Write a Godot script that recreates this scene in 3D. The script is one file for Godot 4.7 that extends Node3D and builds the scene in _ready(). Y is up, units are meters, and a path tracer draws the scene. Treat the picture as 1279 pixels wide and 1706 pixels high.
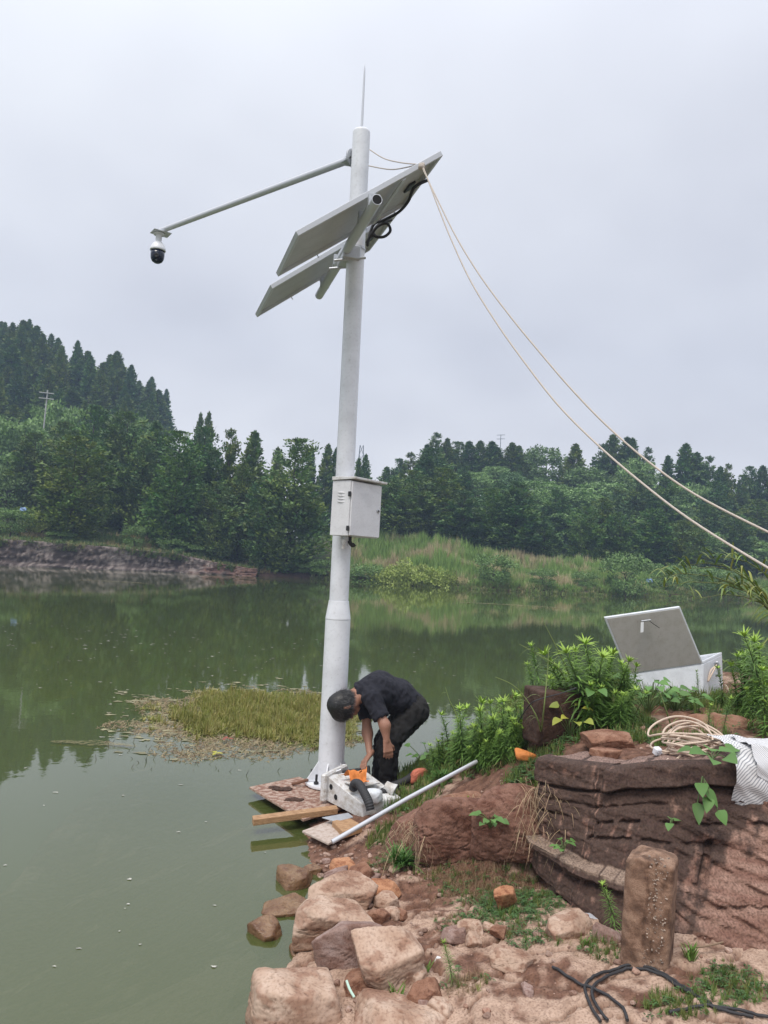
extends Node3D

# ---------------------------------------------------------------- mesh builder
class MB:
	var v := PackedVector3Array()
	var c := PackedColorArray()
	var uv := PackedVector2Array()
	var ix := PackedInt32Array()
	var col := Color(1, 1, 1)
	func p(q: Vector3, t := Vector2.ZERO) -> int:
		v.append(q)
		c.append(col)
		uv.append(t)
		return v.size() - 1
	func tri(a: Vector3, b: Vector3, d: Vector3) -> void:
		var k := p(a)
		p(b)
		p(d)
		ix.append_array(PackedInt32Array([k, k + 1, k + 2]))
	func quad(a: Vector3, b: Vector3, d: Vector3, e: Vector3) -> void:
		var k := p(a, Vector2(0, 0))
		p(b, Vector2(1, 0))
		p(d, Vector2(1, 1))
		p(e, Vector2(0, 1))
		ix.append_array(PackedInt32Array([k, k + 1, k + 2, k, k + 2, k + 3]))
	func iquad(a: int, b: int, d: int, e: int) -> void:
		ix.append_array(PackedInt32Array([a, b, d, a, d, e]))
	func add(o: MB, t: Transform3D) -> void:
		var k := v.size()
		for i in o.v.size():
			v.append(t * o.v[i])
		c.append_array(o.c)
		uv.append_array(o.uv)
		for i in o.ix:
			ix.append(i + k)
	func mesh() -> ArrayMesh:
		var n := PackedVector3Array()
		n.resize(v.size())
		for i in range(0, ix.size(), 3):
			var a := ix[i]
			var b := ix[i + 1]
			var d := ix[i + 2]
			var m := (v[d] - v[a]).cross(v[b] - v[a])
			n[a] += m
			n[b] += m
			n[d] += m
		for i in n.size():
			n[i] = n[i].normalized() if n[i].length_squared() > 1e-20 else Vector3.UP
		var arr := []
		arr.resize(Mesh.ARRAY_MAX)
		arr[Mesh.ARRAY_VERTEX] = v
		arr[Mesh.ARRAY_NORMAL] = n
		arr[Mesh.ARRAY_COLOR] = c
		arr[Mesh.ARRAY_TEX_UV] = uv
		arr[Mesh.ARRAY_INDEX] = ix
		var am := ArrayMesh.new()
		am.add_surface_from_arrays(Mesh.PRIMITIVE_TRIANGLES, arr)
		return am

var rng := RandomNumberGenerator.new()
var M := {}
var taken := {}

func rf(a: float, b: float) -> float:
	return rng.randf_range(a, b)

func numbered(called: String) -> String:
	var k: int = taken.get(called, -1) + 1
	taken[called] = k
	return called if k == 0 else "%s_%03d" % [called, k]

func thing(called: String, label: String, category: String, at := Vector3.ZERO, group := "") -> Node3D:
	var o := Node3D.new()
	o.name = numbered(called)
	add_child(o, true)
	o.position = at
	tag(o, label, category, group)
	return o

func tag(o: Node, label: String, category: String, group := "") -> void:
	o.set_meta("label", label)
	o.set_meta("category", category)
	if group != "":
		o.set_meta("group", group)

# a mesh under a thing; vertices are given in world coordinates when parent is a thing built at the origin offset
func part(called: String, mesh: Mesh, mat: Material, parent: Node3D) -> MeshInstance3D:
	var o := MeshInstance3D.new()
	o.name = called
	o.mesh = mesh
	o.material_override = mat
	parent.add_child(o, true)
	return o

func solo(called: String, mesh: Mesh, mat: Material, label: String, category: String, group := "") -> MeshInstance3D:
	var o := MeshInstance3D.new()
	o.name = numbered(called)
	o.mesh = mesh
	o.material_override = mat
	add_child(o, true)
	tag(o, label, category, group)
	return o

func setting(called: String, mesh: Mesh, mat: Material, kind := "structure", label := "") -> MeshInstance3D:
	var o := MeshInstance3D.new()
	o.name = numbered(called)
	o.mesh = mesh
	o.material_override = mat
	add_child(o, true)
	o.set_meta("kind", kind)
	if label != "":
		o.set_meta("label", label)
	return o

func copy(o: Node3D, label: String, group := "") -> Node3D:
	var d: Node3D = o.duplicate()
	var base: String = o.get_meta("base_name", o.name)
	d.name = numbered(base)
	add_child(d, true)
	tag(d, label, o.get_meta("category"), group)
	return d

# ---------------------------------------------------------------- shapes
func frame_of(d: Vector3) -> Basis:
	var y := d.normalized()
	var h := Vector3.RIGHT if absf(y.x) < 0.9 else Vector3.FORWARD
	var x := h.cross(y).normalized()
	return Basis(x, y, x.cross(y))

func tube(m: MB, pts: PackedVector3Array, radii: Array, sides := 10, caps := true) -> void:
	var n := pts.size()
	var fr := frame_of(pts[1] - pts[0])
	var first := m.v.size()
	for i in n:
		var d := (pts[mini(i + 1, n - 1)] - pts[maxi(i - 1, 0)]).normalized()
		var x := (fr.x - d * fr.x.dot(d)).normalized()
		fr = Basis(x, d, x.cross(d))
		var f := float(i) / (n - 1) * (radii.size() - 1)
		var r: float = lerpf(radii[int(f)], radii[mini(int(f) + 1, radii.size() - 1)], f - int(f))
		for k in sides + 1:
			var a := TAU * k / sides
			m.p(pts[i] + (fr.x * cos(a) + fr.z * sin(a)) * r, Vector2(float(k) / sides, float(i)))
	for i in n - 1:
		for k in sides:
			var a := first + i * (sides + 1) + k
			m.iquad(a, a + 1, a + sides + 2, a + sides + 1)
	if caps:
		for e in [0, n - 1]:
			var o := m.p(pts[e])
			var ring := []
			for k in sides:
				ring.append(m.p(m.v[first + e * (sides + 1) + k]))
			for k in sides:
				if e == 0:
					m.ix.append_array(PackedInt32Array([o, ring[(k + 1) % sides], ring[k]]))
				else:
					m.ix.append_array(PackedInt32Array([o, ring[k], ring[(k + 1) % sides]]))

func tube_mesh(pts: PackedVector3Array, radii: Array, sides := 10, caps := true) -> ArrayMesh:
	var m := MB.new()
	tube(m, pts, radii, sides, caps)
	return m.mesh()

func smooth_path(pts: PackedVector3Array, per := 6) -> PackedVector3Array:
	var out := PackedVector3Array()
	var n := pts.size()
	for i in n - 1:
		for k in per:
			var t := float(k) / per
			out.append(pts[i].cubic_interpolate(pts[i + 1], pts[maxi(i - 1, 0)], pts[mini(i + 2, n - 1)], t))
	out.append(pts[n - 1])
	return out

# a six-sided solid from its 8 corners (0-3 one face round, 4-7 the opposite face in the same order), edges chamfered
func solid8(m: MB, q: Array, bev := 0.004) -> void:
	var ctr := Vector3.ZERO
	for a in q:
		ctr += a / 8.0
	var faces := [[0, 1, 2, 3], [7, 6, 5, 4], [0, 4, 5, 1], [1, 5, 6, 2], [2, 6, 7, 3], [3, 7, 4, 0]]
	var inset := []
	for f in faces:
		var g := {}
		for k in 4:
			var a: Vector3 = q[f[k]]
			var b: Vector3 = q[f[(k + 1) % 4]]
			var d: Vector3 = q[f[(k + 3) % 4]]
			g[f[k]] = a + (b - a).normalized() * bev + (d - a).normalized() * bev
		inset.append(g)
		var mid: Vector3 = (q[f[0]] + q[f[1]] + q[f[2]] + q[f[3]]) / 4.0
		outward_quad(m, [g[f[0]], g[f[1]], g[f[2]], g[f[3]]], mid - ctr)
	for i in 6:
		for j in range(i + 1, 6):
			var sh := []
			for a in faces[i]:
				if a in faces[j]:
					sh.append(a)
			if sh.size() == 2:
				var mid: Vector3 = (q[sh[0]] + q[sh[1]]) / 2.0
				outward_quad(m, [inset[i][sh[0]], inset[i][sh[1]], inset[j][sh[1]], inset[j][sh[0]]], mid - ctr)
	for k in 8:
		var t := []
		for i in 6:
			if k in faces[i]:
				t.append(inset[i][k])
		var nn: Vector3 = (t[2] - t[0]).cross(t[1] - t[0])
		if nn.dot(q[k] - ctr) > 0:
			m.tri(t[0], t[1], t[2])
		else:
			m.tri(t[0], t[2], t[1])

func outward_quad(m: MB, f: Array, out: Vector3) -> void:
	var nn: Vector3 = (f[2] - f[0]).cross(f[1] - f[0])
	if nn.dot(out) >= 0:
		m.quad(f[0], f[1], f[2], f[3])
	else:
		m.quad(f[3], f[2], f[1], f[0])

func box(m: MB, at: Vector3, b: Basis, size: Vector3, bev := 0.004) -> void:
	var q := []
	for y in [-0.5, 0.5]:
		for s in [[-0.5, -0.5], [0.5, -0.5], [0.5, 0.5], [-0.5, 0.5]]:
			q.append(at + b * Vector3(s[0] * size.x, y * size.y, s[1] * size.z))
	solid8(m, q, bev)

func box_mesh(at: Vector3, b: Basis, size: Vector3, bev := 0.004) -> ArrayMesh:
	var m := MB.new()
	box(m, at, b, size, bev)
	return m.mesh()

func lathe(m: MB, at: Vector3, b: Basis, prof: Array, sides := 24) -> void:
	var first := m.v.size()
	for i in prof.size():
		for k in sides + 1:
			var a := TAU * k / sides
			m.p(at + b * Vector3(prof[i].x * cos(a), prof[i].y, prof[i].x * sin(a)), Vector2(float(k) / sides, prof[i].y))
	for i in prof.size() - 1:
		for k in sides:
			var a := first + i * (sides + 1) + k
			m.iquad(a, a + 1, a + sides + 2, a + sides + 1)

func lathe_mesh(at: Vector3, b: Basis, prof: Array, sides := 24) -> ArrayMesh:
	var m := MB.new()
	lathe(m, at, b, prof, sides)
	return m.mesh()

# a broken block of stone: rounded intersection of random planes, with bedding and grain
var rock_noise := FastNoiseLite.new()
func rock(size: Vector3, seed_: int, n := 14, sharp := 16.0, rough := 0.03, chops := 5, skew := 0.34) -> ArrayMesh:
	var r := RandomNumberGenerator.new()
	r.seed = seed_
	var pl := []
	for ax in [Vector3.RIGHT, Vector3.UP, Vector3.BACK]:
		for s in [-1.0, 1.0]:
			var nn: Vector3 = (ax * s + Vector3(r.randf_range(-1, 1), r.randf_range(-1, 1), r.randf_range(-1, 1)) * skew).normalized()
			pl.append([nn, r.randf_range(0.44, 0.5)])
	for k in chops:
		var nn := Vector3(r.randf_range(-1, 1), r.randf_range(-0.5, 1), r.randf_range(-1, 1)).normalized()
		pl.append([nn, r.randf_range(0.5, 0.6)])
	var m := MB.new()
	var at := {}
	var off := Vector3(r.randf_range(-50, 50), r.randf_range(-50, 50), r.randf_range(-50, 50))
	var big: float = maxf(size.x, maxf(size.y, size.z))
	for f in 6:
		var grid := []
		for i in n + 1:
			for j in n + 1:
				var a := tan((2.0 * i / n - 1.0) * PI / 4)
				var b := tan((2.0 * j / n - 1.0) * PI / 4)
				var d: Vector3
				match f:
					0: d = Vector3(1, a, b)
					1: d = Vector3(-1, b, a)
					2: d = Vector3(b, 1, a)
					3: d = Vector3(a, -1, b)
					4: d = Vector3(a, b, 1)
					_: d = Vector3(b, a, -1)
				d = d.normalized()
				var key := Vector3i((d * 10000.0).round())
				if not at.has(key):
					var sum := 0.0
					for q in pl:
						var t: float = q[0].dot(d) / q[1]
						if t > 0.05:
							sum += pow(t, sharp)
					var rad := pow(sum, -1.0 / sharp)
					var pos := d * rad * size
					var nz := rock_noise.get_noise_3dv((pos + off) * 6.0 / big) * 1.3 + rock_noise.get_noise_3dv((pos * Vector3(1, 3.5, 1) + off) * 16.0 / big) * 0.6 + rock_noise.get_noise_3dv((pos + off) * 44.0 / big) * 0.3
					var cr := absf(rock_noise.get_noise_3dv((pos * Vector3(1, 2.2, 1) - off) * 5.0 / big))
					nz -= 1.1 * (1.0 - smoothstep(0.0, 0.045, cr))
					var pa := rock_noise.get_noise_3dv((pos * Vector3(1, 2.0, 1) + off * 2.0) * 7.0 / big)
					m.col = Color(1, 1, 1).lerp(Color(0.72, 0.62, 0.58), smoothstep(0.02, 0.30, pa)) * (1.0 - 0.25 * (1.0 - smoothstep(0.0, 0.04, cr)))
					pos += d * nz * rough * big
					at[key] = m.p(pos)
				grid.append(at[key])
		for i in n:
			for j in n:
				var k := i * (n + 1) + j
				m.iquad(grid[k], grid[k + 1], grid[k + n + 2], grid[k + n + 1])
	return m.mesh()

# a pointed blade along a curve: base, direction, length, width, droop
func blade(m: MB, at: Vector3, dir: Vector3, side: Vector3, length: float, width: float, droop: float, segs := 3) -> void:
	var first := m.v.size()
	for i in segs + 1:
		var t := float(i) / segs
		var q := at + dir * length * t + Vector3.DOWN * droop * length * t * t
		var w := width * 0.5 * minf(1.0, 0.45 + 2.2 * t) * (1.0 - pow(t, 2.2)) + 0.0004
		m.p(q - side * w)
		m.p(q + side * w)
	for i in segs:
		var k := first + i * 2
		m.iquad(k, k + 1, k + 3, k + 2)

# ---------------------------------------------------------------- textures
func nz(freq: float, seed_: int, oct := 4, kind := FastNoiseLite.TYPE_SIMPLEX_SMOOTH) -> FastNoiseLite:
	var n := FastNoiseLite.new()
	n.seed = seed_
	n.frequency = freq
	n.noise_type = kind
	n.fractal_octaves = oct
	n.fractal_type = FastNoiseLite.FRACTAL_FBM
	return n

func lin(r: float, g: float, b: float, a := 1.0) -> Color:
	var c := Color(r, g, b).linear_to_srgb()
	c.a = a
	return c

func ramp(stops: Array) -> Gradient:
	var g := Gradient.new()
	var o := PackedFloat32Array()
	var c := PackedColorArray()
	for s in stops:
		o.append(s[0])
		c.append(s[1])
	g.offsets = o
	g.colors = c
	return g

func noise_tex(n: FastNoiseLite, size: int, r: Gradient = null, normal := false, bump := 4.0) -> NoiseTexture2D:
	var t := NoiseTexture2D.new()
	t.width = size
	t.height = size
	t.seamless = true
	t.noise = n
	if r:
		t.color_ramp = r
	t.as_normal_map = normal
	t.bump_strength = bump
	return t

# two layers of noise, each with its ramp, multiplied pixel by pixel
func layered(size: int, n1: FastNoiseLite, r1: Gradient, n2: FastNoiseLite, r2: Gradient) -> ImageTexture:
	var a := n1.get_seamless_image(size, size)
	var b := n2.get_seamless_image(size, size)
	var im := Image.create(size, size, false, Image.FORMAT_RGB8)
	var t1 := []
	var t2 := []
	for i in 256:
		t1.append(r1.sample(i / 255.0))
		t2.append(r2.sample(i / 255.0))
	var da := a.get_data()
	var db := b.get_data()
	var out := PackedByteArray()
	out.resize(size * size * 3)
	for i in size * size:
		var q: Color = t1[da[i]] * t2[db[i]]
		out[i * 3] = int(clampf(q.r, 0, 1) * 255)
		out[i * 3 + 1] = int(clampf(q.g, 0, 1) * 255)
		out[i * 3 + 2] = int(clampf(q.b, 0, 1) * 255)
	im = Image.create_from_data(size, size, false, Image.FORMAT_RGB8, out)
	return ImageTexture.create_from_image(im)

func mat(c: Color, rough := 0.8, metal := 0.0) -> StandardMaterial3D:
	var m := StandardMaterial3D.new()
	m.albedo_color = c
	m.roughness = rough
	m.metallic = metal
	return m

func tri_mat(tex: Texture2D, scale: float, rough := 0.9, tint := Color.WHITE, height: Texture2D = null, depth := 0.5, vcol := false, world := true) -> StandardMaterial3D:
	var m := mat(tint, rough)
	m.albedo_texture = tex
	m.uv1_triplanar = true
	m.uv1_world_triplanar = world
	m.uv1_scale = Vector3.ONE * scale
	if height:
		m.heightmap_enabled = true
		m.heightmap_texture = height
		m.heightmap_scale = depth
	m.vertex_color_use_as_albedo = vcol
	return m

func make_materials() -> void:
	var W := Color.WHITE
	# red sandstone: pinkish tan with darker grain
	var grain := noise_tex(nz(0.035, 5, 5), 512)
	M.grain = grain
	var sand := layered(512, nz(0.007, 11, 6), ramp([[0.0, lin(0.26, 0.150, 0.10)], [0.40, lin(0.40, 0.270, 0.195)], [0.6, lin(0.48, 0.350, 0.268)], [1.0, lin(0.58, 0.455, 0.365)]]),
		nz(0.09, 12, 4), ramp([[0.0, Color(0.66, 0.62, 0.60)], [0.28, Color(0.90, 0.88, 0.87)], [0.45, W], [1.0, W]]))
	M.sandstone = tri_mat(sand, 1.1, 0.92, W, grain, 0.3, true)
	M.stone_wet = tri_mat(sand, 1.6, 0.45, Color(0.72, 0.66, 0.56), grain, 0.3, true)
	M.stone_grey = tri_mat(sand, 1.9, 0.9, Color(0.84, 0.83, 0.88), grain, 0.3, true)
	M.stone_red = tri_mat(sand, 2.3, 0.9, Color(0.80, 0.70, 0.65), grain, 0.4, true)
	M.stone_orange = tri_mat(sand, 2.1, 0.92, Color(0.97, 0.82, 0.70), grain, 0.4, true)
	M.stone_dark = tri_mat(sand, 2.0, 0.92, Color(0.44, 0.385, 0.37), grain, 0.5, true)
	var wall_t := layered(1024, nz(0.010, 21, 5), ramp([[0.0, lin(0.55, 0.5, 0.48)], [0.5, lin(0.8, 0.78, 0.77)], [1.0, W]]),
		nz(0.05, 22, 5), ramp([[0.0, Color(0.42, 0.40, 0.40)], [0.4, Color(0.84, 0.83, 0.82)], [0.62, W], [1.0, W]]))
	M.wall = tri_mat(wall_t, 1.3, 0.93, W, grain, 0.6, true)
	var dirt_t := layered(1024, nz(0.014, 31, 5), ramp([[0.0, lin(0.5, 0.44, 0.4)], [0.5, lin(0.85, 0.82, 0.8)], [1.0, W]]),
		nz(0.08, 32, 5), ramp([[0.0, Color(0.5, 0.47, 0.46)], [0.34, Color(0.88, 0.87, 0.86)], [0.6, W], [1.0, W]]))
	M.ground = tri_mat(dirt_t, 0.8, 0.95, W, grain, 0.5, true)
	var hill_t := layered(512, nz(0.02, 41, 5), ramp([[0.0, lin(0.4, 0.45, 0.35)], [0.5, lin(0.8, 0.8, 0.75)], [1.0, W]]), nz(0.1, 42, 4), ramp([[0.0, Color(0.4, 0.4, 0.4)], [0.6, W], [1.0, W]]))
	M.hill = tri_mat(hill_t, 0.18, 0.95, W, null, 0, true)
	# painted steel with faint weather stains
	var paint_t := layered(512, nz(0.008, 51, 5), ramp([[0.0, Color(0.93, 0.93, 0.93)], [0.55, W], [1.0, W]]), nz(0.05, 52, 4), ramp([[0.0, Color(0.86, 0.85, 0.83)], [0.22, Color(0.97, 0.97, 0.97)], [0.4, W], [1.0, W]]))
	M.white_paint = tri_mat(paint_t, 0.9, 0.38, lin(0.74, 0.76, 0.80))
	M.dirty_white = tri_mat(layered(512, nz(0.012, 53, 5), ramp([[0.0, Color(0.72, 0.67, 0.62)], [0.4, Color(0.93, 0.92, 0.9)], [0.6, W], [1.0, W]]), nz(0.08, 54, 4), ramp([[0.0, Color(0.6, 0.5, 0.42)], [0.26, Color(0.92, 0.9, 0.87)], [0.45, W], [1.0, W]])), 2.2, 0.5, lin(0.68, 0.69, 0.70))
	M.box_paint = tri_mat(paint_t, 1.7, 0.45, lin(0.70, 0.70, 0.72))
	M.cabinet_paint = tri_mat(paint_t, 2.0, 0.45, lin(0.70, 0.73, 0.77))
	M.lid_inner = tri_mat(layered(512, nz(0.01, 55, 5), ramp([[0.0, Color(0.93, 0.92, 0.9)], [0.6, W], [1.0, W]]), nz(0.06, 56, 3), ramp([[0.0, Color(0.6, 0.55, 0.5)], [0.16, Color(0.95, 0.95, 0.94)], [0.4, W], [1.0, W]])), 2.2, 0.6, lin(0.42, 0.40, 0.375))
	M.galv = tri_mat(paint_t, 3.0, 0.42, lin(0.52, 0.54, 0.57))
	M.galv.metallic = 0.55
	M.steel = mat(lin(0.45, 0.46, 0.48), 0.4, 0.8)
	M.alu = mat(lin(0.60, 0.62, 0.66), 0.4, 0.35)
	M.pv_back = tri_mat(paint_t, 1.2, 0.55, lin(0.52, 0.54, 0.57))
	M.pv_cell = mat(lin(0.015, 0.02, 0.05), 0.12)
	M.black_plastic = mat(lin(0.018, 0.019, 0.022), 0.45)
	M.black_rubber = mat(lin(0.030, 0.030, 0.033), 0.7)
	M.dome_glass = mat(lin(0.006, 0.012, 0.03), 0.08)
	M.hole = mat(lin(0.012, 0.012, 0.013), 0.9)
	var cord := noise_tex(nz(0.12, 61, 2), 128, ramp([[0.0, lin(0.42, 0.32, 0.24)], [0.5, lin(0.62, 0.50, 0.40)], [1.0, lin(0.72, 0.6, 0.5)]]))
	M.rope = tri_mat(cord, 9.0, 0.9)
	M.rope_grey = tri_mat(cord, 9.0, 0.9, Color(0.92, 0.96, 1.0))
	# wood
	var wn := nz(0.02, 71, 4)
	var wood_t := layered(512, wn, ramp([[0.0, lin(0.20, 0.10, 0.045)], [0.45, lin(0.38, 0.22, 0.11)], [0.6, lin(0.46, 0.28, 0.15)], [1.0, lin(0.52, 0.34, 0.2)]]), nz(0.07, 72, 3), ramp([[0.0, Color(0.75, 0.7, 0.66)], [0.5, W], [1.0, W]]))
	M.wood = tri_mat(wood_t, 1.0, 0.7)
	M.wood.uv1_scale = Vector3(1.2, 9.0, 7.0)
	M.ply = tri_mat(layered(512, nz(0.015, 73, 5), ramp([[0.0, lin(0.16, 0.07, 0.045)], [0.42, lin(0.27, 0.15, 0.105)], [0.6, lin(0.40, 0.29, 0.23)], [1.0, lin(0.46, 0.36, 0.30)]]), nz(0.08, 74, 4), ramp([[0.0, Color(0.5, 0.42, 0.38)], [0.45, W], [1.0, W]])), 2.0, 0.75)
	M.ply_pale = tri_mat(layered(512, nz(0.015, 75, 5), ramp([[0.0, lin(0.30, 0.22, 0.17)], [0.5, lin(0.46, 0.38, 0.33)], [1.0, lin(0.52, 0.45, 0.40)]]), nz(0.1, 76, 4), ramp([[0.0, Color(0.55, 0.42, 0.36)], [0.3, W], [1.0, W]])), 3.0, 0.8)
	M.concrete = tri_mat(layered(1024, nz(0.006, 81, 6), ramp([[0.0, lin(0.07, 0.046, 0.034)], [0.36, lin(0.17, 0.115, 0.085)], [0.5, lin(0.265, 0.19, 0.145)], [0.66, lin(0.34, 0.255, 0.20)], [1.0, lin(0.44, 0.36, 0.29)]]), nz(0.09, 82, 4), ramp([[0.0, Color(0.55, 0.52, 0.5)], [0.5, W], [1.0, W]])), 1.9, 0.95, Color(0.96, 0.89, 0.84), grain, 0.25)
	# cloth, skin
	var weave := noise_tex(nz(0.2, 91, 2), 256, ramp([[0.0, Color(0.75, 0.75, 0.75)], [1.0, W]]))
	M.shirt = tri_mat(weave, 6.0, 0.95, lin(0.020, 0.021, 0.032))
	M.trousers = tri_mat(weave, 6.0, 0.95, lin(0.020, 0.019, 0.019))
	M.shoe = mat(lin(0.02, 0.02, 0.02), 0.7)
	M.skin = tri_mat(noise_tex(nz(0.05, 92, 4), 256, ramp([[0.0, lin(0.8, 0.72, 0.68)], [1.0, W]])), 6.0, 0.55, lin(0.36, 0.19, 0.13))
	M.hair = mat(Color.WHITE, 0.5)
	M.hair.vertex_color_use_as_albedo = true
	M.leaf = leaf_mat(Color.WHITE)
	M.grass = leaf_mat(Color.WHITE)
	M.trunk = mat(lin(0.06, 0.045, 0.035), 0.95)

func leaf_mat(tint: Color) -> StandardMaterial3D:
	var m := mat(tint, 0.6)
	m.vertex_color_use_as_albedo = true
	m.cull_mode = BaseMaterial3D.CULL_DISABLED
	m.backlight_enabled = true
	m.backlight = Color(0.5, 0.55, 0.3)
	return m

# ---------------------------------------------------------------- lie of the land
func tab(x: float, a: PackedVector2Array) -> float:
	if x <= a[0].x:
		return a[0].y
	for i in a.size() - 1:
		if x <= a[i + 1].x:
			return a[i].y + (a[i + 1].y - a[i].y) * (x - a[i].x) / (a[i + 1].x - a[i].x)
	return a[a.size() - 1].y

var XS := PackedVector2Array([Vector2(-9, -0.45), Vector2(-6.9, -0.42), Vector2(-6, -0.4), Vector2(-5.2, -0.3), Vector2(-4.6, -0.2), Vector2(-4.2, -0.28), Vector2(-3.3, -0.4), Vector2(-2, -0.6), Vector2(2, -1.2)])
var G0 := PackedVector2Array([Vector2(-2, -0.9), Vector2(-1, -0.5), Vector2(-0.4, -0.22), Vector2(0, 0), Vector2(0.3, 0.1), Vector2(0.8, 0.18), Vector2(1.3, 0.25), Vector2(2, 0.32), Vector2(4, 0.5), Vector2(8, 0.9)])
var BT := PackedVector2Array([Vector2(-0.9, -0.9), Vector2(-0.5, -0.05), Vector2(-0.3, 0.05), Vector2(0.15, 0.07), Vector2(0.4, 0.22), Vector2(0.85, 0.48), Vector2(1.15, 0.7), Vector2(1.3, 0.88), Vector2(1.6, 0.95), Vector2(2.4, 1.02), Vector2(3, 1.03), Vector2(4, 1.1), Vector2(6, 1.3)])
var ZF := PackedVector2Array([Vector2(-0.5, -5.6), Vector2(0, -5.3), Vector2(0.33, -4.85), Vector2(0.75, -4.55), Vector2(1.03, -4.68), Vector2(1.32, -4.52), Vector2(1.57, -4.48), Vector2(2.35, -4.42), Vector2(2.8, -4.12), Vector2(3.4, -3.52), Vector2(4.5, -2.5), Vector2(6, 0)])
var ZW := PackedVector2Array([Vector2(-0.5, 0.5), Vector2(0.6, 0.5), Vector2(0.95, 0.35), Vector2(1.08, 0.1), Vector2(6, 0.08)])
var ZB := PackedVector2Array([Vector2(-0.5, -6.9), Vector2(0, -7.05), Vector2(0.5, -7.2), Vector2(1, -7.35), Vector2(2, -7.7), Vector2(3.5, -8.2), Vector2(6, -9.2)])

func ground_h(x: float, z: float) -> float:
	var g := tab(x - tab(z, XS), G0)
	var b := maxf(g, tab(x, BT))
	var f := tab(x, ZF)
	var y := g + (b - g) * smoothstep(f, f - tab(x, ZW), z)
	var zb := tab(x, ZB)
	return y + (-0.7 - y) * smoothstep(zb + 0.2, zb - 0.9, z)

var gn1 := nz(0.55, 101, 4)
var gn2 := nz(2.6, 102, 4)
var gn3 := nz(9.0, 103, 3)

func ground_y(x: float, z: float) -> float:
	var y := ground_h(x, z)
	var a := gn1.get_noise_2d(x * 1.7, z * 1.7)
	var slab := floorf(a * 9.0) / 9.0
	y += slab * 0.055 + gn2.get_noise_2d(x, z) * 0.016
	return y + gn3.get_noise_2d(x, z) * 0.008

var SHORE := PackedVector2Array([Vector2(-90, -45), Vector2(-40, -52), Vector2(-30, -56), Vector2(-24, -60), Vector2(-17, -65), Vector2(-8, -66.5), Vector2(0, -66.5), Vector2(8, -62.5), Vector2(16, -64), Vector2(28, -70), Vector2(40, -77), Vector2(90, -80)])
var BANK := PackedVector2Array([Vector2(-60, 1.9), Vector2(-26, 1.7), Vector2(-21, 1.55), Vector2(-17, 1.3), Vector2(-13.5, 0.65), Vector2(-11, 0.4), Vector2(0, 0.45), Vector2(20, 0.4), Vector2(60, 0.6)])
var RIGHT_HILL := PackedVector2Array([Vector2(-12, 1), Vector2(-6, 2.2), Vector2(2, 3), Vector2(8, 8.5), Vector2(20, 9.5), Vector2(40, 9.5), Vector2(60, 7.5), Vector2(110, 10)])
var LEFT_HILL := PackedVector2Array([Vector2(-160, 60), Vector2(-100, 36), Vector2(-65, 25), Vector2(-55, 22.5), Vector2(-45, 19), Vector2(-37, 13.5), Vector2(-33, 8), Vector2(-28, 2.5), Vector2(-20, 0)])
var GRASS_SLOPE := PackedVector2Array([Vector2(-12, 0), Vector2(-7, 1.6), Vector2(-2, 2.4), Vector2(4, 2.0), Vector2(12, 1.2), Vector2(24, 0.5), Vector2(60, 0.3)])
var hn := nz(0.05, 111, 4)

func far_h(x: float, z: float) -> float:
	var d := tab(x, SHORE) - z
	var w := tab(x, BANK)
	var y := -1.2 + (w + 1.2) * smoothstep(-0.6, 0.5, d)
	if d > 0.0:
		y += tab(x, GRASS_SLOPE) * smoothstep(2.0, 11.0, d)
		y += 1.3 * smoothstep(0.5, 10.0, d) + tab(x, RIGHT_HILL) * smoothstep(10.0, 48.0, d)
		y += tab(x, LEFT_HILL) * smoothstep(-84.0, -132.0, z)
		y += hn.get_noise_2d(x, z) * 0.5 * smoothstep(0.0, 4.0, d)
	return y

# ---------------------------------------------------------------- scene
func _ready() -> void:
	rng.seed = 20240611
	var cam := Camera3D.new()
	cam.name = "camera"
	cam.position = Vector3(0, 2.05, 0)
	cam.rotation_degrees = Vector3(3.5, 0, 3.2)
	cam.fov = 67.3
	cam.near = 0.05
	cam.far = 600.0
	add_child(cam)
	cam.current = true
	var we := WorldEnvironment.new()
	we.name = "sky"
	var env := Environment.new()
	env.background_mode = Environment.BG_SKY
	var sky := Sky.new()
	var sm := PanoramaSkyMaterial.new()
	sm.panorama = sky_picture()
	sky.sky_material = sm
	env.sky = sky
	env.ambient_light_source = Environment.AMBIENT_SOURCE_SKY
	env.tonemap_mode = Environment.TONE_MAPPER_LINEAR
	env.tonemap_exposure = 1.6
	env.sdfgi_enabled = true
	env.ssao_enabled = true
	env.ssil_enabled = true
	env.fog_enabled = true
	env.fog_density = 0.0012
	env.fog_light_color = Color(0.70, 0.79, 0.92)
	we.environment = env
	add_child(we)
	var sun := DirectionalLight3D.new()
	sun.name = "sun_behind_cloud"
	sun.light_energy = 0.5
	sun.light_color = Color(1.0, 0.97, 0.93)
	sun.light_angular_distance = 25.0
	sun.shadow_enabled = true
	sun.rotation_degrees = Vector3(-62, -28, 0)
	add_child(sun)

	rock_noise.frequency = 0.35
	rock_noise.fractal_octaves = 4
	make_materials()
	build_ground()
	build_water()
	build_wall()
	build_far_land()
	build_forest()
	build_reeds()
	build_pole()
	build_platform()
	build_person()
	build_plateau_things()
	build_stones()
	build_floating_mat()
	build_near_plants()
	build_small_things()

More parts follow.
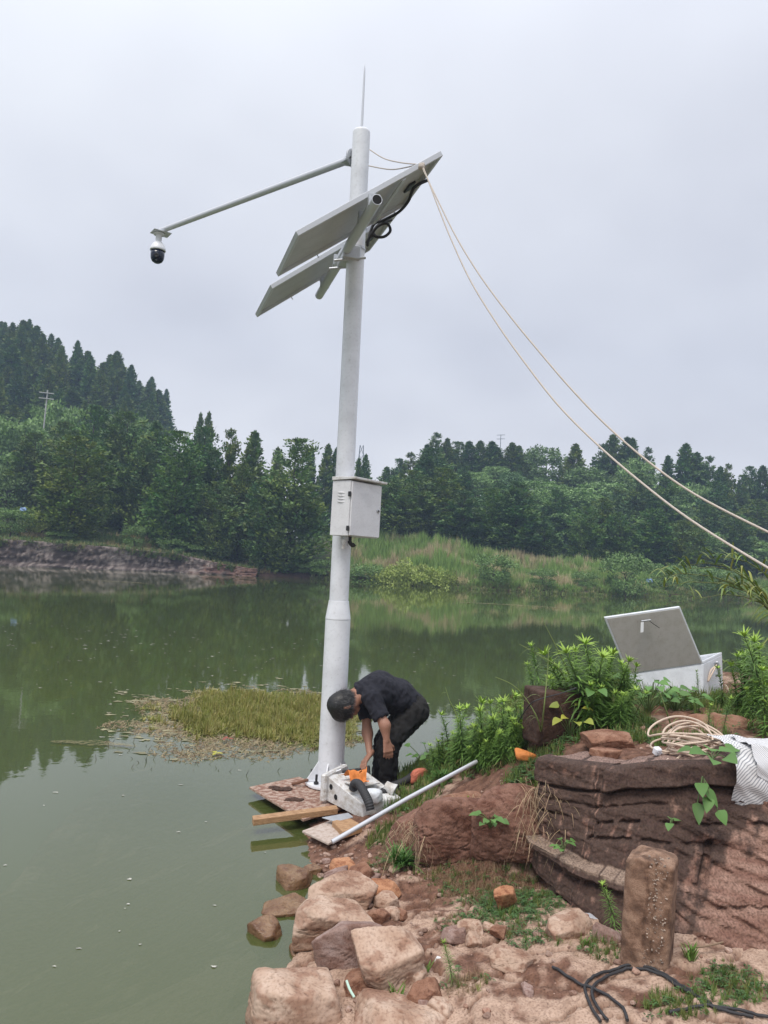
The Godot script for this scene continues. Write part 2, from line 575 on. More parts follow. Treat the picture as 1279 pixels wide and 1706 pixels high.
func sky_picture() -> ImageTexture:
	var w := 768
	var h := 384
	var n := nz(0.55, 7, 5)
	var n2 := nz(1.3, 8, 4)
	var data := PackedFloat32Array()
	data.resize(w * h * 3)
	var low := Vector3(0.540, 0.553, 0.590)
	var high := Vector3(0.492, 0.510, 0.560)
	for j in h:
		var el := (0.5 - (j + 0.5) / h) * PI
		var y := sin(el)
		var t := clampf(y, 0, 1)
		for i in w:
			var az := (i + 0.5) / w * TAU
			var q := low.lerp(high, smoothstep(0.0, 0.35, t)) * (1.0 + 0.05 * t + 0.75 * smoothstep(0.45, 1.0, t))  # last term: unseen sky overhead, raised to add light on the ground
			if y > 0.0:
				var d := Vector3(cos(az), 0, sin(az)) * cos(el) / (y + 0.35)
				var f := n.get_noise_2d(d.x * 1.2, d.z * 1.2) * 0.26 + n2.get_noise_2d(d.x * 1.5 + 9.0, d.z * 1.5) * 0.05
				q *= 1.0 + f
				q.z *= 1.0 - f * 0.15
			else:
				q = Vector3(0.16, 0.18, 0.13)
			var k := (j * w + i) * 3
			data[k] = q.x
			data[k + 1] = q.y
			data[k + 2] = q.z
	var im := Image.create_from_data(w, h, false, Image.FORMAT_RGBF, data.to_byte_array())
	return ImageTexture.create_from_image(im)

func build_ground() -> void:
	var m := MB.new()
	var xs := PackedFloat32Array()
	var zs := PackedFloat32Array()
	var x := -3.0
	while x < 9.0:
		xs.append(x)
		x += 0.0125 if x > -0.45 and x < 1.9 else 0.025 if x > -0.7 and x < 2.6 else (0.06 if x < 4.2 else 0.2)
	var z := 3.0
	while z > -10.6:
		zs.append(z)
		z -= 0.0125 if z < -3.1 and z > -5.0 else 0.025 if z < -2.6 and z > -7.4 else (0.08 if z < -2.0 else 0.25)
	var pn := nz(1.3, 121, 4)
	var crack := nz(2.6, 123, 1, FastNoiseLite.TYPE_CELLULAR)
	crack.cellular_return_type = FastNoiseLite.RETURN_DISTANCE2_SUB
	var pn2 := nz(7.0, 122, 3)
	for k in zs.size():
		for i in xs.size():
			var y := ground_y(xs[i], zs[k])
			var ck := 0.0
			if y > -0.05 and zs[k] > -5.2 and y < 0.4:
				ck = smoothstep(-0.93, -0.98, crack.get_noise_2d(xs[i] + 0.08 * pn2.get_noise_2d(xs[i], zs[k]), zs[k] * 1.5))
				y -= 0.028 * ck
			var e := pn.get_noise_2d(xs[i], zs[k]) + pn2.get_noise_2d(xs[i], zs[k]) * 0.5
			# bare sandstone where the pavement is swept clean, red soil elsewhere
			var rockish := smoothstep(-0.12, 0.2, e + (0.34 if y < 0.34 and zs[k] > -4.5 else -0.35)) * (1.0 - 0.9 * ck)  # soil colour in the cracks also stands in for their faint shade
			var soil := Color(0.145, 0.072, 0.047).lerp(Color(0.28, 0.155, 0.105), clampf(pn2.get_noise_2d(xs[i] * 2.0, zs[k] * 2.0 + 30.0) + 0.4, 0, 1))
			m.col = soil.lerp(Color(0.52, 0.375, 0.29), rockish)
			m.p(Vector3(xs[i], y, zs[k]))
	var w := xs.size()
	for k in zs.size() - 1:
		for i in w - 1:
			var a := k * w + i
			m.iquad(a, a + w, a + w + 1, a + 1)
	m.ix.reverse()
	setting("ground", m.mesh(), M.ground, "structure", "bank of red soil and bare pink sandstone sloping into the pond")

func build_water() -> void:
	var m := MB.new()
	var nx := 30
	var nzc := 30
	for j in nzc + 1:
		for i in nx + 1:
			var x := -110.0 + 220.0 * i / nx
			var z := 12.0 - 102.0 * j / nzc
			m.p(Vector3(x, 0, z), Vector2(x * 0.42, z * 0.42))
	for j in nzc:
		for i in nx:
			var a := j * (nx + 1) + i
			m.iquad(a, a + 1, a + nx + 2, a + nx + 1)
	var wm := mat(lin(0.072, 0.094, 0.026, 0.80), 0.02)
	wm.transparency = BaseMaterial3D.TRANSPARENCY_ALPHA
	wm.metallic_specular = 0.68
	wm.normal_enabled = true
	wm.normal_texture = noise_tex(nz(0.022, 131, 4), 512, null, true, 3.0)
	wm.normal_scale = 0.02
	setting("water", m.mesh(), wm, "structure", "still murky green pond mirroring the trees and the grey sky")
	var b := MB.new()
	b.quad(Vector3(-110, -1.3, -95), Vector3(110, -1.3, -95), Vector3(110, -1.3, 12), Vector3(-110, -1.3, 12))
	setting("lake_bed", b.mesh(), mat(lin(0.10, 0.10, 0.055), 1.0), "structure")

var WT := PackedVector3Array([Vector3(1.12, 0.86, -5.05), Vector3(1.0, 0.91, -4.74), Vector3(1.30, 0.96, -4.46), Vector3(1.38, 0.97, -4.40), Vector3(1.60, 1.02, -4.36), Vector3(1.95, 1.05, -4.34), Vector3(2.3, 1.10, -4.26), Vector3(2.8, 1.15, -3.95), Vector3(3.4, 1.2, -3.3)])
var WB := PackedVector3Array([Vector3(0.98, 0.36, -4.78), Vector3(1.03, 0.30, -4.52), Vector3(1.14, 0.26, -4.28), Vector3(1.17, 0.26, -4.2), Vector3(1.27, 0.26, -4.02), Vector3(1.54, 0.26, -3.76), Vector3(1.90, 0.28, -3.66), Vector3(2.45, 0.3, -3.4), Vector3(3.2, 0.35, -2.9)])

func along(a: PackedVector3Array, s: float) -> Vector3:
	var q := clampf(s, 0, a.size() - 1.001)
	var i := int(q)
	return a[i].lerp(a[i + 1], q - i)

func build_wall() -> void:
	var t := thing("rock_ledge", "black-stained red sandstone ledge cut like a wall behind the concrete post", "rock ledge", Vector3(1.3, 0.26, -4.0))
	var base := t.position
	var fine := nz(5.0, 141, 4)
	var strat := nz(2.2, 142, 4)
	var streak := nz(1.0, 143, 5)
	var spot := nz(9.0, 144, 3)
	# the face: bedded rock below, two big cap blocks over it
	var m := MB.new()
	var ns := 330
	var nt := 160
	var cap_joint := 2.75
	for j in nt + 1:
		var tt := float(j) / nt * 1.22
		for i in ns + 1:
			var s := float(i) / ns * 7.9
			var tc := minf(tt, 1.0)
			var b := along(WB, s)
			var top := along(WT, s)
			var q := b.lerp(top, tc)
			var d := along(WT, s + 0.15) - along(WT, maxf(s - 0.15, 0.0)) + along(WB, s + 0.15) - along(WB, maxf(s - 0.15, 0.0))
			var nrm := Vector3(-d.z, 0, d.x).normalized()
			var bed := tc + 0.008 * streak.get_noise_2d(s * 2.0, 3.0) - 0.02 * s
			var o := 0.0
			# lower bed stands out and carries a narrow shelf
			o += 0.085 * (1.0 - smoothstep(0.285, 0.30, bed + 0.02 * s)) * (1.0 - 0.75 * smoothstep(3.9, 4.6, s))
			o -= 0.05 * (1.0 - smoothstep(0.20, 0.23, bed + 0.02 * s)) * (1.0 - smoothstep(3.9, 4.6, s))
			# cap blocks overhang
			var cap := smoothstep(0.735, 0.75, bed + 0.008 * sin(s * 5.0))
			o += 0.012 * cap - 0.045 * exp(-pow((bed + 0.008 * sin(s * 5.0) - 0.742) / 0.011, 2.0))
			# joint between the two cap blocks; the right one stands proud
			o += 0.05 * cap * smoothstep(cap_joint - 0.03, cap_joint + 0.03, s)
			o -= 0.07 * cap * exp(-pow((s - cap_joint) / 0.035, 2.0))
			# thin open bedding cracks
			for cr in [[0.52, 0.035], [0.63, 0.02], [0.41, 0.03], [0.12, 0.03]]:
				var wob: float = cr[0] + 0.012 * streak.get_noise_2d(s * 3.0, cr[0] * 50.0)
				o -= cr[1] * exp(-pow((bed - wob) / 0.012, 2.0)) * smoothstep(-0.25, 0.1, streak.get_noise_2d(s * 1.3 + 7.0, cr[0] * 90.0))
			# a bite missing from the middle, right of the post
			o -= 0.05 * smoothstep(0.012, 0.0, absf(s - 5.05) - 0.05) * smoothstep(0.30, 0.34, tc) * (1.0 - smoothstep(0.52, 0.56, tc))
			o += fine.get_noise_3d(q.x, q.y * 1.5, q.z) * 0.012 + strat.get_noise_3d(q.x * 0.8, q.y * 7.0 + (q.x - 1.5) * 1.0, q.z * 0.8) * 0.016
			o += spot.get_noise_3dv(q * 2.0) * 0.008
			# right end spreads outwards in slanting slabs
			if s > 4.2:
				var sl := tc + 0.16 * (s - 4.2)
				var zone := smoothstep(4.2, 5.0, s) * (1.0 - cap)
				var fr_ := sl * 7.0 - floorf(sl * 7.0)
				o -= (fr_ - smoothstep(0.78, 1.0, fr_)) * 0.020 * zone
				o += 0.0 * zone + strat.get_noise_2d(s * 0.25, sl * 9.0) * 0.03 * zone
			q += nrm * o
			if tt > 1.0:
				var back := (tt - 1.0) / 0.22
				q -= nrm * (back * 0.55 + 0.06 * (1.0 if s < cap_joint else 0.6))
				q.y += 0.012 * sin(minf(back * 6.0, 1.57)) - 0.16 * smoothstep(0.55, 1.0, back) + gn2.get_noise_2d(q.x * 1.5, q.z * 1.5) * 0.02 - 0.02 + floorf(gn1.get_noise_2d(q.x * 3.0, q.z * 3.0) * 6.0) / 6.0 * 0.02
			elif tc > 0.965:
				q -= nrm * 0.06 * pow((tc - 0.965) / 0.035, 2.0)
			# stain: black lichen hanging in streaks from the top edge, bare red rock towards the lower right
			var st := streak.get_noise_2d(s * 4.5, tc * 0.9) * 0.5 + fine.get_noise_2d(s * 0.9, tc * 1.3) * 0.55 + spot.get_noise_3dv(q * 1.5) * 0.45
			var reach := 0.40 - 1.0 * smoothstep(4.5, 5.8, s) * smoothstep(0.66, 0.34, tc) - 0.25 * smoothstep(5.0, 6.0, s) + (0.12 if s > 2.6 and s < 4.2 else 0.0)
			var black := smoothstep(-0.25, 0.30, st + reach)
			if tt > 1.015:
				black = smoothstep(0.25, 0.4, st)
			var red := Color(0.29, 0.155, 0.115).lerp(Color(0.42, 0.265, 0.205), clampf(strat.get_noise_3d(q.x, q.y * 9.0, q.z) * 1.5 + 0.5, 0, 1))
			if tt > 1.0:
				red = Color(0.36, 0.245, 0.205)
			var shelf := smoothstep(0.255, 0.27, bed + 0.02 * s) * (1.0 - smoothstep(0.305, 0.315, bed + 0.02 * s)) * (1.0 - smoothstep(4.0, 4.6, s))
			m.col = red.lerp(Color(0.066, 0.042, 0.033), black * 0.86)
			m.col = m.col.lerp(Color(0.40, 0.30, 0.235), shelf * smoothstep(-0.35, 0.0, spot.get_noise_2d(s * 0.35, 1.0) + 0.2))
			m.p(q - base)
	for j in nt:
		for i in ns:
			var a := j * (ns + 1) + i
			m.iquad(a, a + 1, a + ns + 2, a + ns + 1)
	part("rock_face", m.mesh(), M.wall, t)

# ---------------------------------------------------------------- far bank, hills, forest
func build_far_land() -> void:
	var m := MB.new()
	var xs := PackedFloat32Array()
	var zs := PackedFloat32Array()
	var x := -170.0
	while x < 130.0:
		xs.append(x)
		x += 0.8 if x > -42.0 and x < 55.0 else 3.0
	var z := -42.0
	while z > -215.0:
		zs.append(z)
		z -= 0.45 if z < -52.0 and z > -82.0 else (1.6 if z > -140.0 else 5.0)
	var cn := nz(0.12, 151, 4)
	for k in zs.size():
		for i in xs.size():
			var y := far_h(xs[i], zs[k])
			var e := cn.get_noise_2d(xs[i], zs[k])
			m.col = Color(0.07, 0.10, 0.035).lerp(Color(0.13, 0.14, 0.06), smoothstep(-0.1, 0.3, e))
			# bare red earth on the low cut bank
			var d := tab(xs[i], SHORE) - zs[k]
			if d < 1.0 + e * 2.0:
				m.col = Color(0.12, 0.07, 0.05).lerp(Color(0.20, 0.115, 0.085), smoothstep(-0.2, 0.2, cn.get_noise_2d(xs[i] * 4.0, zs[k] * 4.0)))
			m.p(Vector3(xs[i], y, zs[k]))
	var w := xs.size()
	for k in zs.size() - 1:
		for i in w - 1:
			var a := k * w + i
			m.iquad(a, a + w, a + w + 1, a + 1)
	m.ix.reverse()
	setting("hill", m.mesh(), M.hill, "structure", "green far bank rising into two wooded hills")
	# cut rock along the left shore
	var lm := MB.new()
	var rn := nz(0.5, 161, 4)
	var rn2 := nz(2.0, 162, 3)
	var ns := 200
	var nt := 26
	var lb := thing("rock_bank", "long low cliff of grey and reddish rock at the far left waterline", "rock bank", Vector3(-18, 0, -64))
	for j in nt + 1:
		for i in ns + 1:
			var s := float(i) / ns
			var xx := lerpf(-33.5, -10.4, s)
			var zz := tab(xx, SHORE)
			var tall := tab(xx, BANK) + 0.25
			var t := float(j) / nt
			var yy := -0.3 + (tall + 0.3) * minf(t * 1.15, 1.0)
			var o := 0.9 - 0.25 * t + rn.get_noise_2d(xx * 1.5, yy * 2.0) * 0.35 + rn2.get_noise_2d(xx, yy * 3.0) * 0.12 + floorf(rn.get_noise_2d(xx * 0.6 + 30.0, 0.0) * 7.0) * 0.12
			if yy < 0.22:
				o += 0.35
			if t > 0.87:
				o -= (t - 0.87) * 14.0
			var e := rn2.get_noise_2d(xx * 1.6, yy * 0.8) + rn.get_noise_2d(xx * 0.8, 5.0) * 0.8
			lm.col = Color(0.11, 0.09, 0.08).lerp(Color(0.36, 0.31, 0.285), smoothstep(-0.05, 0.35, e))
			lm.col = lm.col.lerp(Color(0.22, 0.115, 0.085), smoothstep(-16.0, -12.0, xx + rn.get_noise_2d(xx, yy * 3.0) * 5.0) * 0.8)
			lm.p(Vector3(xx, yy, zz + o) - lb.position)
	for j in nt:
		for i in ns:
			var a := j * (ns + 1) + i
			lm.iquad(a, a + 1, a + ns + 2, a + ns + 1)
	var rm := tri_mat(M.wall.albedo_texture, 0.25, 0.95, Color.WHITE, null, 0, true)
	part("rock_face", lm.mesh(), rm, lb)
	# rounded boulder in front of it at the far left
	var bd := solo("boulder", rock(Vector3(5.2, 3.0, 3.4), 77, 24, 7.0, 0.03), tri_mat(M.wall.albedo_texture, 0.3, 0.95, lin(0.20, 0.165, 0.145)), "big rounded dark boulder at the far left shore under the ivy", "boulder")
	bd.position = Vector3(-30.353, 0.000, -68.300) + Vector3(0.5, 0.75, 4.3)
	bd.rotation_degrees = Vector3(0, 20, -6)

func spray(m: MB, at: Vector3, dir: Vector3, length: float, width: float) -> void:
	var side := dir.cross(Vector3(rf(-1, 1), rf(-1, 1), rf(-1, 1))).normalized()
	var mid := at + dir * length * 0.45
	m.tri(at, mid - side * width, at + dir * length)
	m.tri(at, at + dir * length, mid + side * width)

# conifer crown of height 1 (unit = tree height) and radius r; branches sweep up and out and carry sprays
func conifer_crown(seed_: int, r: float, low: float, nb: int, per: int, rise: float, plump: float, leafl: float) -> ArrayMesh:
	rng.seed = seed_
	var m := MB.new()
	var lobes := rf(0, TAU)
	var heads := [[Vector3.ZERO, 1.0], [Vector3(rf(0.3, 0.5), 0, rf(-0.3, 0.3)) * r, rf(0.80, 0.93)], [Vector3(rf(-0.55, -0.3), 0, rf(-0.4, 0.4)) * r, rf(0.68, 0.86)], [Vector3(rf(-0.3, 0.3), 0, rf(0.3, 0.5)) * r, rf(0.6, 0.8)]]
	for b in nb:
		var u := (b + rf(0, 1)) / nb
		var t := low + (1.0 - low) * (1.0 - pow(1.0 - u, 1.35))
		var prof := (pow(1.0 - (t - low) / (1.0 - low), plump) * 1.12) * minf(1.0, 0.45 + (t - low) * 3.2)
		var az := b * 2.39996 + rf(-0.5, 0.5)
		var ln := (r * prof + 0.004) * rf(0.62, 1.1) * (1.0 + 0.16 * sin(az * 2.0 + lobes + t * 7.0))
		var hd: Array = heads[0 if plump > 0.8 or rng.randf() < 0.4 else 1 + rng.randi() % 3]
		if hd[1] < 1.0:
			ln *= 0.72
		var out := Vector3(cos(az), 0, sin(az))
		var tone := rf(0.68, 1.25)
		var hue := rf(-1, 1)
		for k in per:
			var s := pow(rf(0.02, 1.0), 0.55)
			var q: Vector3 = out * ln * s + Vector3(0, t * hd[1] + rise * ln * s * s - 0.25 * ln, 0) + hd[0] * minf(1.0, t * 2.0)
			q += Vector3(rf(-1, 1), rf(-1, 1), rf(-1, 1)) * (0.010 + ln * 0.17 * (1.15 - 0.5 * s))
			q.y = minf(q.y, 0.97 - q.length_squared() * 0.0)
			var dir := (out * rf(0.2, 1.0) + Vector3(rf(-0.6, 0.6), rf(-0.35, 1.0), rf(-0.6, 0.6))).normalized()
			var lf := 0.30 + 0.70 * minf(1.0, prof * 1.6)
			dir = dir.lerp(Vector3.UP, 0.5 * (1.0 - minf(1.0, prof * 2.0))).normalized()
			var v := tone * rf(0.75, 1.25)
			m.col = Color(0.118 + 0.030 * hue, 0.188 + 0.010 * hue, 0.046 - 0.010 * hue) * v
			m.col.a = 1.0
			spray(m, q, dir, leafl * rf(0.7, 1.3) * lf, leafl * 0.26 * lf)
	for k in per * 2:
		m.col = Color(0.09, 0.15, 0.06) * rf(0.8, 1.2)
		var q := Vector3(rf(-1, 1) * 0.008, rf(0.93, 0.985), rf(-1, 1) * 0.008)
		spray(m, q, Vector3(rf(-0.25, 0.25), 1, rf(-0.25, 0.25)).normalized(), leafl * 0.45, leafl * 0.1)
	return m.mesh()

# broadleaf crown of unit height: leaf clumps on the ends of spreading limbs; flat > 0 makes the layered feathery kind
func broad_crown(seed_: int, r: float, low: float, clumps: int, per: int, flat: float, leafl: float, base: Color) -> ArrayMesh:
	rng.seed = seed_
	var m := MB.new()
	for b in clumps:
		var d := Vector3(rf(-1, 1), rf(-0.75, 1), rf(-1, 1)).normalized()
		var rr := pow(rf(0.15, 1.0), 0.4)
		var ctr := Vector3(d.x * r * rr, low + (1.0 - low) * (0.5 + 0.46 * d.y * rr), d.z * r * rr)
		var cr := r * rf(0.18, 0.34)
		var tone := rf(0.72, 1.25)
		for k in per:
			var q := Vector3(rf(-1, 1), rf(-1, 1), rf(-1, 1))
			if q.length() > 1.0:
				q = q.normalized() * rf(0.5, 1.0)
			q.y *= lerpf(0.75, 0.28, flat)
			if q.y < 0.0:
				q.y *= 0.6
			var dir := (q + Vector3(rf(-0.8, 0.8), rf(-0.5, 0.6) - 0.2 * flat, rf(-0.8, 0.8))).normalized()
			m.col = base * (tone * rf(0.72, 1.28))
			m.col.a = 1.0
			spray(m, ctr + q * cr, dir, leafl * rf(0.7, 1.3), leafl * 0.30)
	return m.mesh()

func trunk_mesh(seed_: int, w: float, top: float, limbs: int, r: float) -> ArrayMesh:
	rng.seed = seed_
	var m := MB.new()
	tube(m, PackedVector3Array([Vector3(0, -0.04, 0), Vector3(0.004, 0.1, 0), Vector3(-0.006, top * 0.5, 0.004), Vector3(0, top, 0)]), [w * 1.3, w, w * 0.6, w * 0.12], 7)
	for k in limbs:
		var a := rf(0, TAU)
		var y := rf(0.2, 0.75) * top
		var e := Vector3(cos(a) * r * rf(0.4, 0.8), y + rf(0.08, 0.25), sin(a) * r * rf(0.4, 0.8))
		tube(m, PackedVector3Array([Vector3(0, y, 0), e * 0.5 + Vector3(0, y * 0.5 + 0.01, 0), e]), [w * 0.4, w * 0.25, w * 0.06], 5)
	return m.mesh()

var kinds := {}
var tints := []

func tree(kind: String, called: String, label: String, category: String, group: String, x: float, z: float, top: float, radius: float, tint := -1) -> Node3D:
	var g := far_h(x, z) - 0.1
	var h := maxf(top - g, 0.6)
	var k: Dictionary = kinds[kind]
	var wider := 1.35 if kind.begins_with("cedar") else (1.26 if kind.begins_with("cypress") else 1.0)
	var o := thing(called, label, category, Vector3(x, g, z), group)
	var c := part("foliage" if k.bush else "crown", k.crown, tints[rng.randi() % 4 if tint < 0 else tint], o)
	part("stem" if k.bush else "trunk", k.trunk, M.trunk, o)
	for n in o.get_children():
		n.scale = Vector3(radius * wider / k.r, h, radius * wider / k.r)
	o.rotation = Vector3(rf(-0.02, 0.02), rf(0, TAU), rf(-0.02, 0.02))
	return o

func build_forest() -> void:
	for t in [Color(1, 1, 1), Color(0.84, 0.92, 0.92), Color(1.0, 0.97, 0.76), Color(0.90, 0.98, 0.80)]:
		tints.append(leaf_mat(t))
	kinds.cypress = {"crown": conifer_crown(1, 0.24, 0.04, 220, 44, 0.5, 0.54, 0.032), "trunk": trunk_mesh(1, 0.014, 0.9, 8, 0.2), "r": 0.24, "bush": false}
	kinds.cypress2 = {"crown": conifer_crown(2, 0.24, 0.02, 230, 42, 0.6, 0.48, 0.032), "trunk": trunk_mesh(2, 0.013, 0.9, 8, 0.2), "r": 0.24, "bush": false}
	kinds.cypress3 = {"crown": conifer_crown(3, 0.24, 0.08, 190, 48, 0.35, 0.64, 0.034), "trunk": trunk_mesh(3, 0.015, 0.9, 10, 0.2), "r": 0.24, "bush": false}
	kinds.cedar = {"crown": conifer_crown(4, 0.20, 0.06, 130, 30, 0.2, 0.82, 0.050), "trunk": trunk_mesh(4, 0.014, 0.9, 6, 0.15), "r": 0.2, "bush": false}
	kinds.cedar2 = {"crown": conifer_crown(5, 0.20, 0.08, 120, 32, 0.35, 0.85, 0.050), "trunk": trunk_mesh(5, 0.014, 0.9, 6, 0.15), "r": 0.2, "bush": false}
	kinds.feather = {"crown": broad_crown(6, 0.5, 0.3, 64, 70, 1.0, 0.045, Color(0.20, 0.32, 0.105)), "trunk": trunk_mesh(6, 0.02, 0.75, 14, 0.45), "r": 0.5, "bush": false}
	kinds.broad = {"crown": broad_crown(7, 0.45, 0.15, 70, 60, 0.35, 0.045, Color(0.14, 0.225, 0.07)), "trunk": trunk_mesh(7, 0.022, 0.75, 12, 0.4), "r": 0.45, "bush": false}
	kinds.shrub = {"crown": broad_crown(8, 0.55, 0.0, 60, 60, 0.2, 0.055, Color(0.16, 0.26, 0.08)), "trunk": trunk_mesh(8, 0.02, 0.6, 12, 0.4), "r": 0.55, "bush": true}
	kinds.lime = {"crown": broad_crown(9, 0.7, 0.0, 60, 60, 0.3, 0.075, Color(0.30, 0.37, 0.09)), "trunk": trunk_mesh(9, 0.02, 0.6, 12, 0.4), "r": 0.7, "bush": true}
	rng.seed = 99
	# hero trees: x, top, z, radius
	var gl := "cypress trees along the left far shore"
	var hero := [
		["cypress2", Vector4(-25.9, 10.97, -64.0, 2.70), "broad cypress on the far left shore, its skirts touching the cliff top", gl],
		["cypress", Vector4(-24.5, 14.69, -72.0, 2.95), "tall cypress behind the shore, second to the right of the leftmost shore cypress", gl],
		["cypress", Vector4(-29.8, 16.10, -77.0, 2.58), "tall dark cypress rising behind the leftmost shore cypress", gl],
		["cypress3", Vector4(-22.4, 14.25, -74.0, 2.25), "slim cypress with open lower trunk above the tan grass on the left bank", gl],
		["cypress2", Vector4(-18.3, 12.45, -67.5, 2.63), "full cypress over the reddish part of the far left cliff", gl],
		["cypress", Vector4(-16.9, 13.57, -71.0, 2.22), "cypress in the middle of the left shore row, under the twin tall cedars", gl],
		["cypress3", Vector4(-14.9, 13.86, -73.0, 1.88), "slender pointed cypress right of the middle of the left row", gl],
		["cedar2", Vector4(-13.0, 13.68, -73.0, 1.94), "pointed dark conifer with a layered top in the left row, near its right end", gl],
		["cypress2", Vector4(-14.7, 8.13, -67.2, 1.83), "shorter cypress leaning over the water, left of the bare red earth", gl],
		["cypress2", Vector4(-8.2, 12.43, -67.5, 3.11), "broad rounded cypress just left of the white pole at the water", gl],
		["cypress2", Vector4(-10.0, 8.82, -67.2, 1.89), "low cypress at the waterline against the left side of the broad rounded one", gl],
		["cypress", Vector4(-13.1, 10.17, -70.0, 1.64), "dark cypress behind the gap of bare red earth", gl],
		["cypress", Vector4(-22.3, 11.87, -70.0, 1.91), "cypress standing above the tan grass bank, between two taller ones", gl],
		["cypress3", Vector4(-25.4, 11.57, -71.0, 1.94), "cypress half hidden behind the right side of the leftmost shore cypress", gl],
		["cypress", Vector4(-34.9, 12.71, -76.0, 2.67), "dark cypress left of the leftmost shore cypress, below the utility pole", gl],
		["cypress", Vector4(-34.1, 14.69, -80.0, 2.50), "cypress just right of the utility pole", gl],
		["cedar", Vector4(-25.8, 20.68, -104.0, 1.22), "left one of the twin tall cedars on the skyline above the left row", ""],
		["cedar", Vector4(-24.5, 20.92, -104.0, 1.38), "right one of the twin tall cedars on the skyline above the left row", ""],
		["cedar2", Vector4(-13.0, 14.56, -90.0, 1.40), "small dark cedar on the skyline left of the broad rounded cypress", ""],
		["cedar", Vector4(-9.0, 15.29, -92.0, 1.00), "first dark cedar on the skyline left of the white pole", ""],
		["cedar", Vector4(-7.4, 15.60, -92.0, 1.44), "second dark cedar on the skyline, touching the white pole's left edge", ""],
		["cedar", Vector4(-6.2, 15.16, -92.0, 1.29), "dark cedar directly behind the white pole", ""],
		["cedar", Vector4(-2.6, 15.11, -96.0, 1.12), "dark cedar beside the pole's right edge above the control box", ""],
		["cedar2", Vector4(-3.5, 14.60, -96.0, 1.05), "dark cedar behind the pole just above the control box", ""],
	]
	var gr := "cypress trees along the right far shore"
	hero += [
		["cypress", Vector4(1.1, 9.63, -76.0, 2.55), "dark cypress just right of the control box on the pole", gr],
		["cypress2", Vector4(2.8, 11.34, -78.0, 2.43), "cypress second to the right of the control box", gr],
		["cypress", Vector4(5.9, 12.00, -80.0, 2.87), "tall cypress third to the right of the control box", gr],
		["cypress3", Vector4(8.0, 9.36, -76.0, 2.49), "broad cypress above the pale plumed grass, left of the tallest in front", gr],
		["cypress2", Vector4(10.7, 9.75, -76.0, 1.78), "cypress squeezed in on the left of the tallest one in front", gr],
		["cypress3", Vector4(12.7, 10.37, -74.0, 2.66), "tallest front cypress at the right end of the dark right-shore row", gr],
		["cypress2", Vector4(15.6, 6.58, -74.0, 1.44), "low cypress at the foot of the dark right-shore row's right end", gr],
		["cypress", Vector4(5.3, 15.51, -90.0, 3.16), "cypress on the slope behind the dark right-shore row", gr],
		["cypress2", Vector4(20.6, 8.65, -78.0, 1.70), "left one of a cypress cluster behind the reeds, left of the round bush", gr],
		["cypress", Vector4(22.7, 9.78, -80.0, 2.00), "tallest of the cypress cluster just left above the round bush", gr],
		["cypress2", Vector4(24.3, 8.31, -79.0, 1.73), "cypress right behind the left half of the round bush", gr],
		["cypress", Vector4(28.0, 8.95, -80.0, 2.62), "pale green cypress right behind the right half of the round bush", gr],
		["cypress2", Vector4(30.7, 7.79, -79.0, 2.16), "cypress on the flat shore right of the round bush", gr],
		["cypress", Vector4(30.2, 14.22, -92.0, 2.87), "cypress on the slope, crossed by the lower rope", gr],
		["cypress3", Vector4(33.5, 13.97, -92.0, 3.16), "broad cypress on the slope between the two rope strands", gr],
		["cypress", Vector4(36.8, 10.53, -88.0, 2.40), "dark cypress under the lower rope, left of the feathery reeds", gr],
		["cypress2", Vector4(40.3, 9.89, -88.0, 2.75), "dark cypress behind the feathery reeds at the right edge", gr],
		["cypress", Vector4(42.2, 14.50, -98.0, 2.68), "cypress on the slope behind, near the right edge under the upper rope", gr],
		["cypress", Vector4(47.6, 12.48, -98.0, 3.06), "dark cypress cut by the right edge behind the reeds", gr],
	]
	var gs := "dark cedars standing on the skyline of the right hill"
	for q in [Vector4(-0.3, 16.38, -112.0, 1.75), Vector4(1.7, 17.51, -113.0, 1.59), Vector4(3.4, 18.68, -113.0, 1.76), Vector4(5.3, 19.33, -113.0, 1.59), Vector4(7.1, 20.70, -112.0, 1.49), Vector4(8.6, 20.96, -112.0, 1.40), Vector4(10.2, 20.14, -113.0, 1.50), Vector4(11.9, 20.35, -112.0, 1.31), Vector4(13.3, 20.07, -112.0, 1.49), Vector4(15.3, 20.10, -112.0, 1.49), Vector4(16.6, 19.82, -112.0, 1.40), Vector4(18.1, 20.08, -112.0, 1.40), Vector4(19.4, 19.79, -112.0, 1.49), Vector4(32.4, 21.28, -114.0, 1.51), Vector4(34.0, 22.18, -114.0, 1.60), Vector4(35.7, 22.64, -114.0, 1.69), Vector4(37.0, 22.71, -114.0, 1.51), Vector4(38.2, 21.88, -114.0, 1.51), Vector4(40.9, 19.31, -110.0, 1.12), Vector4(43.0, 20.82, -110.0, 1.72), Vector4(44.8, 20.66, -110.0, 1.46), Vector4(46.4, 20.14, -110.0, 1.46), Vector4(47.3, 18.71, -108.0, 1.35), Vector4(48.6, 18.10, -108.0, 1.26), Vector4(50.4, 17.61, -108.0, 1.35), Vector4(51.7, 17.77, -108.0, 1.35), Vector4(53.1, 18.01, -108.0, 1.52), Vector4(54.9, 18.29, -108.0, 1.68)]:
		hero.append([["cedar", "cedar2", "cedar"][hero.size() % 3], q, "dark pointed cedar standing on the skyline of the right hill", gs])
	hero.append(["cedar2", Vector4(26.7, 20.11, -109.0, 2.04), "lone broad cedar beside the round broadleaf crown on the right skyline", ""])
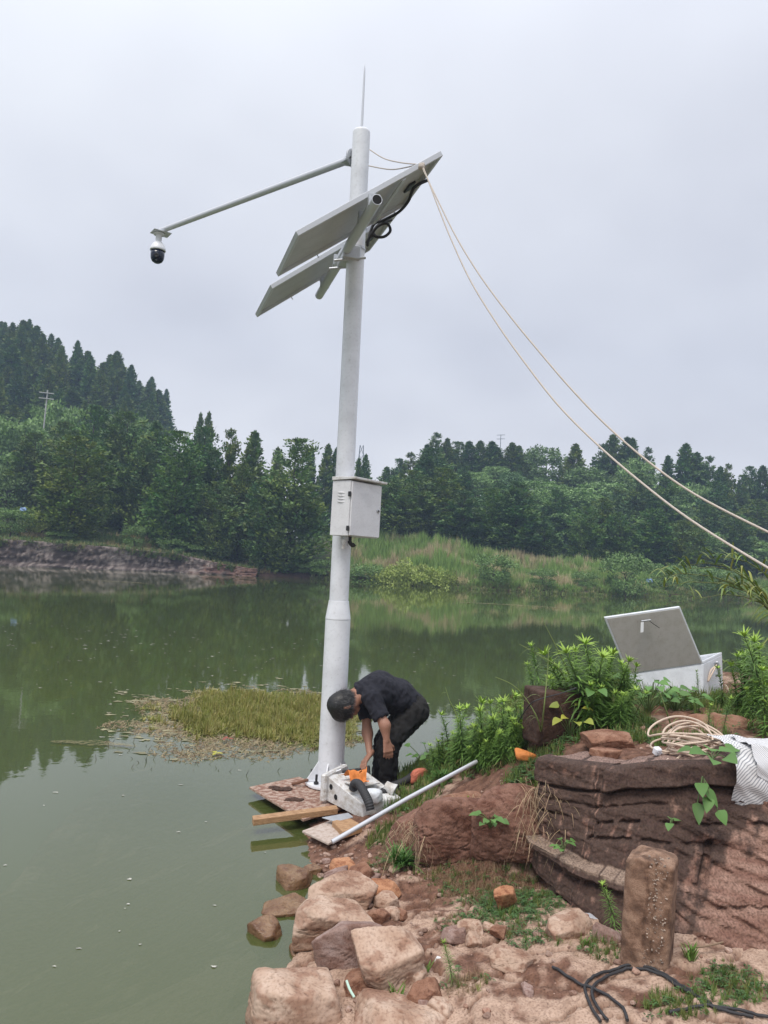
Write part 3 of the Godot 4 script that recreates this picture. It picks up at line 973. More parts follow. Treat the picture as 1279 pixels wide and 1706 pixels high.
	for q in hero:
		if q[3] == gs:
			q[1].w *= rf(1.1, 1.7)
			q[1].y += rf(-0.9, 0.5)
			q[1].x += rf(-0.5, 0.5)
			if rng.randf() < 0.35:
				q[0] = ["cypress", "cypress3"][rng.randi() % 2]
		tree(q[0], "cedar_tree" if q[2].contains("cedar") else "cypress_tree", q[2], "tree", q[3], q[1].x, q[1].z, q[1].y, q[1].w, -1)
	var broad := [
		["feather", Vector4(-41.9, 16.02, -86.0, 4.02), "feathery pale green tree at the far left, below the dark hill"],
		["feather", Vector4(-39.9, 19.33, -92.0, 3.59), "layered pale green tree behind the utility pole"],
		["feather", Vector4(-43.0, 14.58, -84.0, 2.95), "pale green tree cut by the left edge under the dark hill"],
		["broad", Vector4(-36.5, 9.36, -74.0, 2.14), "rounded mid-green tree at the left edge above the shore"],
		["feather", Vector4(-36.7, 11.69, -80.0, 2.18), "flat-topped green tree left of the leftmost shore cypress"],
		["feather", Vector4(-32.1, 19.24, -100.0, 2.34), "pale feathery tree peeping between the cypresses and the dark hill"],
		["broad", Vector4(-46.2, 32.99, -133.0, 1.14), "thin bare-looking grey-green tree on the left hill's ridge"],
		["broad", Vector4(23.6, 20.18, -113.0, 3.70), "round broadleaf tree with a domed crown on the right skyline"],
		["broad", Vector4(20.8, 18.99, -112.0, 2.18), "small broadleaf tree at the left foot of the domed skyline tree"],
		["feather", Vector4(19.0, 10.04, -92.0, 3.23), "pale feathery tree on the right slope beside the tallest front cypress"],
		["feather", Vector4(24.0, 12.55, -98.0, 4.20), "wide layered pale tree in the middle of the right slope"],
		["feather", Vector4(20.2, 13.67, -102.0, 3.98), "layered green tree under the domed skyline tree"],
		["feather", Vector4(29.4, 14.19, -102.0, 3.98), "layered green tree on the right slope under the skyline clump"],
		["feather", Vector4(20.0, 8.63, -86.0, 2.68), "low spreading pale tree above the reeds on the right"],
		["broad", Vector4(28.3, 16.63, -106.0, 3.72), "dark broadleaf tree below the skyline clump of cedars"],
		["feather", Vector4(34.5, 18.24, -106.0, 2.89), "feathery tree under the skyline clump where the ropes cross"],
		["feather", Vector4(40.6, 14.82, -102.0, 3.18), "feathery tree on the right slope between the rope strands"],
		["broad", Vector4(-0.2, 12.32, -100.0, 1.95), "green broadleaf tree just right of the control box's roof"],
	]
	for q in broad:
		tree(q[0], "broadleaf_tree", q[2], "tree", "", q[1].x, q[1].z, q[1].y, q[1].w, 0)
	var bushes := [
		["shrub", Vector4(21.2, 4.13, -66.5, 2.07), "round green bush at the far shore right of the reeds"],
		["shrub", Vector4(9.3, 3.12, -63.5, 1.78), "dark green rounded bush at the waterline in the middle of the reeds"],
		["lime", Vector4(2.7, 2.27, -64.0, 2.00), "yellow-green low bush over the cut bank right of the pole"],
		["lime", Vector4(0.9, 1.66, -64.6, 1.51), "small yellow-green bush beside the pole under the control box"],
		["lime", Vector4(5.0, 1.70, -63.5, 1.24), "low yellow-green bush at the waterline left of the dried tuft"],
		["shrub", Vector4(-1.3, 1.79, -65.5, 1.79), "green bush behind the pole under the control box"],
		["shrub", Vector4(-4.7, 1.86, -66.8, 1.56), "green bush at the waterline left of the pole"],
		["shrub", Vector4(-6.2, 1.35, -67.0, 1.31), "small green bush at the foot of the broad rounded cypress"],
		["lime", Vector4(-28.1, 4.51, -63.5, 1.29), "yellow-green bush on the far left bank above the boulder"],
		["shrub", Vector4(-29.7, 4.68, -61.5, 1.68), "green bush at the left edge above the boulder"],
		["shrub", Vector4(-26.1, 2.89, -62.5, 1.22), "dark ivy bush hanging over the boulder"],
		["shrub", Vector4(-20.9, 3.89, -65.0, 1.01), "bright green sapling bush in the tan grass of the left bank"],
		["shrub", Vector4(-18.1, 2.91, -66.0, 1.54), "dark low bush on the left cliff top by the reddish rock"],
		["shrub", Vector4(-15.9, 2.53, -66.8, 1.56), "dark low bush under the middle of the left row"],
		["shrub", Vector4(26.1, 3.30, -70.5, 1.65), "low olive bush right of the round bush"],
		["shrub", Vector4(30.0, 3.24, -72.0, 1.97), "low bush on the flat shore under the lower rope"],
		["shrub", Vector4(33.2, 3.12, -73.5, 1.72), "low bush on the flat shore near the right edge"],
		["shrub", Vector4(13.5, 2.12, -64.2, 1.15), "small green bush among the reeds left of the round bush"],
		["shrub", Vector4(17.5, 2.06, -66.0, 1.13), "small green bush at the water between reeds and round bush"],
	]
	for q in bushes:
		tree(q[0], "bush", q[2], "bush", "", q[1].x, q[1].z, q[1].y, q[1].w, 0)
	# dense cedar forest on the left hill
	var k := 0
	for gz in 16:
		for gx in 24:
			var z := -90.0 - gz * 4.2 + rf(-1.9, 1.9)
			var x := -31.0 - gx * 3.5 + rf(-1.6, 1.6) - gz * 1.0
			var sight := x / -z
			if sight < -0.62 or sight > -0.258:
				continue
			if z > -100.0 and sight > -0.36:
				continue
			k += 1
			tree("cedar" if rng.randf() < 0.6 else "cedar2", "cedar_tree", "dark cedar in the dense forest covering the left hill", "tree", "cedars covering the left hill", x, z, far_h(x, z) + rf(6.5, 11.5), rf(1.3, 2.5), -1)
	# mixed growth on the right slope
	for gz in 7:
		for gx in 17:
			var z := -86.0 - gz * 4.2 + rf(-1.7, 1.7)
			var x := 0.0 + gx * 4.4 + rf(-2, 2)
			var sight := x / -z
			if sight > 0.58:
				continue
			var pick := rng.randf()
			if pick < 0.45:
				tree("feather", "broadleaf_tree", "spreading broadleaf tree in the mixed growth on the right slope", "tree", "broadleaf trees on the right slope", x, z, far_h(x, z) + rf(3.2, 5.0), rf(2.2, 3.4), 0)
			elif pick < 0.7 and gz < 5:
				tree("broad", "broadleaf_tree", "spreading broadleaf tree in the mixed growth on the right slope", "tree", "broadleaf trees on the right slope", x, z, far_h(x, z) + rf(3.0, 4.6), rf(2.0, 2.8), 1)
			elif gx > 11 or gz < 2:
				tree("cypress", "cypress_tree", "dark cypress in the mixed growth on the right slope", "tree", "cypresses on the right slope", x, z, far_h(x, z) + rf(5.0, 7.0), rf(1.4, 2.0), -1)
	# utility pole on the left, antenna and pylon on the skyline
	var wood := mat(lin(0.42, 0.42, 0.41), 0.9)
	var up := thing("utility_pole", "thin grey utility pole with two crossarms among the left trees", "utility pole", Vector3(Vector4(-39.9, 19.32, -88.0, 0.34).x, far_h(Vector4(-39.9, 19.32, -88.0, 0.34).x, -88.0), -88))
	var uh := Vector4(-39.6, 19.34, -88.0, 0.34).y - up.position.y
	part("pole", tube_mesh(PackedVector3Array([Vector3.ZERO, Vector3(0.3, uh, 0)]), [0.11, 0.08], 8), wood, up)
	for y in [uh - 0.35, uh - 1.0]:
		part("crossarm", box_mesh(Vector3(0.28, y, 0.12), Basis(Vector3.UP, 0.3), Vector3(1.6, 0.1, 0.1)), wood, up)
	var an := thing("antenna_mast", "small antenna mast with crossbars on the right skyline", "antenna", Vector3(Vector4(17.1, 21.91, -116.0, 0.05).x, 12, -116))
	var ah := Vector4(17.1, 21.91, -116.0, 0.05).y - 12.0
	var st := mat(lin(0.20, 0.23, 0.27), 0.7)
	part("mast", tube_mesh(PackedVector3Array([Vector3.ZERO, Vector3(0, ah, 0)]), [0.09, 0.05], 6), st, an)
	for y in [ah - 0.1, ah - 0.7]:
		part("crossbar", tube_mesh(PackedVector3Array([Vector3(-0.6, y, 0), Vector3(0.6, y + 0.1, 0)]), [0.04], 5), st, an)
	var py := thing("lattice_pylon", "slim lattice pylon rising beside the white pole above the trees", "pylon", Vector3(Vector4(-4.0, 19.37, -118.0, 0.05).x, 6, -118))
	var ph := Vector4(-4.0, 19.37, -118.0, 0.05).y - 6.0
	var lm := MB.new()
	for s in [[-1, -1], [1, -1], [1, 1], [-1, 1]]:
		tube(lm, PackedVector3Array([Vector3(s[0] * 0.9, 0, s[1] * 0.9), Vector3(s[0] * 0.25, ph, s[1] * 0.25)]), [0.06], 5)
	part("legs", lm.mesh(), st, py)
	var br := MB.new()
	for i in 9:
		var y0 := ph * i / 9.0
		var y1 := ph * (i + 1) / 9.0
		var r0 := lerpf(0.9, 0.25, i / 9.0)
		var r1 := lerpf(0.9, 0.25, (i + 1) / 9.0)
		for s in [-1, 1]:
			tube(br, PackedVector3Array([Vector3(-r0 * s, y0, r0), Vector3(r1 * s, y1, r1)]), [0.035], 4)
			tube(br, PackedVector3Array([Vector3(-r0, y0, -r0 * s), Vector3(-r1, y1, r1 * s)]), [0.035], 4)
	part("bracing", br.mesh(), st, py)

# ---------------------------------------------------------------- reeds and grass of the far bank
func tuft_mesh(seed_: int, blades: int, h: float, spread: float, w: float, droop: float, plume := 0.0) -> ArrayMesh:
	rng.seed = seed_
	var m := MB.new()
	for b in blades:
		var a := rf(0, TAU)
		var lean := rf(0.05, spread)
		var d := Vector3(cos(a) * lean, 1, sin(a) * lean).normalized()
		var side := Vector3(-sin(a + rf(-1, 1)), 0, cos(a + rf(-1, 1))).normalized()
		m.col = Color.WHITE * rf(0.7, 1.2)
		m.col.a = 1
		var l := h * rf(0.55, 1.0)
		blade(m, Vector3(rf(-1, 1), 0, rf(-1, 1)) * h * 0.08, d, side, l, w, droop * rf(0.3, 1.0) * lean * 2.0, 3)
	return m.mesh()

func scatter(called: String, label: String, mesh: Mesh, material: Material, xf: Array, cols: Array) -> void:
	var mm := MultiMesh.new()
	mm.transform_format = MultiMesh.TRANSFORM_3D
	mm.use_colors = true
	mm.mesh = mesh
	mm.instance_count = xf.size()
	for i in xf.size():
		mm.set_instance_transform(i, xf[i])
		mm.set_instance_color(i, cols[i])
	var o := MultiMeshInstance3D.new()
	o.name = numbered(called)
	o.multimesh = mm
	o.material_override = material
	add_child(o, true)
	o.set_meta("kind", "stuff")
	o.set_meta("label", label)
	o.set_meta("category", called.replace("_", " "))

func build_reeds() -> void:
	var reed := tuft_mesh(31, 20, 1.0, 0.5, 0.05, 0.3)
	var low := tuft_mesh(32, 18, 1.0, 0.9, 0.06, 0.5)
	rng.seed = 33
	var xr := []
	var cr := []
	var xg := []
	var cg := []
	var pn := nz(0.16, 171, 3)
	for i in 9000:
		var x := rf(-4.5, 50.0)
		var d := rf(0.2, 9.5)
		var z := tab(x, SHORE) - d
		var e := pn.get_noise_2d(x, z * 2.0)
		var green := Color(0.29, 0.44, 0.12)
		var tan_ := Color(0.62, 0.52, 0.33)
		var c := green.lerp(tan_, smoothstep(-0.05, 0.35, e + rf(-0.32, 0.2) + (0.12 if x > 9.0 and x < 20.0 else 0.0) - (0.2 if x > 24.0 else 0.0)))
		var h := rf(0.6, 1.25) * (1.0 + 0.7 * pn.get_noise_2d(x * 2.5, z * 2.5)) * (1.5 if d > 3.5 and x < 8.0 else 1.15) * (0.55 if x > 22.0 else 1.0) * (0.55 if d < 1.2 else 1.0)
		xr.append(Transform3D(Basis(Vector3.UP, rf(0, TAU)).scaled(Vector3(1, h, 1)), Vector3(x, far_h(x, z) - 0.05, z)))
		cr.append(c * rf(0.8, 1.15))
	for i in 2600:
		var x := rf(-31.0, -9.0)
		var d := rf(0.3, 8.0)
		var z := tab(x, SHORE) - d
		var e := pn.get_noise_2d(x, z * 2.0)
		var c := Color(0.20, 0.29, 0.09).lerp(Color(0.52, 0.42, 0.22), smoothstep(-0.05, 0.25, e + rf(-0.15, 0.15) + (0.15 if x > -22.5 and x < -15.0 else -0.15)))
		xg.append(Transform3D(Basis(Vector3.UP, rf(0, TAU)).scaled(Vector3(0.8, rf(0.35, 0.8), 0.8)), Vector3(x, far_h(x, z) - 0.05, z)))
		cg.append(c * rf(0.8, 1.15))
	for i in 1500:
		var x := rf(-30.0, -10.5)
		var z := tab(x, SHORE) + rf(-0.8, 0.75)
		xg.append(Transform3D(Basis(Vector3.UP, rf(0, TAU)).scaled(Vector3(0.8, rf(0.3, 0.75), 0.8)), Vector3(x, tab(x, BANK) + rf(-0.35, 0.15), z)))
		cg.append(Color(0.13, 0.21, 0.06).lerp(Color(0.36, 0.30, 0.15), pow(rng.randf(), 3.0)) * rf(0.7, 1.15))
	# waterline fringe on the right and grass on the slopes behind
	for i in 3400:
		var x := rf(-6.0, 55.0)
		var d := rf(-0.15, 1.0)
		var z := tab(x, SHORE) - d
		xg.append(Transform3D(Basis(Vector3.UP, rf(0, TAU)).scaled(Vector3(0.7, rf(0.3, 0.65), 0.7)), Vector3(x, maxf(far_h(x, z), 0.0) - 0.05, z)))
		cg.append(Color(0.22, 0.32, 0.09).lerp(Color(0.38, 0.33, 0.18), pow(rng.randf(), 2.5)) * rf(0.8, 1.2))
	for i in 5000:
		var x := rf(-34.0, 60.0)
		var z := tab(x, SHORE) - rf(8.0, 42.0)
		xg.append(Transform3D(Basis(Vector3.UP, rf(0, TAU)).scaled(Vector3(1.3, rf(0.5, 1.2), 1.3)), Vector3(x, far_h(x, z) - 0.05, z)))
		cg.append(Color(0.13, 0.19, 0.065) * rf(0.7, 1.3))
	scatter("reeds", "tall green and straw-coloured reeds along the far right shore", reed, M.grass, xr, cr)
	scatter("grass", "rough grass and ground cover on the far bank", low, M.grass, xg, cg)
	# drying tufts that hang into the water
	var tm := leaf_mat(Color.WHITE)
	for q in [[Vector3(7.660, 0.000, -72.944), "straw-coloured dead tuft hanging into the water right of the low yellow-green bush", 1.25], [Vector3(16.038, 0.000, -70.570), "straw-coloured tuft at the waterline left of the round bush", 1.3], [Vector3(-22.281, 0.000, -62.139), "small straw tuft at the foot of the left cliff", 1.2], [Vector3(27.733, 0.000, -78.852), "pale tuft at the waterline right of the round bush", 0.8]]:
		rng.seed = int(absf(q[0].x) * 100)
		var m := MB.new()
		for b in 150:
			var a := rf(0, TAU)
			var ln := rf(0.15, 0.9)
			m.col = Color(0.34, 0.245, 0.14) * rf(0.6, 1.2)
			m.col.a = 1
			blade(m, Vector3(rf(-0.25, 0.25), 0.0, rf(-0.25, 0.25)), Vector3(cos(a) * ln, 1, sin(a) * ln).normalized(), Vector3(-sin(a), 0, cos(a)), q[2] * rf(0.5, 1.0), 0.05, 0.75 * ln, 4)
		var o := solo("dry_grass_tuft", m.mesh(), tm, q[1], "grass tuft")
		o.position = q[0] + Vector3(0, 0.05, -0.3)
	# blue specks: a tarpaulin patch on the left bank and a blue sheet on the right
	for q in [[Vector3(-28.135, 4.379, -60.000), "small light blue tarpaulin on the far left bank", 0.5], [Vector3(23.716, 1.484, -68.000), "small pale blue sheet beside the round bush", 0.55]]:
		var m := MB.new()
		for j in 7:
			for i in 9:
				m.p(Vector3((i - 4) * 0.12 * q[2], (j - 3) * 0.09 * q[2] + 0.03 * sin(i * 1.3), 0.05 * sin(i * 0.9 + j)), Vector2(i, j))
		for j in 6:
			for i in 8:
				m.iquad(j * 9 + i, j * 9 + i + 9, j * 9 + i + 10, j * 9 + i + 1)
		var o := solo("tarpaulin", m.mesh(), mat(lin(0.22, 0.34, 0.55), 0.6), q[1], "tarpaulin")
		o.position = q[0]
	# floating straw rafts out on the pond
	for q in [[Vector3(-14.535, 0.000, -42.332), 2.0, 0.35, "thin raft of yellow straw floating near the far left shore"], [Vector3(6.769, 0.000, -40.786), 2.6, 0.22, "thin straw line floating in front of the far reeds"], [Vector3(-2.833, 0.000, -7.999), 0.42, 0.10, "drifting line of pale scum left of the weed mat"]]:
		rng.seed = 7 + int(q[1] * 10)
		var m := MB.new()
		for b in 260:
			var t := rf(-1, 1)
			var at := Vector3(t * q[1], 0.006 + rf(0, 0.02), rf(-1, 1) * q[2] * (1.0 - absf(t)) + 0.12 * q[1] * t * t)
			var a := rf(-0.4, 0.4)
			m.col = Color(0.36, 0.30, 0.16) * rf(0.6, 1.2)
			m.col.a = 1
			blade(m, at, Vector3(cos(a), rf(0, 0.12), sin(a)), Vector3(-sin(a), 0, cos(a)), q[1] * rf(0.06, 0.14), q[1] * 0.015, 0.02, 2)
		var o := solo("floating_straw", m.mesh(), tm, q[3], "straw")
		o.position = q[0]
var ROPE_A := [Vector3(0.272, 4.705, -5.526), Vector3(0.400, 4.336, -5.283), Vector3(0.551, 3.957, -4.998), Vector3(0.715, 3.594, -4.687), Vector3(0.858, 3.298, -4.415), Vector3(0.984, 3.045, -4.174), Vector3(1.118, 2.802, -3.924), Vector3(1.253, 2.587, -3.665), Vector3(1.386, 2.412, -3.414), Vector3(1.552, 2.246, -3.100), Vector3(1.624, 2.185, -2.960), Vector3(2.3, 1.62, -1.9), Vector3(3.1, 0.62, -0.75)]
var ROPE_B := [Vector3(0.264, 4.676, -5.513), Vector3(0.368, 4.313, -5.286), Vector3(0.494, 3.916, -5.007), Vector3(0.642, 3.532, -4.684), Vector3(0.784, 3.197, -4.371), Vector3(0.906, 2.929, -4.101), Vector3(1.034, 2.695, -3.826), Vector3(1.160, 2.488, -3.548), Vector3(1.296, 2.288, -3.246), Vector3(1.455, 2.098, -2.900), Vector3(1.518, 2.037, -2.761), Vector3(2.2, 1.5, -1.75), Vector3(3.0, 0.60, -0.7)]

# ---------------------------------------------------------------- the camera pole
func build_pole() -> void:
	var base := Vector3(-0.335, 0.10, -6.78)
	var axis := Vector3(-0.062, 5.82, 0).normalized()
	var B := frame_of(axis)
	var t := thing("camera_pole", "tall white steel pole with stepped lower section, arm and lightning rod, at the water's edge", "pole", base)
	var ring := func(y: float, r: float) -> Vector2: return Vector2(r, y)
	part("lower_tube", lathe_mesh(Vector3.ZERO, B, [ring.call(0.0, 0.113), ring.call(1.395, 0.110), ring.call(1.402, 0.108)], 40), M.white_paint, t)
	part("reducer", lathe_mesh(Vector3.ZERO, B, [ring.call(1.398, 0.106), ring.call(1.404, 0.111), ring.call(1.412, 0.111), ring.call(1.425, 0.109), ring.call(1.55, 0.090), ring.call(1.560, 0.0905), ring.call(1.566, 0.088)], 40), M.white_paint, t)
	part("upper_tube", lathe_mesh(Vector3.ZERO, B, [ring.call(1.555, 0.084), ring.call(5.80, 0.079), ring.call(5.815, 0.077), ring.call(5.825, 0.07), ring.call(5.828, 0.0)], 40), M.white_paint, t)
	part("lightning_rod", lathe_mesh(Vector3.ZERO, B, [ring.call(5.81, 0.012), ring.call(6.35, 0.009), ring.call(6.41, 0.006), ring.call(6.46, 0.0005)], 10), M.alu, t)
	part("rod_collar", lathe_mesh(Vector3.ZERO, B, [ring.call(5.822, 0.024), ring.call(5.85, 0.024), ring.call(5.855, 0.018), ring.call(5.855, 0.0)], 16), M.alu, t)
	part("base_flange", lathe_mesh(Vector3.ZERO, B, [ring.call(-0.012, 0.0), ring.call(-0.012, 0.21), ring.call(-0.008, 0.214), ring.call(0.012, 0.214), ring.call(0.016, 0.21), ring.call(0.016, 0.1)], 48), M.white_paint, t)
	for k in 6:
		var a := TAU * k / 6.0 + 0.35
		var d := Vector3(cos(a), 0, -sin(a))
		var s := Vector3(d.z, 0, -d.x) * 0.006
		var m := MB.new()
		solid8(m, [d * 0.10 + s + Vector3(0, 0.016, 0), d * 0.205 + s + Vector3(0, 0.016, 0), d * 0.205 + s + Vector3(0, 0.045, 0), d * 0.105 + s + Vector3(0, 0.20, 0), d * 0.10 - s + Vector3(0, 0.016, 0), d * 0.205 - s + Vector3(0, 0.016, 0), d * 0.205 - s + Vector3(0, 0.045, 0), d * 0.105 - s + Vector3(0, 0.20, 0)], 0.002)
		part("gusset", m.mesh(), M.white_paint, t)
		var e := Vector3(cos(a + 0.5), 0, -sin(a + 0.5)) * 0.168
		var bm := MB.new()
		tube(bm, PackedVector3Array([e + Vector3(0, 0.012, 0), e + Vector3(0, 0.095, 0)]), [0.011], 10)
		lathe(bm, e, Basis(), [Vector2(0.021, 0.017), Vector2(0.021, 0.036), Vector2(0.014, 0.038)], 6)
		part("anchor_bolt", bm.mesh(), M.black_plastic, t)
	# weld seam and inspection hatch line on the lower tube, clamp bands above
	for y in [4.72, 4.92]:
		part("band", lathe_mesh(axis * y, B, [ring.call(-0.012, 0.0835), ring.call(-0.010, 0.0865), ring.call(0.010, 0.0865), ring.call(0.012, 0.0835)], 32), M.galv if y > 4.5 else M.white_paint, t)
	# camera arm: runs out over the water to the left and away
	var a0 := Vector3(-0.40, 5.70, -6.80) - base
	var a1 := Vector3(-2.695, 5.613, -8.500) - base
	var ad := (a1 - a0).normalized()
	var AB := frame_of(ad)
	part("arm", lathe_mesh(a0, AB, [ring.call(0.10, 0.033), ring.call((a1 - a0).length(), 0.030), ring.call((a1 - a0).length() + 0.004, 0.0)], 20), M.alu, t)
	part("arm_flange", lathe_mesh(a0, AB, [ring.call(0.075, 0.0), ring.call(0.075, 0.085), ring.call(0.093, 0.085), ring.call(0.093, 0.034), ring.call(0.17, 0.034)], 24), M.galv, t)
	for k in 4:
		var e := AB * Vector3(cos(k * PI / 2 + 0.4), 0, sin(k * PI / 2 + 0.4)) * 0.066
		part("flange_bolt", lathe_mesh(a0 + e, AB, [ring.call(0.06, 0.012), ring.call(0.115, 0.012), ring.call(0.115, 0.0)], 6), M.steel, t)
	for k in 3:
		var e := AB * Vector3(cos(k * TAU / 3), 0, sin(k * TAU / 3))
		var m := MB.new()
		var s := e.cross(ad) * 0.004
		solid8(m, [a0 + ad * 0.094 + e * 0.034 + s, a0 + ad * 0.094 + e * 0.08 + s, a0 + ad * 0.11 + e * 0.08 + s, a0 + ad * 0.2 + e * 0.034 + s, a0 + ad * 0.094 + e * 0.034 - s, a0 + ad * 0.094 + e * 0.08 - s, a0 + ad * 0.11 + e * 0.08 - s, a0 + ad * 0.2 + e * 0.034 - s], 0.001)
		part("arm_gusset", m.mesh(), M.galv, t)
	part("arm_plate", box_mesh(a1 + Vector3(0.0, -0.028, 0), Basis(Vector3.UP, 0.6), Vector3(0.20, 0.012, 0.16), 0.003), M.alu, t)
	# the dome camera hangs under the arm's end
	var c := thing("dome_camera", "white security camera with a dark blue-black dome hanging from the arm's tip", "security camera", a1 + base + Vector3(-0.02, -0.034, 0))
	part("bracket", lathe_mesh(Vector3.ZERO, Basis(), [ring.call(-0.10, 0.028), ring.call(-0.08, 0.034), ring.call(-0.02, 0.034), ring.call(-0.018, 0.062), ring.call(0.0, 0.062), ring.call(0.0, 0.0)], 24), M.white_paint, c)
	part("housing", lathe_mesh(Vector3.ZERO, Basis(), [ring.call(-0.205, 0.0), ring.call(-0.205, 0.083), ring.call(-0.195, 0.088), ring.call(-0.175, 0.086), ring.call(-0.13, 0.066), ring.call(-0.10, 0.04), ring.call(-0.088, 0.0)], 32), M.white_paint, c)
	part("dome", lathe_mesh(Vector3.ZERO, Basis(), [ring.call(-0.345, 0.0), ring.call(-0.342, 0.030), ring.call(-0.325, 0.056), ring.call(-0.295, 0.072), ring.call(-0.26, 0.077), ring.call(-0.204, 0.078), ring.call(-0.204, 0.0)], 32), M.dome_glass, c)
	part("lens_ring", lathe_mesh(Vector3(0.012, -0.275, 0.055), Basis(Vector3.RIGHT, PI * 0.55), [ring.call(0.0, 0.026), ring.call(0.024, 0.026), ring.call(0.026, 0.018), ring.call(0.018, 0.0)], 20), M.black_plastic, c)
	# crossbar through the clamp carries two solar panels
	var b0 := Vector3(-0.185, 4.775, -5.70)
	var b1 := Vector3(-0.80, 4.745, -7.85)
	var bd := (b1 - b0).normalized()
	var CB := frame_of(bd)
	var cb := thing("panel_crossbar", "round grey steel crossbar clamped to the pole under both solar panels", "crossbar", b0)
	part("tube", lathe_mesh(Vector3.ZERO, CB, [ring.call(0.03, 0.0), ring.call(0.004, 0.034), ring.call(0.0, 0.036), ring.call(-0.001, 0.040), ring.call(0.0, 0.042), ring.call((b1 - b0).length(), 0.042), ring.call((b1 - b0).length(), 0.0)], 24), M.alu, cb)
	part("bore", lathe_mesh(-bd * 0.0005, CB, [ring.call(0.0, 0.0), ring.call(0.0, 0.037)], 20), M.hole, cb)
	var at_pole := b0 + (b1 - b0) * 0.505 - b0
	part("saddle", box_mesh(at_pole + Vector3(0.05, -0.01, 0), CB, Vector3(0.13, 0.26, 0.16), 0.01), M.galv, cb)
	for s in [-0.1, 0.1]:
		part("saddle_bolt", tube_mesh(PackedVector3Array([at_pole + bd * s + Vector3(-0.10, -0.09, 0), at_pole + bd * s + Vector3(0.18, -0.05, 0)]), [0.012], 8), M.galv, cb)
	for q in [[0.10, 0], [0.42, 0], [1.35, 0], [1.95, 0]]:
		part("clamp", box_mesh(bd * q[0] + Vector3(0.0, 0.035, 0), CB, Vector3(0.10, 0.045, 0.09), 0.004), M.galv, cb)
	solar_panel("near solar panel, seen from below, tilted down to the left in front of the pole", [Vector3(-0.78, 4.500, -5.80), Vector3(0.305, 5.205, -5.80), Vector3(0.055, 5.195, -6.60), Vector3(-1.04, 4.462, -6.60)])
	solar_panel("far solar panel, seen from below, lower left behind the pole", [Vector3(-1.149, 4.492, -7.0), Vector3(-0.03, 5.252, -6.98), Vector3(-0.286, 5.235, -7.78), Vector3(-1.415, 4.455, -7.78)])
	# black cable from the near panel down to a coil at the pole
	var cab := smooth_path(PackedVector3Array([Vector3(0.205, 5.177, -6.150), Vector3(0.100, 5.110, -6.150), Vector3(0.058, 5.063, -6.300), Vector3(-0.018, 5.057, -6.500), Vector3(-0.141, 5.035, -6.620), Vector3(-0.225, 5.016, -6.660), Vector3(-0.259, 4.946, -6.680), Vector3(-0.279, 4.824, -6.680), Vector3(-0.271, 4.871, -6.660), Vector3(-0.202, 4.975, -6.640), Vector3(-0.119, 5.013, -6.640), Vector3(-0.083, 4.945, -6.630), Vector3(-0.133, 4.888, -6.630), Vector3(-0.207, 4.888, -6.640), Vector3(-0.232, 4.939, -6.660), Vector3(-0.173, 5.028, -6.680), Vector3(-0.079, 5.093, -6.740)]), 8)
	solo("power_cable", tube_mesh(cab, [0.013], 8), M.black_rubber, "black cable looped under the solar panels beside the pole", "cable")
	# control box
	var n0 := Vector3(-0.277, 2.698, -6.450)
	var dx := (Vector3(-0.004, 2.687, -6.820) - n0)
	dx.y = 0
	dx = dx.normalized()
	var inn := Vector3(dx.z, 0, -dx.x)
	if inn.z > 0:
		inn = -inn
	inn = inn * 0.6 + Vector3(-0.62, 0, -0.28) * 0.6
	inn.y = 0
	inn = (inn - dx * inn.dot(dx)).normalized()
	var hgt := 0.47
	var wid := 0.42
	var dep := 0.22
	var bt := thing("control_box", "white steel control box with a locked door and small canopy, strapped on the pole", "control box", n0)
	var P := func(u: float, v: float, w: float) -> Vector3: return dx * u + Vector3.DOWN * v + inn * w
	var m := MB.new()
	solid8(m, [P.call(0, 0, 0.02), P.call(wid, 0, 0.02), P.call(wid, 0, dep), P.call(0, 0, dep), P.call(0, hgt, 0.02), P.call(wid, hgt, 0.02), P.call(wid, hgt, dep), P.call(0, hgt, dep)], 0.004)
	part("housing", m.mesh(), M.box_paint, bt)
	m = MB.new()
	solid8(m, [P.call(0.004, 0.008, 0), P.call(wid - 0.004, 0.008, 0), P.call(wid - 0.004, 0.008, 0.0165), P.call(0.004, 0.008, 0.0165), P.call(0.004, hgt - 0.006, 0), P.call(wid - 0.004, hgt - 0.006, 0), P.call(wid - 0.004, hgt - 0.006, 0.0165), P.call(0.004, hgt - 0.006, 0.0165)], 0.003)
	var door := part("door", m.mesh(), M.box_paint, bt)
	m = MB.new()
	lathe(m, P.call(wid - 0.045, hgt * 0.49, 0.0), frame_of(-inn), [ring.call(-0.004, 0.0185), ring.call(0.006, 0.0185), ring.call(0.009, 0.015), ring.call(0.010, 0.0)], 20)
	part("lock", m.mesh(), M.steel, door)
	m = MB.new()
	box(m, P.call(wid - 0.045, hgt * 0.49, -0.011), frame_of(-inn), Vector3(0.012, 0.004, 0.022), 0.001)
	part("keyhole_cover", m.mesh(), M.black_plastic, door)
	for v in [0.095, 0.385]:
		m = MB.new()
		solid8(m, [P.call(-0.003, v, 0.004), P.call(-0.003, v, 0.032), P.call(-0.003, v + 0.042, 0.032), P.call(-0.003, v + 0.042, 0.004), P.call(-0.017, v, 0.004), P.call(-0.017, v, 0.032), P.call(-0.017, v + 0.042, 0.032), P.call(-0.017, v + 0.042, 0.004)], 0.003)
		part("hinge", m.mesh(), M.black_plastic, bt)
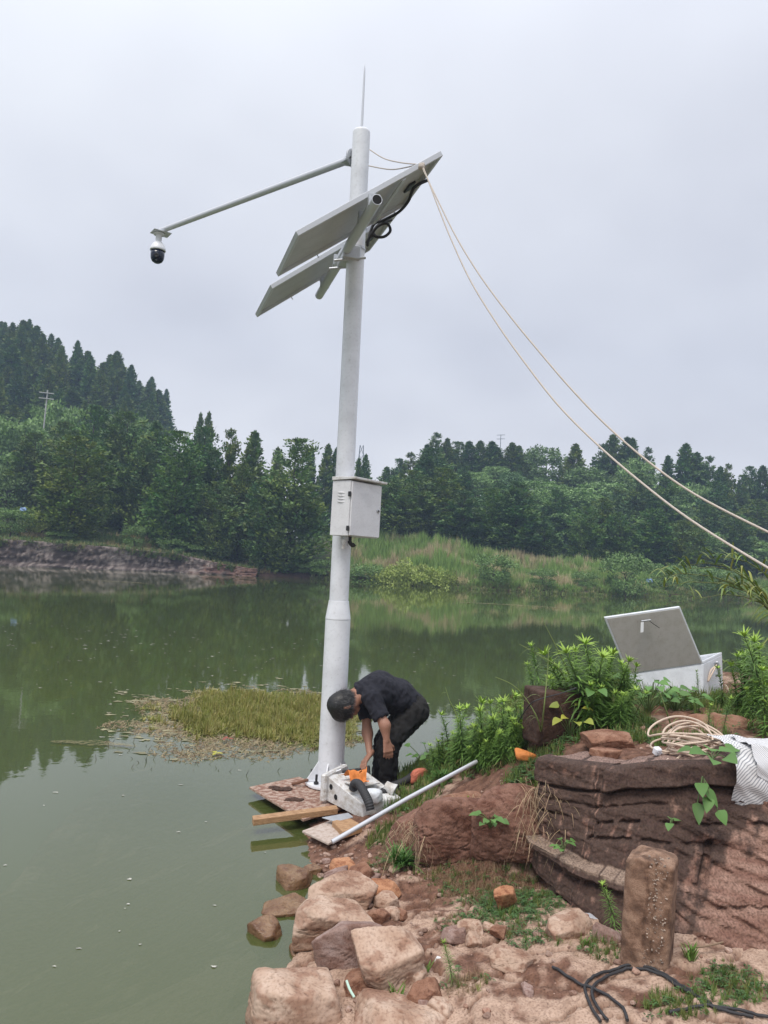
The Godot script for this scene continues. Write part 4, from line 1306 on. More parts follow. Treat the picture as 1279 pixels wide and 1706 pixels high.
	for k in 4:
		m = MB.new()
		var v := 0.10 + k * 0.026
		var first := m.v.size()
		for i in 7:
			var w := 0.075 + 0.085 * i / 6.0
			var e := sin(PI * i / 6.0)
			m.p(P.call(0.001, v + 0.012, w))
			m.p(P.call(-0.011 * e, v + 0.006, w))
			m.p(P.call(0.001, v - 0.006, w))
		for i in 6:
			var a := first + i * 3
			m.iquad(a, a + 1, a + 4, a + 3)
			m.iquad(a + 1, a + 2, a + 5, a + 4)
		part("louvre", m.mesh(), M.box_paint, bt)
	m = MB.new()
	solid8(m, [P.call(-0.012, -0.030, -0.035), P.call(wid + 0.03, -0.030, -0.035), P.call(wid + 0.03, -0.034, dep), P.call(-0.012, -0.034, dep), P.call(-0.012, -0.012, -0.035), P.call(wid + 0.03, -0.012, -0.035), P.call(wid + 0.03, -0.002, dep), P.call(-0.012, -0.002, dep)], 0.003)
	part("canopy", m.mesh(), M.dirty_white, bt)
	for q in [[0.10, 0.10, 0.02, 0.06], [0.075, 0.15, 0.016, 0.05]]:
		m = MB.new()
		lathe(m, P.call(q[0], hgt + 0.06 + (q[1] - 0.1) * 0.6, 0.12), Basis(), [ring.call(-0.02, q[2]), ring.call(0.02, q[2]), ring.call(0.022, q[2] * 1.3), ring.call(0.062, q[2] * 1.3)], 12)
		part("cable_gland", m.mesh(), M.dirty_white if q[0] < 0.1 else M.steel, bt)
	part("cable_stub", tube_mesh(smooth_path(PackedVector3Array([P.call(0.13, hgt, 0.10), P.call(0.13, hgt + 0.045, 0.10), P.call(0.145, hgt + 0.075, 0.08), P.call(0.16, hgt + 0.065, 0.07)]), 5), [0.018], 10), M.black_rubber, bt)
	# guy ropes: from the pole over the near panel's upper corner, then down to the right past the camera
	var r := thing("guy_rope", "pale doubled rope running from the pole top over the panel down to the right", "rope", Vector3.ZERO)
	part("strand", tube_mesh(smooth_path(PackedVector3Array([Vector3(-0.31, 5.72, -6.72), Vector3(-0.171, 5.554, -6.550), Vector3(-0.010, 5.339, -6.200), Vector3(0.140, 5.106, -5.780), Vector3(0.160, 5.038, -5.740)] + ROPE_A), 6), [0.005], 7), M.rope_grey, r)
	part("strand", tube_mesh(smooth_path(PackedVector3Array([Vector3(-0.31, 5.57, -6.72), Vector3(-0.112, 5.433, -6.500), Vector3(0.041, 5.254, -6.100), Vector3(0.130, 5.120, -5.790), Vector3(0.164, 5.041, -5.735)] + ROPE_B), 6), [0.005], 7), M.rope_grey, r)
	var kn := rock(Vector3(0.05, 0.06, 0.05), 5, 8, 6.0, 0.05)
	var knot := part("knot", kn, M.rope_grey, r)
	knot.position = Vector3(0.145, 5.091, -5.770)

func solar_panel(label: String, q: Array) -> void:
	var t := thing("solar_panel", label, "solar panel", q[0])
	var o: Vector3 = q[0]
	var u: Vector3 = q[1] - q[0]
	var w: Vector3 = q[3] - q[0]
	var up := u.cross(w).normalized()
	if up.y < 0:
		up = -up
	var th := 0.042
	var un := u.normalized()
	var wn := w.normalized()
	var L := u.length()
	var Wd := w.length()
	var P := func(a: float, b: float, c: float) -> Vector3: return un * a + wn * b + up * c
	var fr := 0.028
	for e in [[0.0, L, 0.0, fr], [0.0, L, Wd - fr, Wd], [0.0, fr, fr + 0.001, Wd - fr - 0.001], [L - fr, L, fr + 0.001, Wd - fr - 0.001]]:
		# each rail is an L: a thin outer web and a lower lip
		var m := MB.new()
		solid8(m, [P.call(e[0], e[2], 0), P.call(e[1], e[2], 0), P.call(e[1], e[3], 0), P.call(e[0], e[3], 0), P.call(e[0], e[2], th), P.call(e[1], e[2], th), P.call(e[1], e[3], th), P.call(e[0], e[3], th)], 0.0025)
		part("frame_rail", m.mesh(), M.alu, t)
	var m := MB.new()
	solid8(m, [P.call(fr, fr, 0.028), P.call(L - fr, fr, 0.028), P.call(L - fr, Wd - fr, 0.028), P.call(fr, Wd - fr, 0.028), P.call(fr, fr, 0.033), P.call(L - fr, fr, 0.033), P.call(L - fr, Wd - fr, 0.033), P.call(fr, Wd - fr, 0.033)], 0.001)
	part("back_sheet", m.mesh(), M.pv_back, t)
	m = MB.new()
	solid8(m, [P.call(fr, fr, 0.0345), P.call(L - fr, fr, 0.0345), P.call(L - fr, Wd - fr, 0.0345), P.call(fr, Wd - fr, 0.0345), P.call(fr, fr, 0.040), P.call(L - fr, fr, 0.040), P.call(L - fr, Wd - fr, 0.040), P.call(fr, Wd - fr, 0.040)], 0.001)
	part("glass", m.mesh(), M.pv_cell, t)
	m = MB.new()
	solid8(m, [P.call(L * 0.88, Wd * 0.42, 0.01), P.call(L * 0.93, Wd * 0.42, 0.01), P.call(L * 0.93, Wd * 0.58, 0.01), P.call(L * 0.88, Wd * 0.58, 0.01), P.call(L * 0.88, Wd * 0.42, 0.0275), P.call(L * 0.93, Wd * 0.42, 0.0275), P.call(L * 0.93, Wd * 0.58, 0.0275), P.call(L * 0.88, Wd * 0.58, 0.0275)], 0.003)
	part("junction_box", m.mesh(), M.black_plastic, t)
	for a in [0.25, 0.72]:
		m = MB.new()
		solid8(m, [P.call(L * a, fr, -0.014), P.call(L * a + 0.035, fr, -0.014), P.call(L * a + 0.035, Wd - fr, -0.014), P.call(L * a, Wd - fr, -0.014), P.call(L * a, fr, -0.001), P.call(L * a + 0.035, fr, -0.001), P.call(L * a + 0.035, Wd - fr, -0.001), P.call(L * a, Wd - fr, -0.001)], 0.002)
		if a > 0.5:
			part("mounting_strut", m.mesh(), M.alu, t)
	for a in [0.3, 0.55, 0.9]:
		m = MB.new()
		tube(m, PackedVector3Array([P.call(L * a, Wd - 0.014, 0.002), P.call(L * a, Wd - 0.012, -0.028)]), [0.005], 6)
		part("bolt", m.mesh(), M.steel, t)

# ---------------------------------------------------------------- the platform and what lies round the pole's foot
func lay(q: Array, th: float, bev := 0.003) -> ArrayMesh:
	var m := MB.new()
	var a := []
	for p in q:
		a.append(p)
	for p in q:
		a.append(p - Vector3(0, th, 0))
	solid8(m, a, bev)
	return m.mesh()

func build_platform() -> void:
	solo("plywood_sheet", lay([Vector3(-1.004, 0.075, -6.614), Vector3(-0.624, 0.075, -6.993), Vector3(-0.060, 0.085, -6.348), Vector3(-0.473, 0.085, -5.863)], 0.02), M.ply, "muddy brown plywood sheet reaching over the water under the pole's foot", "board")
	var pk := [Vector3(-0.843, 0.115, -5.790), Vector3(-0.243, 0.125, -6.112), Vector3(-0.225, 0.125, -6.028), Vector3(-0.820, 0.115, -5.702)]
	solo("timber_plank", lay(pk, 0.045, 0.003), M.wood, "long raw timber plank sticking out over the water in front of the plywood", "plank")
	solo("plywood_offcut", lay([Vector3(-0.457, 0.085, -5.624), Vector3(-0.262, 0.100, -5.839), Vector3(-0.112, 0.120, -5.530), Vector3(-0.253, 0.090, -5.397)], 0.016), M.ply_pale, "pale square plywood offcut lying at the lower end of the metal pipe", "board")
	solo("wood_block", lay([Vector3(-0.250, 0.140, -5.695), Vector3(-0.137, 0.150, -5.774), Vector3(-0.027, 0.155, -5.599), Vector3(-0.161, 0.150, -5.459)], 0.05), M.wood, "short raw timber block lying on the pale plywood offcut", "wood block")
	solo("metal_strip", lay([Vector3(-0.330, 0.135, -5.775), Vector3(-0.140, 0.160, -5.836), Vector3(-0.101, 0.160, -5.750), Vector3(-0.219, 0.140, -5.687)], 0.006, 0.001), M.galv, "dull grey metal strip lying between plank and wood block", "metal strip")
	solo("metal_pipe", tube_mesh(PackedVector3Array([Vector3(-0.225, 0.130, -5.313), Vector3(0.285, 0.370, -5.568), Vector3(0.804, 0.565, -5.911)]), [0.016], 14), M.alu, "long bare metal pipe leaning up the bank from the plywood offcut", "pipe")
	# white base box against the pole's foot
	var a0 := Vector3(-0.344, 0.100, -6.295)
	var a1 := Vector3(-0.031, 0.090, -5.908)
	var t0 := a0 + Vector3(0, 0.195, 0)
	var t1 := a1 + Vector3(0, 0.11, 0) + (a0 - a1).normalized() * 0.02
	var back := Vector3(0.30, 0.0, -0.22)
	var bx := thing("cable_box", "scuffed white steel cable box with two bolt holes at the pole's foot", "cable box", a0)
	var m := MB.new()
	solid8(m, [Vector3.ZERO, a1 - a0, a1 - a0 + back, back, t0 - a0, t1 - a0, t1 - a0 + back, t0 - a0 + back], 0.005)
	part("housing", m.mesh(), M.dirty_white, bx)
	var along_ := (a1 - a0).normalized()
	var out := Vector3(along_.z, 0, -along_.x)
	if out.z < 0:
		out = -out
	for q in [[0.075, 0.125], [0.145, 0.065]]:
		var hm := MB.new()
		lathe(hm, along_ * q[0] + Vector3(0, q[1], 0) + out * 0.001, frame_of(out), [Vector2(0.015, -0.004), Vector2(0.020, 0.001), Vector2(0.022, 0.002), Vector2(0.020, 0.0035), Vector2(0.015, 0.003)], 20)
		lathe(hm, along_ * q[0] + Vector3(0, q[1], 0) + out * 0.001, frame_of(out), [Vector2(0.0, 0.0012), Vector2(0.016, 0.0012)], 18)
		part("bolt_hole", hm.mesh(), M.hole, bx)
	m = MB.new()
	var f0 := t0 - a0 + along_ * 0.23 + Vector3(0, -0.045, 0) + back * 0.02
	box(m, f0 + back * 0.40 + Vector3(0.02, 0.035, 0.0), Basis(along_, Vector3.UP, along_.cross(Vector3.UP)), Vector3(0.16, 0.012, 0.24), 0.002)
	part("lid_flap", m.mesh(), M.dirty_white, bx)
	# thick grey bracket plate beside it
	m = MB.new()
	var g0 := Vector3(-0.388, 0.100, -6.241)
	var gw := Vector3(-0.340, 0.100, -6.234) - g0
	solid8(m, [g0, g0 + gw, g0 + gw + Vector3(0.16, 0, -0.3), g0 + Vector3(0.16, 0, -0.3), g0 + Vector3(0, 0.215, 0), g0 + gw + Vector3(0, 0.215, 0), g0 + gw + Vector3(0.16, 0.23, -0.3), g0 + Vector3(0.16, 0.23, -0.3)], 0.012)
	solo("bracket_plate", m.mesh(), M.dirty_white, "thick rounded grey-white bracket plate between the pole's foot and the cable box", "bracket")
	# orange rag on the box
	m = MB.new()
	var rn := nz(9.0, 181, 3)
	var r0 := t0 + back * 0.12 + along_ * 0.13 + Vector3(0, 0.012, 0)
	for j in 15:
		for i in 25:
			var u := i / 24.0
			var v := j / 14.0
			var h := 0.05 * exp(-pow((u - 0.25 - 0.2 * v) / 0.11, 2.0)) + 0.05 * exp(-pow((u - 0.7 + 0.15 * v) / 0.09, 2.0)) + 0.018 * rn.get_noise_2d(u * 0.6, v * 0.5)
			m.p(r0 + along_ * (u * 0.23 - 0.02) + back * (v * 0.42 + 0.1 * sin(u * 5.0)) + Vector3(0, h + 0.01, 0))
	for j in 14:
		for i in 24:
			if absf(i / 24.0 - 0.5 + 0.3 * (j / 14.0 - 0.5)) < 0.07 and j < 10:
				continue
			m.iquad(j * 25 + i, j * 25 + i + 1, j * 25 + i + 26, j * 25 + i + 25)
	solo("orange_rag", m.mesh(), mat(lin(0.62, 0.20, 0.045), 0.8), "crumpled orange plastic strip on top of the white cable box", "plastic strip")
	# corrugated hoses
	hose("fat black corrugated hose arching over the front of the white cable box", [Vector3(-0.119, 0.269, -6.050), Vector3(-0.111, 0.316, -6.030), Vector3(-0.073, 0.337, -5.950), Vector3(-0.028, 0.302, -5.850), Vector3(0.007, 0.260, -5.780), Vector3(0.023, 0.211, -5.760)], 0.032)
	hose("black corrugated hose running from the box up the bank behind the pipe", [Vector3(-0.029, 0.205, -6.350), Vector3(0.050, 0.196, -6.380), Vector3(0.152, 0.195, -6.420), Vector3(0.226, 0.209, -6.450), Vector3(0.315, 0.239, -6.500), Vector3(0.388, 0.269, -6.600)], 0.030)
	hose("short muddy brown hose stub ending in the white sleeve", [Vector3(0.042, 0.198, -6.150), Vector3(0.088, 0.213, -6.170), Vector3(0.144, 0.230, -6.200)], 0.030)
	# white sleeve and clear cup
	m = MB.new()
	var sl := Vector3(0.172, 0.246, -6.200)
	lathe(m, sl, frame_of(Vector3(0.75, -0.3, 0.2)), [Vector2(0.028, -0.05), Vector2(0.040, -0.045), Vector2(0.044, 0.0), Vector2(0.052, 0.025), Vector2(0.054, 0.04), Vector2(0.047, 0.042), Vector2(0.036, 0.0)], 22)
	solo("white_sleeve", m.mesh(), M.dirty_white, "small white plastic sleeve on the hose end in front of the worker's feet", "pipe sleeve")
	var pu := rock(Vector3(0.12, 0.10, 0.1), 19, 10, 5.0, 0.03)
	var pc := solo("plastic_bag", pu, M.cabinet_paint, "small crumpled white plastic bag beside the fat black hose", "plastic bag")
	pc.position = Vector3(0.036, 0.249, -5.980)
	# little tools in the worker's reach
	var tw := thing("wrench", "dark pipe wrench in the worker's lower hand over the box", "wrench", Vector3(-0.092, 0.318, -6.450))
	part("handle", tube_mesh(smooth_path(PackedVector3Array([Vector3(0.02, 0.0, 0), Vector3(-0.06, -0.012, 0.02), Vector3(-0.14, -0.022, 0.05)]), 5), [0.011, 0.012], 8), M.black_plastic, tw)
	part("jaw", box_mesh(Vector3(-0.16, -0.022, 0.06), Basis(Vector3.UP, 0.4) * Basis(Vector3.BACK, 0.3), Vector3(0.06, 0.05, 0.03), 0.006), M.steel, tw)
	solo("steel_stake", tube_mesh(PackedVector3Array([Vector3(-0.014, 0.333, -6.500), Vector3(0.002, 0.238, -6.460)]), [0.014], 8), M.black_plastic, "short black upright stake under the worker's lower hand", "stake")
	solo("clamp_scrap", tube_mesh(smooth_path(PackedVector3Array([Vector3(-0.652, 0.090, -6.715), Vector3(-0.599, 0.110, -6.691), Vector3(-0.535, 0.130, -6.704), Vector3(-0.513, 0.120, -6.744), Vector3(-0.514, 0.080, -6.672)]), 5), [0.014, 0.014], 8), mat(lin(0.16, 0.075, 0.045), 0.8), "rusty bent clamp lying on the plywood left of the pole", "clamp")
	# clods of wet soil on the boards
	rng.seed = 191
	for q in [[Vector3(-0.722, 0.080, -6.582), 0.10, 0.025], [Vector3(-0.600, 0.080, -6.314), 0.09, 0.03], [Vector3(-0.797, 0.080, -6.619), 0.06, 0.02]]:
		var cl := solo("mud_clod", rock(Vector3(q[1] * 1.6, q[2], q[1]), int(q[1] * 1000), 10, 6.0, 0.08), M.stone_dark, "dark wet mud clod smeared on the plywood left of the pole", "mud clod", "mud clods on the plywood")
		cl.position = q[0]

func hose(label: String, pts: Array, r: float) -> void:
	var p := smooth_path(PackedVector3Array(pts), 30)
	var fine := PackedVector3Array()
	var rad := []
	var L := 0.0
	fine.append(p[0])
	rad.append(r)
	for i in range(1, p.size()):
		var d := p[i].distance_to(p[i - 1])
		var n := maxi(1, int(d / 0.0035))
		for k in n:
			fine.append(p[i - 1].lerp(p[i], (k + 1.0) / n))
			L += d / n
			rad.append(r * (1.0 + 0.055 * sin(L * TAU / 0.0155)))
	solo("corrugated_hose", tube_mesh(fine, rad, 14), M.black_rubber, label, "hose")

# ---------------------------------------------------------------- the worker
# one smooth surface round tapered bones: each bone is [a, b, ra, rb]
func nets(m: MB, bones: Array, cell: float, k: float, cuts := []) -> void:
	var lo := Vector3.INF
	var hi := -Vector3.INF
	for b in bones:
		var r: float = maxf(b[2], b[3]) + 3.0 * cell + 1.5 / k
		lo = lo.min(b[0] - Vector3.ONE * r).min(b[1] - Vector3.ONE * r)
		hi = hi.max(b[0] + Vector3.ONE * r).max(b[1] + Vector3.ONE * r)
	var nx := int((hi.x - lo.x) / cell) + 2
	var ny := int((hi.y - lo.y) / cell) + 2
	var nzz := int((hi.z - lo.z) / cell) + 2
	var f := PackedFloat32Array()
	f.resize(nx * ny * nzz)
	for b in bones:
		var a: Vector3 = b[0]
		var ab: Vector3 = b[1] - a
		var l2 := maxf(ab.length_squared(), 1e-9)
		var ra: float = b[2]
		var rb: float = b[3]
		var r: float = maxf(ra, rb) + 2.0 * cell + 3.0 / k
		var l3: Vector3 = ((a.min(b[1]) - Vector3.ONE * r - lo) / cell).floor().max(Vector3.ZERO)
		var h3: Vector3 = ((a.max(b[1]) + Vector3.ONE * r - lo) / cell).ceil().min(Vector3(nx - 1, ny - 1, nzz - 1))
		for z in range(int(l3.z), int(h3.z) + 1):
			for y in range(int(l3.y), int(h3.y) + 1):
				var row := (z * ny + y) * nx
				for x in range(int(l3.x), int(h3.x) + 1):
					var q := lo + Vector3(x, y, z) * cell - a
					var t := clampf(q.dot(ab) / l2, 0.0, 1.0)
					var d := (q - ab * t).length() - lerpf(ra, rb, t)
					if d < 3.0 / k + 2.0 * cell:
						f[row + x] += exp(-k * d)
	for i in f.size():
		f[i] = 1.0 if f[i] <= 0.0 else -log(f[i]) / k
	for c in cuts:
		var R: float = c[2]
		var l3: Vector3 = ((c[0] - Vector3.ONE * R - lo) / cell).floor().max(Vector3.ZERO)
		var h3: Vector3 = ((c[0] + Vector3.ONE * R - lo) / cell).ceil().min(Vector3(nx - 1, ny - 1, nzz - 1))
		for z in range(int(l3.z), int(h3.z) + 1):
			for y in range(int(l3.y), int(h3.y) + 1):
				for x in range(int(l3.x), int(h3.x) + 1):
					var q: Vector3 = lo + Vector3(x, y, z) * cell - c[0]
					if q.length() < R:
						var i := (z * ny + y) * nx + x
						f[i] = maxf(f[i], q.dot(c[1]))
	var id := PackedInt32Array()
	id.resize(f.size())
	id.fill(-1)
	var offs := [0, 1, nx, nx + 1, nx * ny, nx * ny + 1, nx * ny + nx, nx * ny + nx + 1]
	var corner := [Vector3(0, 0, 0), Vector3(1, 0, 0), Vector3(0, 1, 0), Vector3(1, 1, 0), Vector3(0, 0, 1), Vector3(1, 0, 1), Vector3(0, 1, 1), Vector3(1, 1, 1)]
	var edges := [[0, 1], [2, 3], [4, 5], [6, 7], [0, 2], [1, 3], [4, 6], [5, 7], [0, 4], [1, 5], [2, 6], [3, 7]]
	for z in nzz - 1:
		for y in ny - 1:
			for x in nx - 1:
				var i := (z * ny + y) * nx + x
				var neg := 0
				for o in offs:
					if f[i + o] < 0.0:
						neg += 1
				if neg == 0 or neg == 8:
					continue
				var sum := Vector3.ZERO
				var cnt := 0
				for e in edges:
					var fa := f[i + offs[e[0]]]
					var fb := f[i + offs[e[1]]]
					if (fa < 0.0) != (fb < 0.0):
						sum += corner[e[0]].lerp(corner[e[1]], fa / (fa - fb))
						cnt += 1
				id[i] = m.p(lo + (Vector3(x, y, z) + sum / cnt) * cell)
	var sx := 1
	var sy := nx
	var sz := nx * ny
	for z in range(1, nzz - 1):
		for y in range(1, ny - 1):
			for x in range(1, nx - 1):
				var i := (z * ny + y) * nx + x
				if id[i] < 0:
					continue
				var ins := f[i] < 0.0
				for ax in [[sx, sy, sz], [sy, sz, sx], [sz, sx, sy]]:
					if (f[i + ax[0]] < 0.0) != ins:
						var a := id[i]
						var b := id[i - ax[1]]
						var c := id[i - ax[1] - ax[2]]
						var d := id[i - ax[2]]
						if a < 0 or b < 0 or c < 0 or d < 0:
							continue
						if ins:
							m.iquad(a, d, c, b)
						else:
							m.iquad(a, b, c, d)

func hand(m: MB, wrist: Vector3, dir: Vector3, palm: Vector3, curl: float, thumb_side: float) -> void:
	dir = dir.normalized()
	palm = (palm - dir * palm.dot(dir)).normalized()
	var side := dir.cross(palm) * thumb_side
	var b := []
	var knuckle := wrist + dir * 0.085
	b.append([wrist - dir * 0.03, wrist, 0.024, 0.024])
	for s in [-0.024, -0.008, 0.008, 0.024]:
		b.append([wrist + side * s * 0.6, knuckle + side * s * 1.25, 0.016, 0.0125])
	var lens := [0.068, 0.078, 0.073, 0.058]
	for k in 4:
		var s: float = [0.030, 0.010, -0.010, -0.029][k]
		var at := knuckle + side * s
		var a := curl * (0.5 + 0.12 * k)
		var rad := 0.0095 - 0.0006 * k
		for j in 3:
			var L: float = lens[k] * [0.45, 0.32, 0.25][j]
			var d := (dir * cos(a) + palm * sin(a) + side * s * 2.0).normalized()
			b.append([at, at + d * L, rad, rad - 0.0008])
			at += d * L
			a += curl * (0.55 if j == 0 else 0.4)
			rad -= 0.0008
	var ta := wrist + dir * 0.03 + side * 0.024 + palm * 0.006
	var td := (dir * 0.72 + side * 0.62 + palm * 0.35).normalized()
	b.append([ta, ta + td * 0.042, 0.0135, 0.0115])
	b.append([ta + td * 0.042, ta + td * 0.042 + (td * 0.7 + dir * 0.5 + palm * 0.25).normalized() * 0.034, 0.0112, 0.009])
	nets(m, b, 0.0034, 260.0)

func build_person() -> void:
	var foot := Vector3(0.02, 0.02, -6.74)
	var t := thing("person", "worker in dark T-shirt and black trousers bending over beside the white pole", "person", foot)
	# joints, near side is the worker's left
	var hip := Vector3(0.331, 0.745, -6.860)
	var hl := hip + Vector3(0.01, 0, 0.085)
	var hr := hip + Vector3(-0.01, 0.0, -0.085)
	var kl := Vector3(0.144, 0.481, -6.660)
	var kr := Vector3(0.115, 0.460, -6.830)
	var al := Vector3(kl.x + 0.035, 0.08, kl.z - 0.06)
	var ar := Vector3(kr.x - 0.02, 0.08, kr.z - 0.05)
	var belly := Vector3(0.217, 0.875, -6.800)
	var chest := Vector3(0.047, 0.931, -6.720)
	var neck0 := Vector3(-0.111, 0.907, -6.660)
	var sl := Vector3(-0.016, 0.886, -6.550)
	var sr := Vector3(-0.081, 0.851, -6.840)
	var el := Vector3(0.106, 0.678, -6.460)
	var er := Vector3(-0.036, 0.544, -6.740)
	var wl := Vector3(0.127, 0.561, -6.440)
	var wr := Vector3(-0.005, 0.402, -6.600)
	var head := Vector3(-0.244, 0.796, -6.560)
	var O := -foot
	var L := func(v: Vector3) -> Vector3: return v - foot
	var skin := MB.new()
	var bones := [
		[hl, kl, 0.075, 0.05], [hr, kr, 0.075, 0.05], [kl, al, 0.05, 0.036], [kr, ar, 0.05, 0.036], [al, al + Vector3(-0.14, -0.05, 0.03), 0.035, 0.03], [ar, ar + Vector3(-0.14, -0.05, 0.02), 0.035, 0.03],
		[hl, hr, 0.085, 0.085], [hip, belly, 0.1, 0.105], [belly, chest, 0.105, 0.11], [chest, neck0, 0.1, 0.06], [sl, sr, 0.055, 0.055],
		[sl, el, 0.047, 0.039], [el, wl, 0.039, 0.027], [sr, er, 0.047, 0.039], [er, wr, 0.039, 0.027],
		[neck0, head + Vector3(0.06, 0.02, 0), 0.058, 0.055]]
	for b in bones:
		b[0] -= foot
		b[1] -= foot
	nets(skin, bones, 0.0125, 55.0)
	# head: crown points down and to the left, face towards the ground
	var up := (Vector3(-0.85, -0.42, 0.32)).normalized()
	var face := (Vector3(-0.30, -0.88, 0.10) - up * Vector3(-0.30, -0.88, 0.10).dot(up)).normalized()
	var lat := up.cross(face)
	if lat.z < 0:
		lat = -lat
	var H := func(u: float, f: float, s: float) -> Vector3: return head - foot + up * u + face * f + lat * s
	var hb := []
	hb.append([H.call(0.035, -0.03, 0), H.call(0.03, 0.025, 0), 0.082, 0.076])
	hb.append([H.call(-0.01, -0.03, 0), H.call(-0.02, 0.03, 0), 0.072, 0.066])
	hb.append([H.call(-0.06, 0.035, 0), H.call(-0.095, 0.062, 0), 0.052, 0.03])
	for s in [-1.0, 1.0]:
		hb.append([H.call(-0.045, -0.01, 0.048 * s), H.call(-0.09, 0.05, 0.02 * s), 0.022, 0.018])
		hb.append([H.call(0.015, 0.078, 0.03 * s), H.call(0.016, 0.084, 0.018 * s), 0.016, 0.016])
		hb.append([H.call(-0.03, 0.066, 0.036 * s), H.call(-0.032, 0.062, 0.045 * s), 0.02, 0.018])
		hb.append([H.call(0.018, -0.012, 0.080 * s), H.call(-0.006, -0.006, 0.080 * s), 0.013, 0.013])
		hb.append([H.call(0.02, -0.022, 0.090 * s), H.call(-0.03, -0.008, 0.082 * s), 0.009, 0.008])
	hb.append([H.call(0.0, 0.092, 0), H.call(-0.03, 0.112, 0), 0.011, 0.015])
	hb.append([H.call(-0.062, 0.094, -0.018), H.call(-0.062, 0.094, 0.018), 0.008, 0.008])
	hb.append([H.call(-0.074, 0.092, -0.014), H.call(-0.074, 0.092, 0.014), 0.009, 0.009])
	hb.append([H.call(-0.03, -0.045, 0), L.call(neck0), 0.055, 0.06])
	nets(skin, hb, 0.0055, 130.0)
	hand(skin, L.call(wl), Vector3(0.148, 0.458, -6.430) - wl, Vector3(-0.3, -0.1, -0.9), 0.55, 1.0)
	hand(skin, L.call(wr), Vector3(-0.078, 0.315, -6.500) - wr, Vector3(0.2, -0.8, 0.3), 0.5, -1.0)
	part("body", skin.mesh(), M.skin, t)
	# hair: a close cap with many short strands, greying
	var hm := MB.new()
	var cap := [[H.call(0.042, -0.036, 0), H.call(0.04, 0.022, 0), 0.096, 0.089], [H.call(0.0, -0.045, 0), H.call(0.012, 0.0, 0), 0.090, 0.088], [H.call(-0.03, -0.055, 0), H.call(-0.02, -0.02, 0), 0.076, 0.080]]
	hm.col = Color(0.012, 0.012, 0.014)
	nets(hm, cap, 0.007, 130.0, [[H.call(-0.01, 0.11, 0), face, 0.10]])
	var hv := hm.v.duplicate()
	rng.seed = 211
	for k in 6500:
		var q := hv[rng.randi() % hv.size()]
		var c: Vector3 = H.call(0.02, -0.02, 0)
		var n := (q - c).normalized()
		var flow := (-up * 0.5 + n * 0.0 + face * 0.25 + Vector3(rf(-0.32, 0.32), rf(-0.32, 0.32), rf(-0.32, 0.32)) + n * 0.12).normalized()
		var g := 0.014 + 0.13 * pow(rng.randf(), 4.0)
		hm.col = Color(g, g, g * 1.05)
		blade(hm, q - n * 0.002 + Vector3(rf(-1, 1), rf(-1, 1), rf(-1, 1)) * 0.004, flow, flow.cross(n).normalized(), rf(0.018, 0.034), 0.0018, 0.0, 2)
	part("hair", hm.mesh(), M.hair, t)
	# clothes
	var ts := MB.new()
	var tb := [[hip + Vector3(0.01, 0.045, 0.06), belly + Vector3(0, 0, 0.05), 0.105, 0.115], [hip + Vector3(0, 0.045, -0.06), belly + Vector3(0, 0, -0.05), 0.105, 0.115],
		[belly + Vector3(0, 0, 0.055), chest + Vector3(0, 0, 0.06), 0.115, 0.112], [belly + Vector3(0, 0, -0.055), chest + Vector3(0, 0, -0.06), 0.115, 0.112],
		[chest + Vector3(0, 0.02, 0.05), neck0, 0.115, 0.075], [chest + Vector3(0, 0.02, -0.05), neck0, 0.115, 0.075], [chest, sl, 0.11, 0.07], [chest, sr, 0.11, 0.07],
		[sl, sl.lerp(el, 0.85), 0.070, 0.064], [sr, sr.lerp(er, 0.72), 0.070, 0.062], [belly + Vector3(-0.02, -0.10, 0), chest + Vector3(-0.01, -0.11, 0), 0.07, 0.07]]
	for b in tb:
		b[0] -= foot
		b[1] -= foot
	var dl := (el - sl).normalized()
	var dr := (er - sr).normalized()
	nets(ts, tb, 0.0115, 55.0, [[L.call(sl.lerp(el, 0.74)), dl, 0.10], [L.call(sr.lerp(er, 0.62)), dr, 0.10], [L.call(neck0) + Vector3(-0.035, -0.005, 0.0), Vector3(-0.95, -0.3, 0).normalized(), 0.11]])
	wrinkle(ts, 0.011, 221)
	part("t_shirt", ts.mesh(), M.shirt, t)
	var tr := MB.new()
	var pb := [[hl + Vector3(0.02, 0, 0), kl, 0.112, 0.080], [hr + Vector3(0.02, 0, 0), kr, 0.112, 0.080], [kl, al + Vector3(0, -0.03, 0), 0.080, 0.070], [kr, ar + Vector3(0, -0.03, 0), 0.080, 0.070], [hl + Vector3(0.02, 0.02, 0), hr + Vector3(0.02, 0.02, 0), 0.108, 0.108], [hip, hip.lerp(belly, 0.5), 0.115, 0.11]]
	for b in pb:
		b[0] -= foot
		b[1] -= foot
	nets(tr, pb, 0.0125, 60.0, [[L.call(al) + Vector3(0, -0.05, 0), Vector3.DOWN, 0.11], [L.call(ar) + Vector3(0, -0.05, 0), Vector3.DOWN, 0.11]])
	wrinkle(tr, 0.014, 222)
	part("trousers", tr.mesh(), M.trousers, t)
	for q in [[al, 0.03], [ar, 0.02]]:
		var sm := MB.new()
		var a: Vector3 = q[0] - foot
		nets(sm, [[a + Vector3(0.05, -0.035, -0.01), a + Vector3(-0.13, -0.04, q[1]), 0.046, 0.040], [a + Vector3(0, 0.02, 0), a + Vector3(0, -0.03, 0), 0.048, 0.046]], 0.01, 80.0)
		part("shoe", sm.mesh(), M.shoe, t)

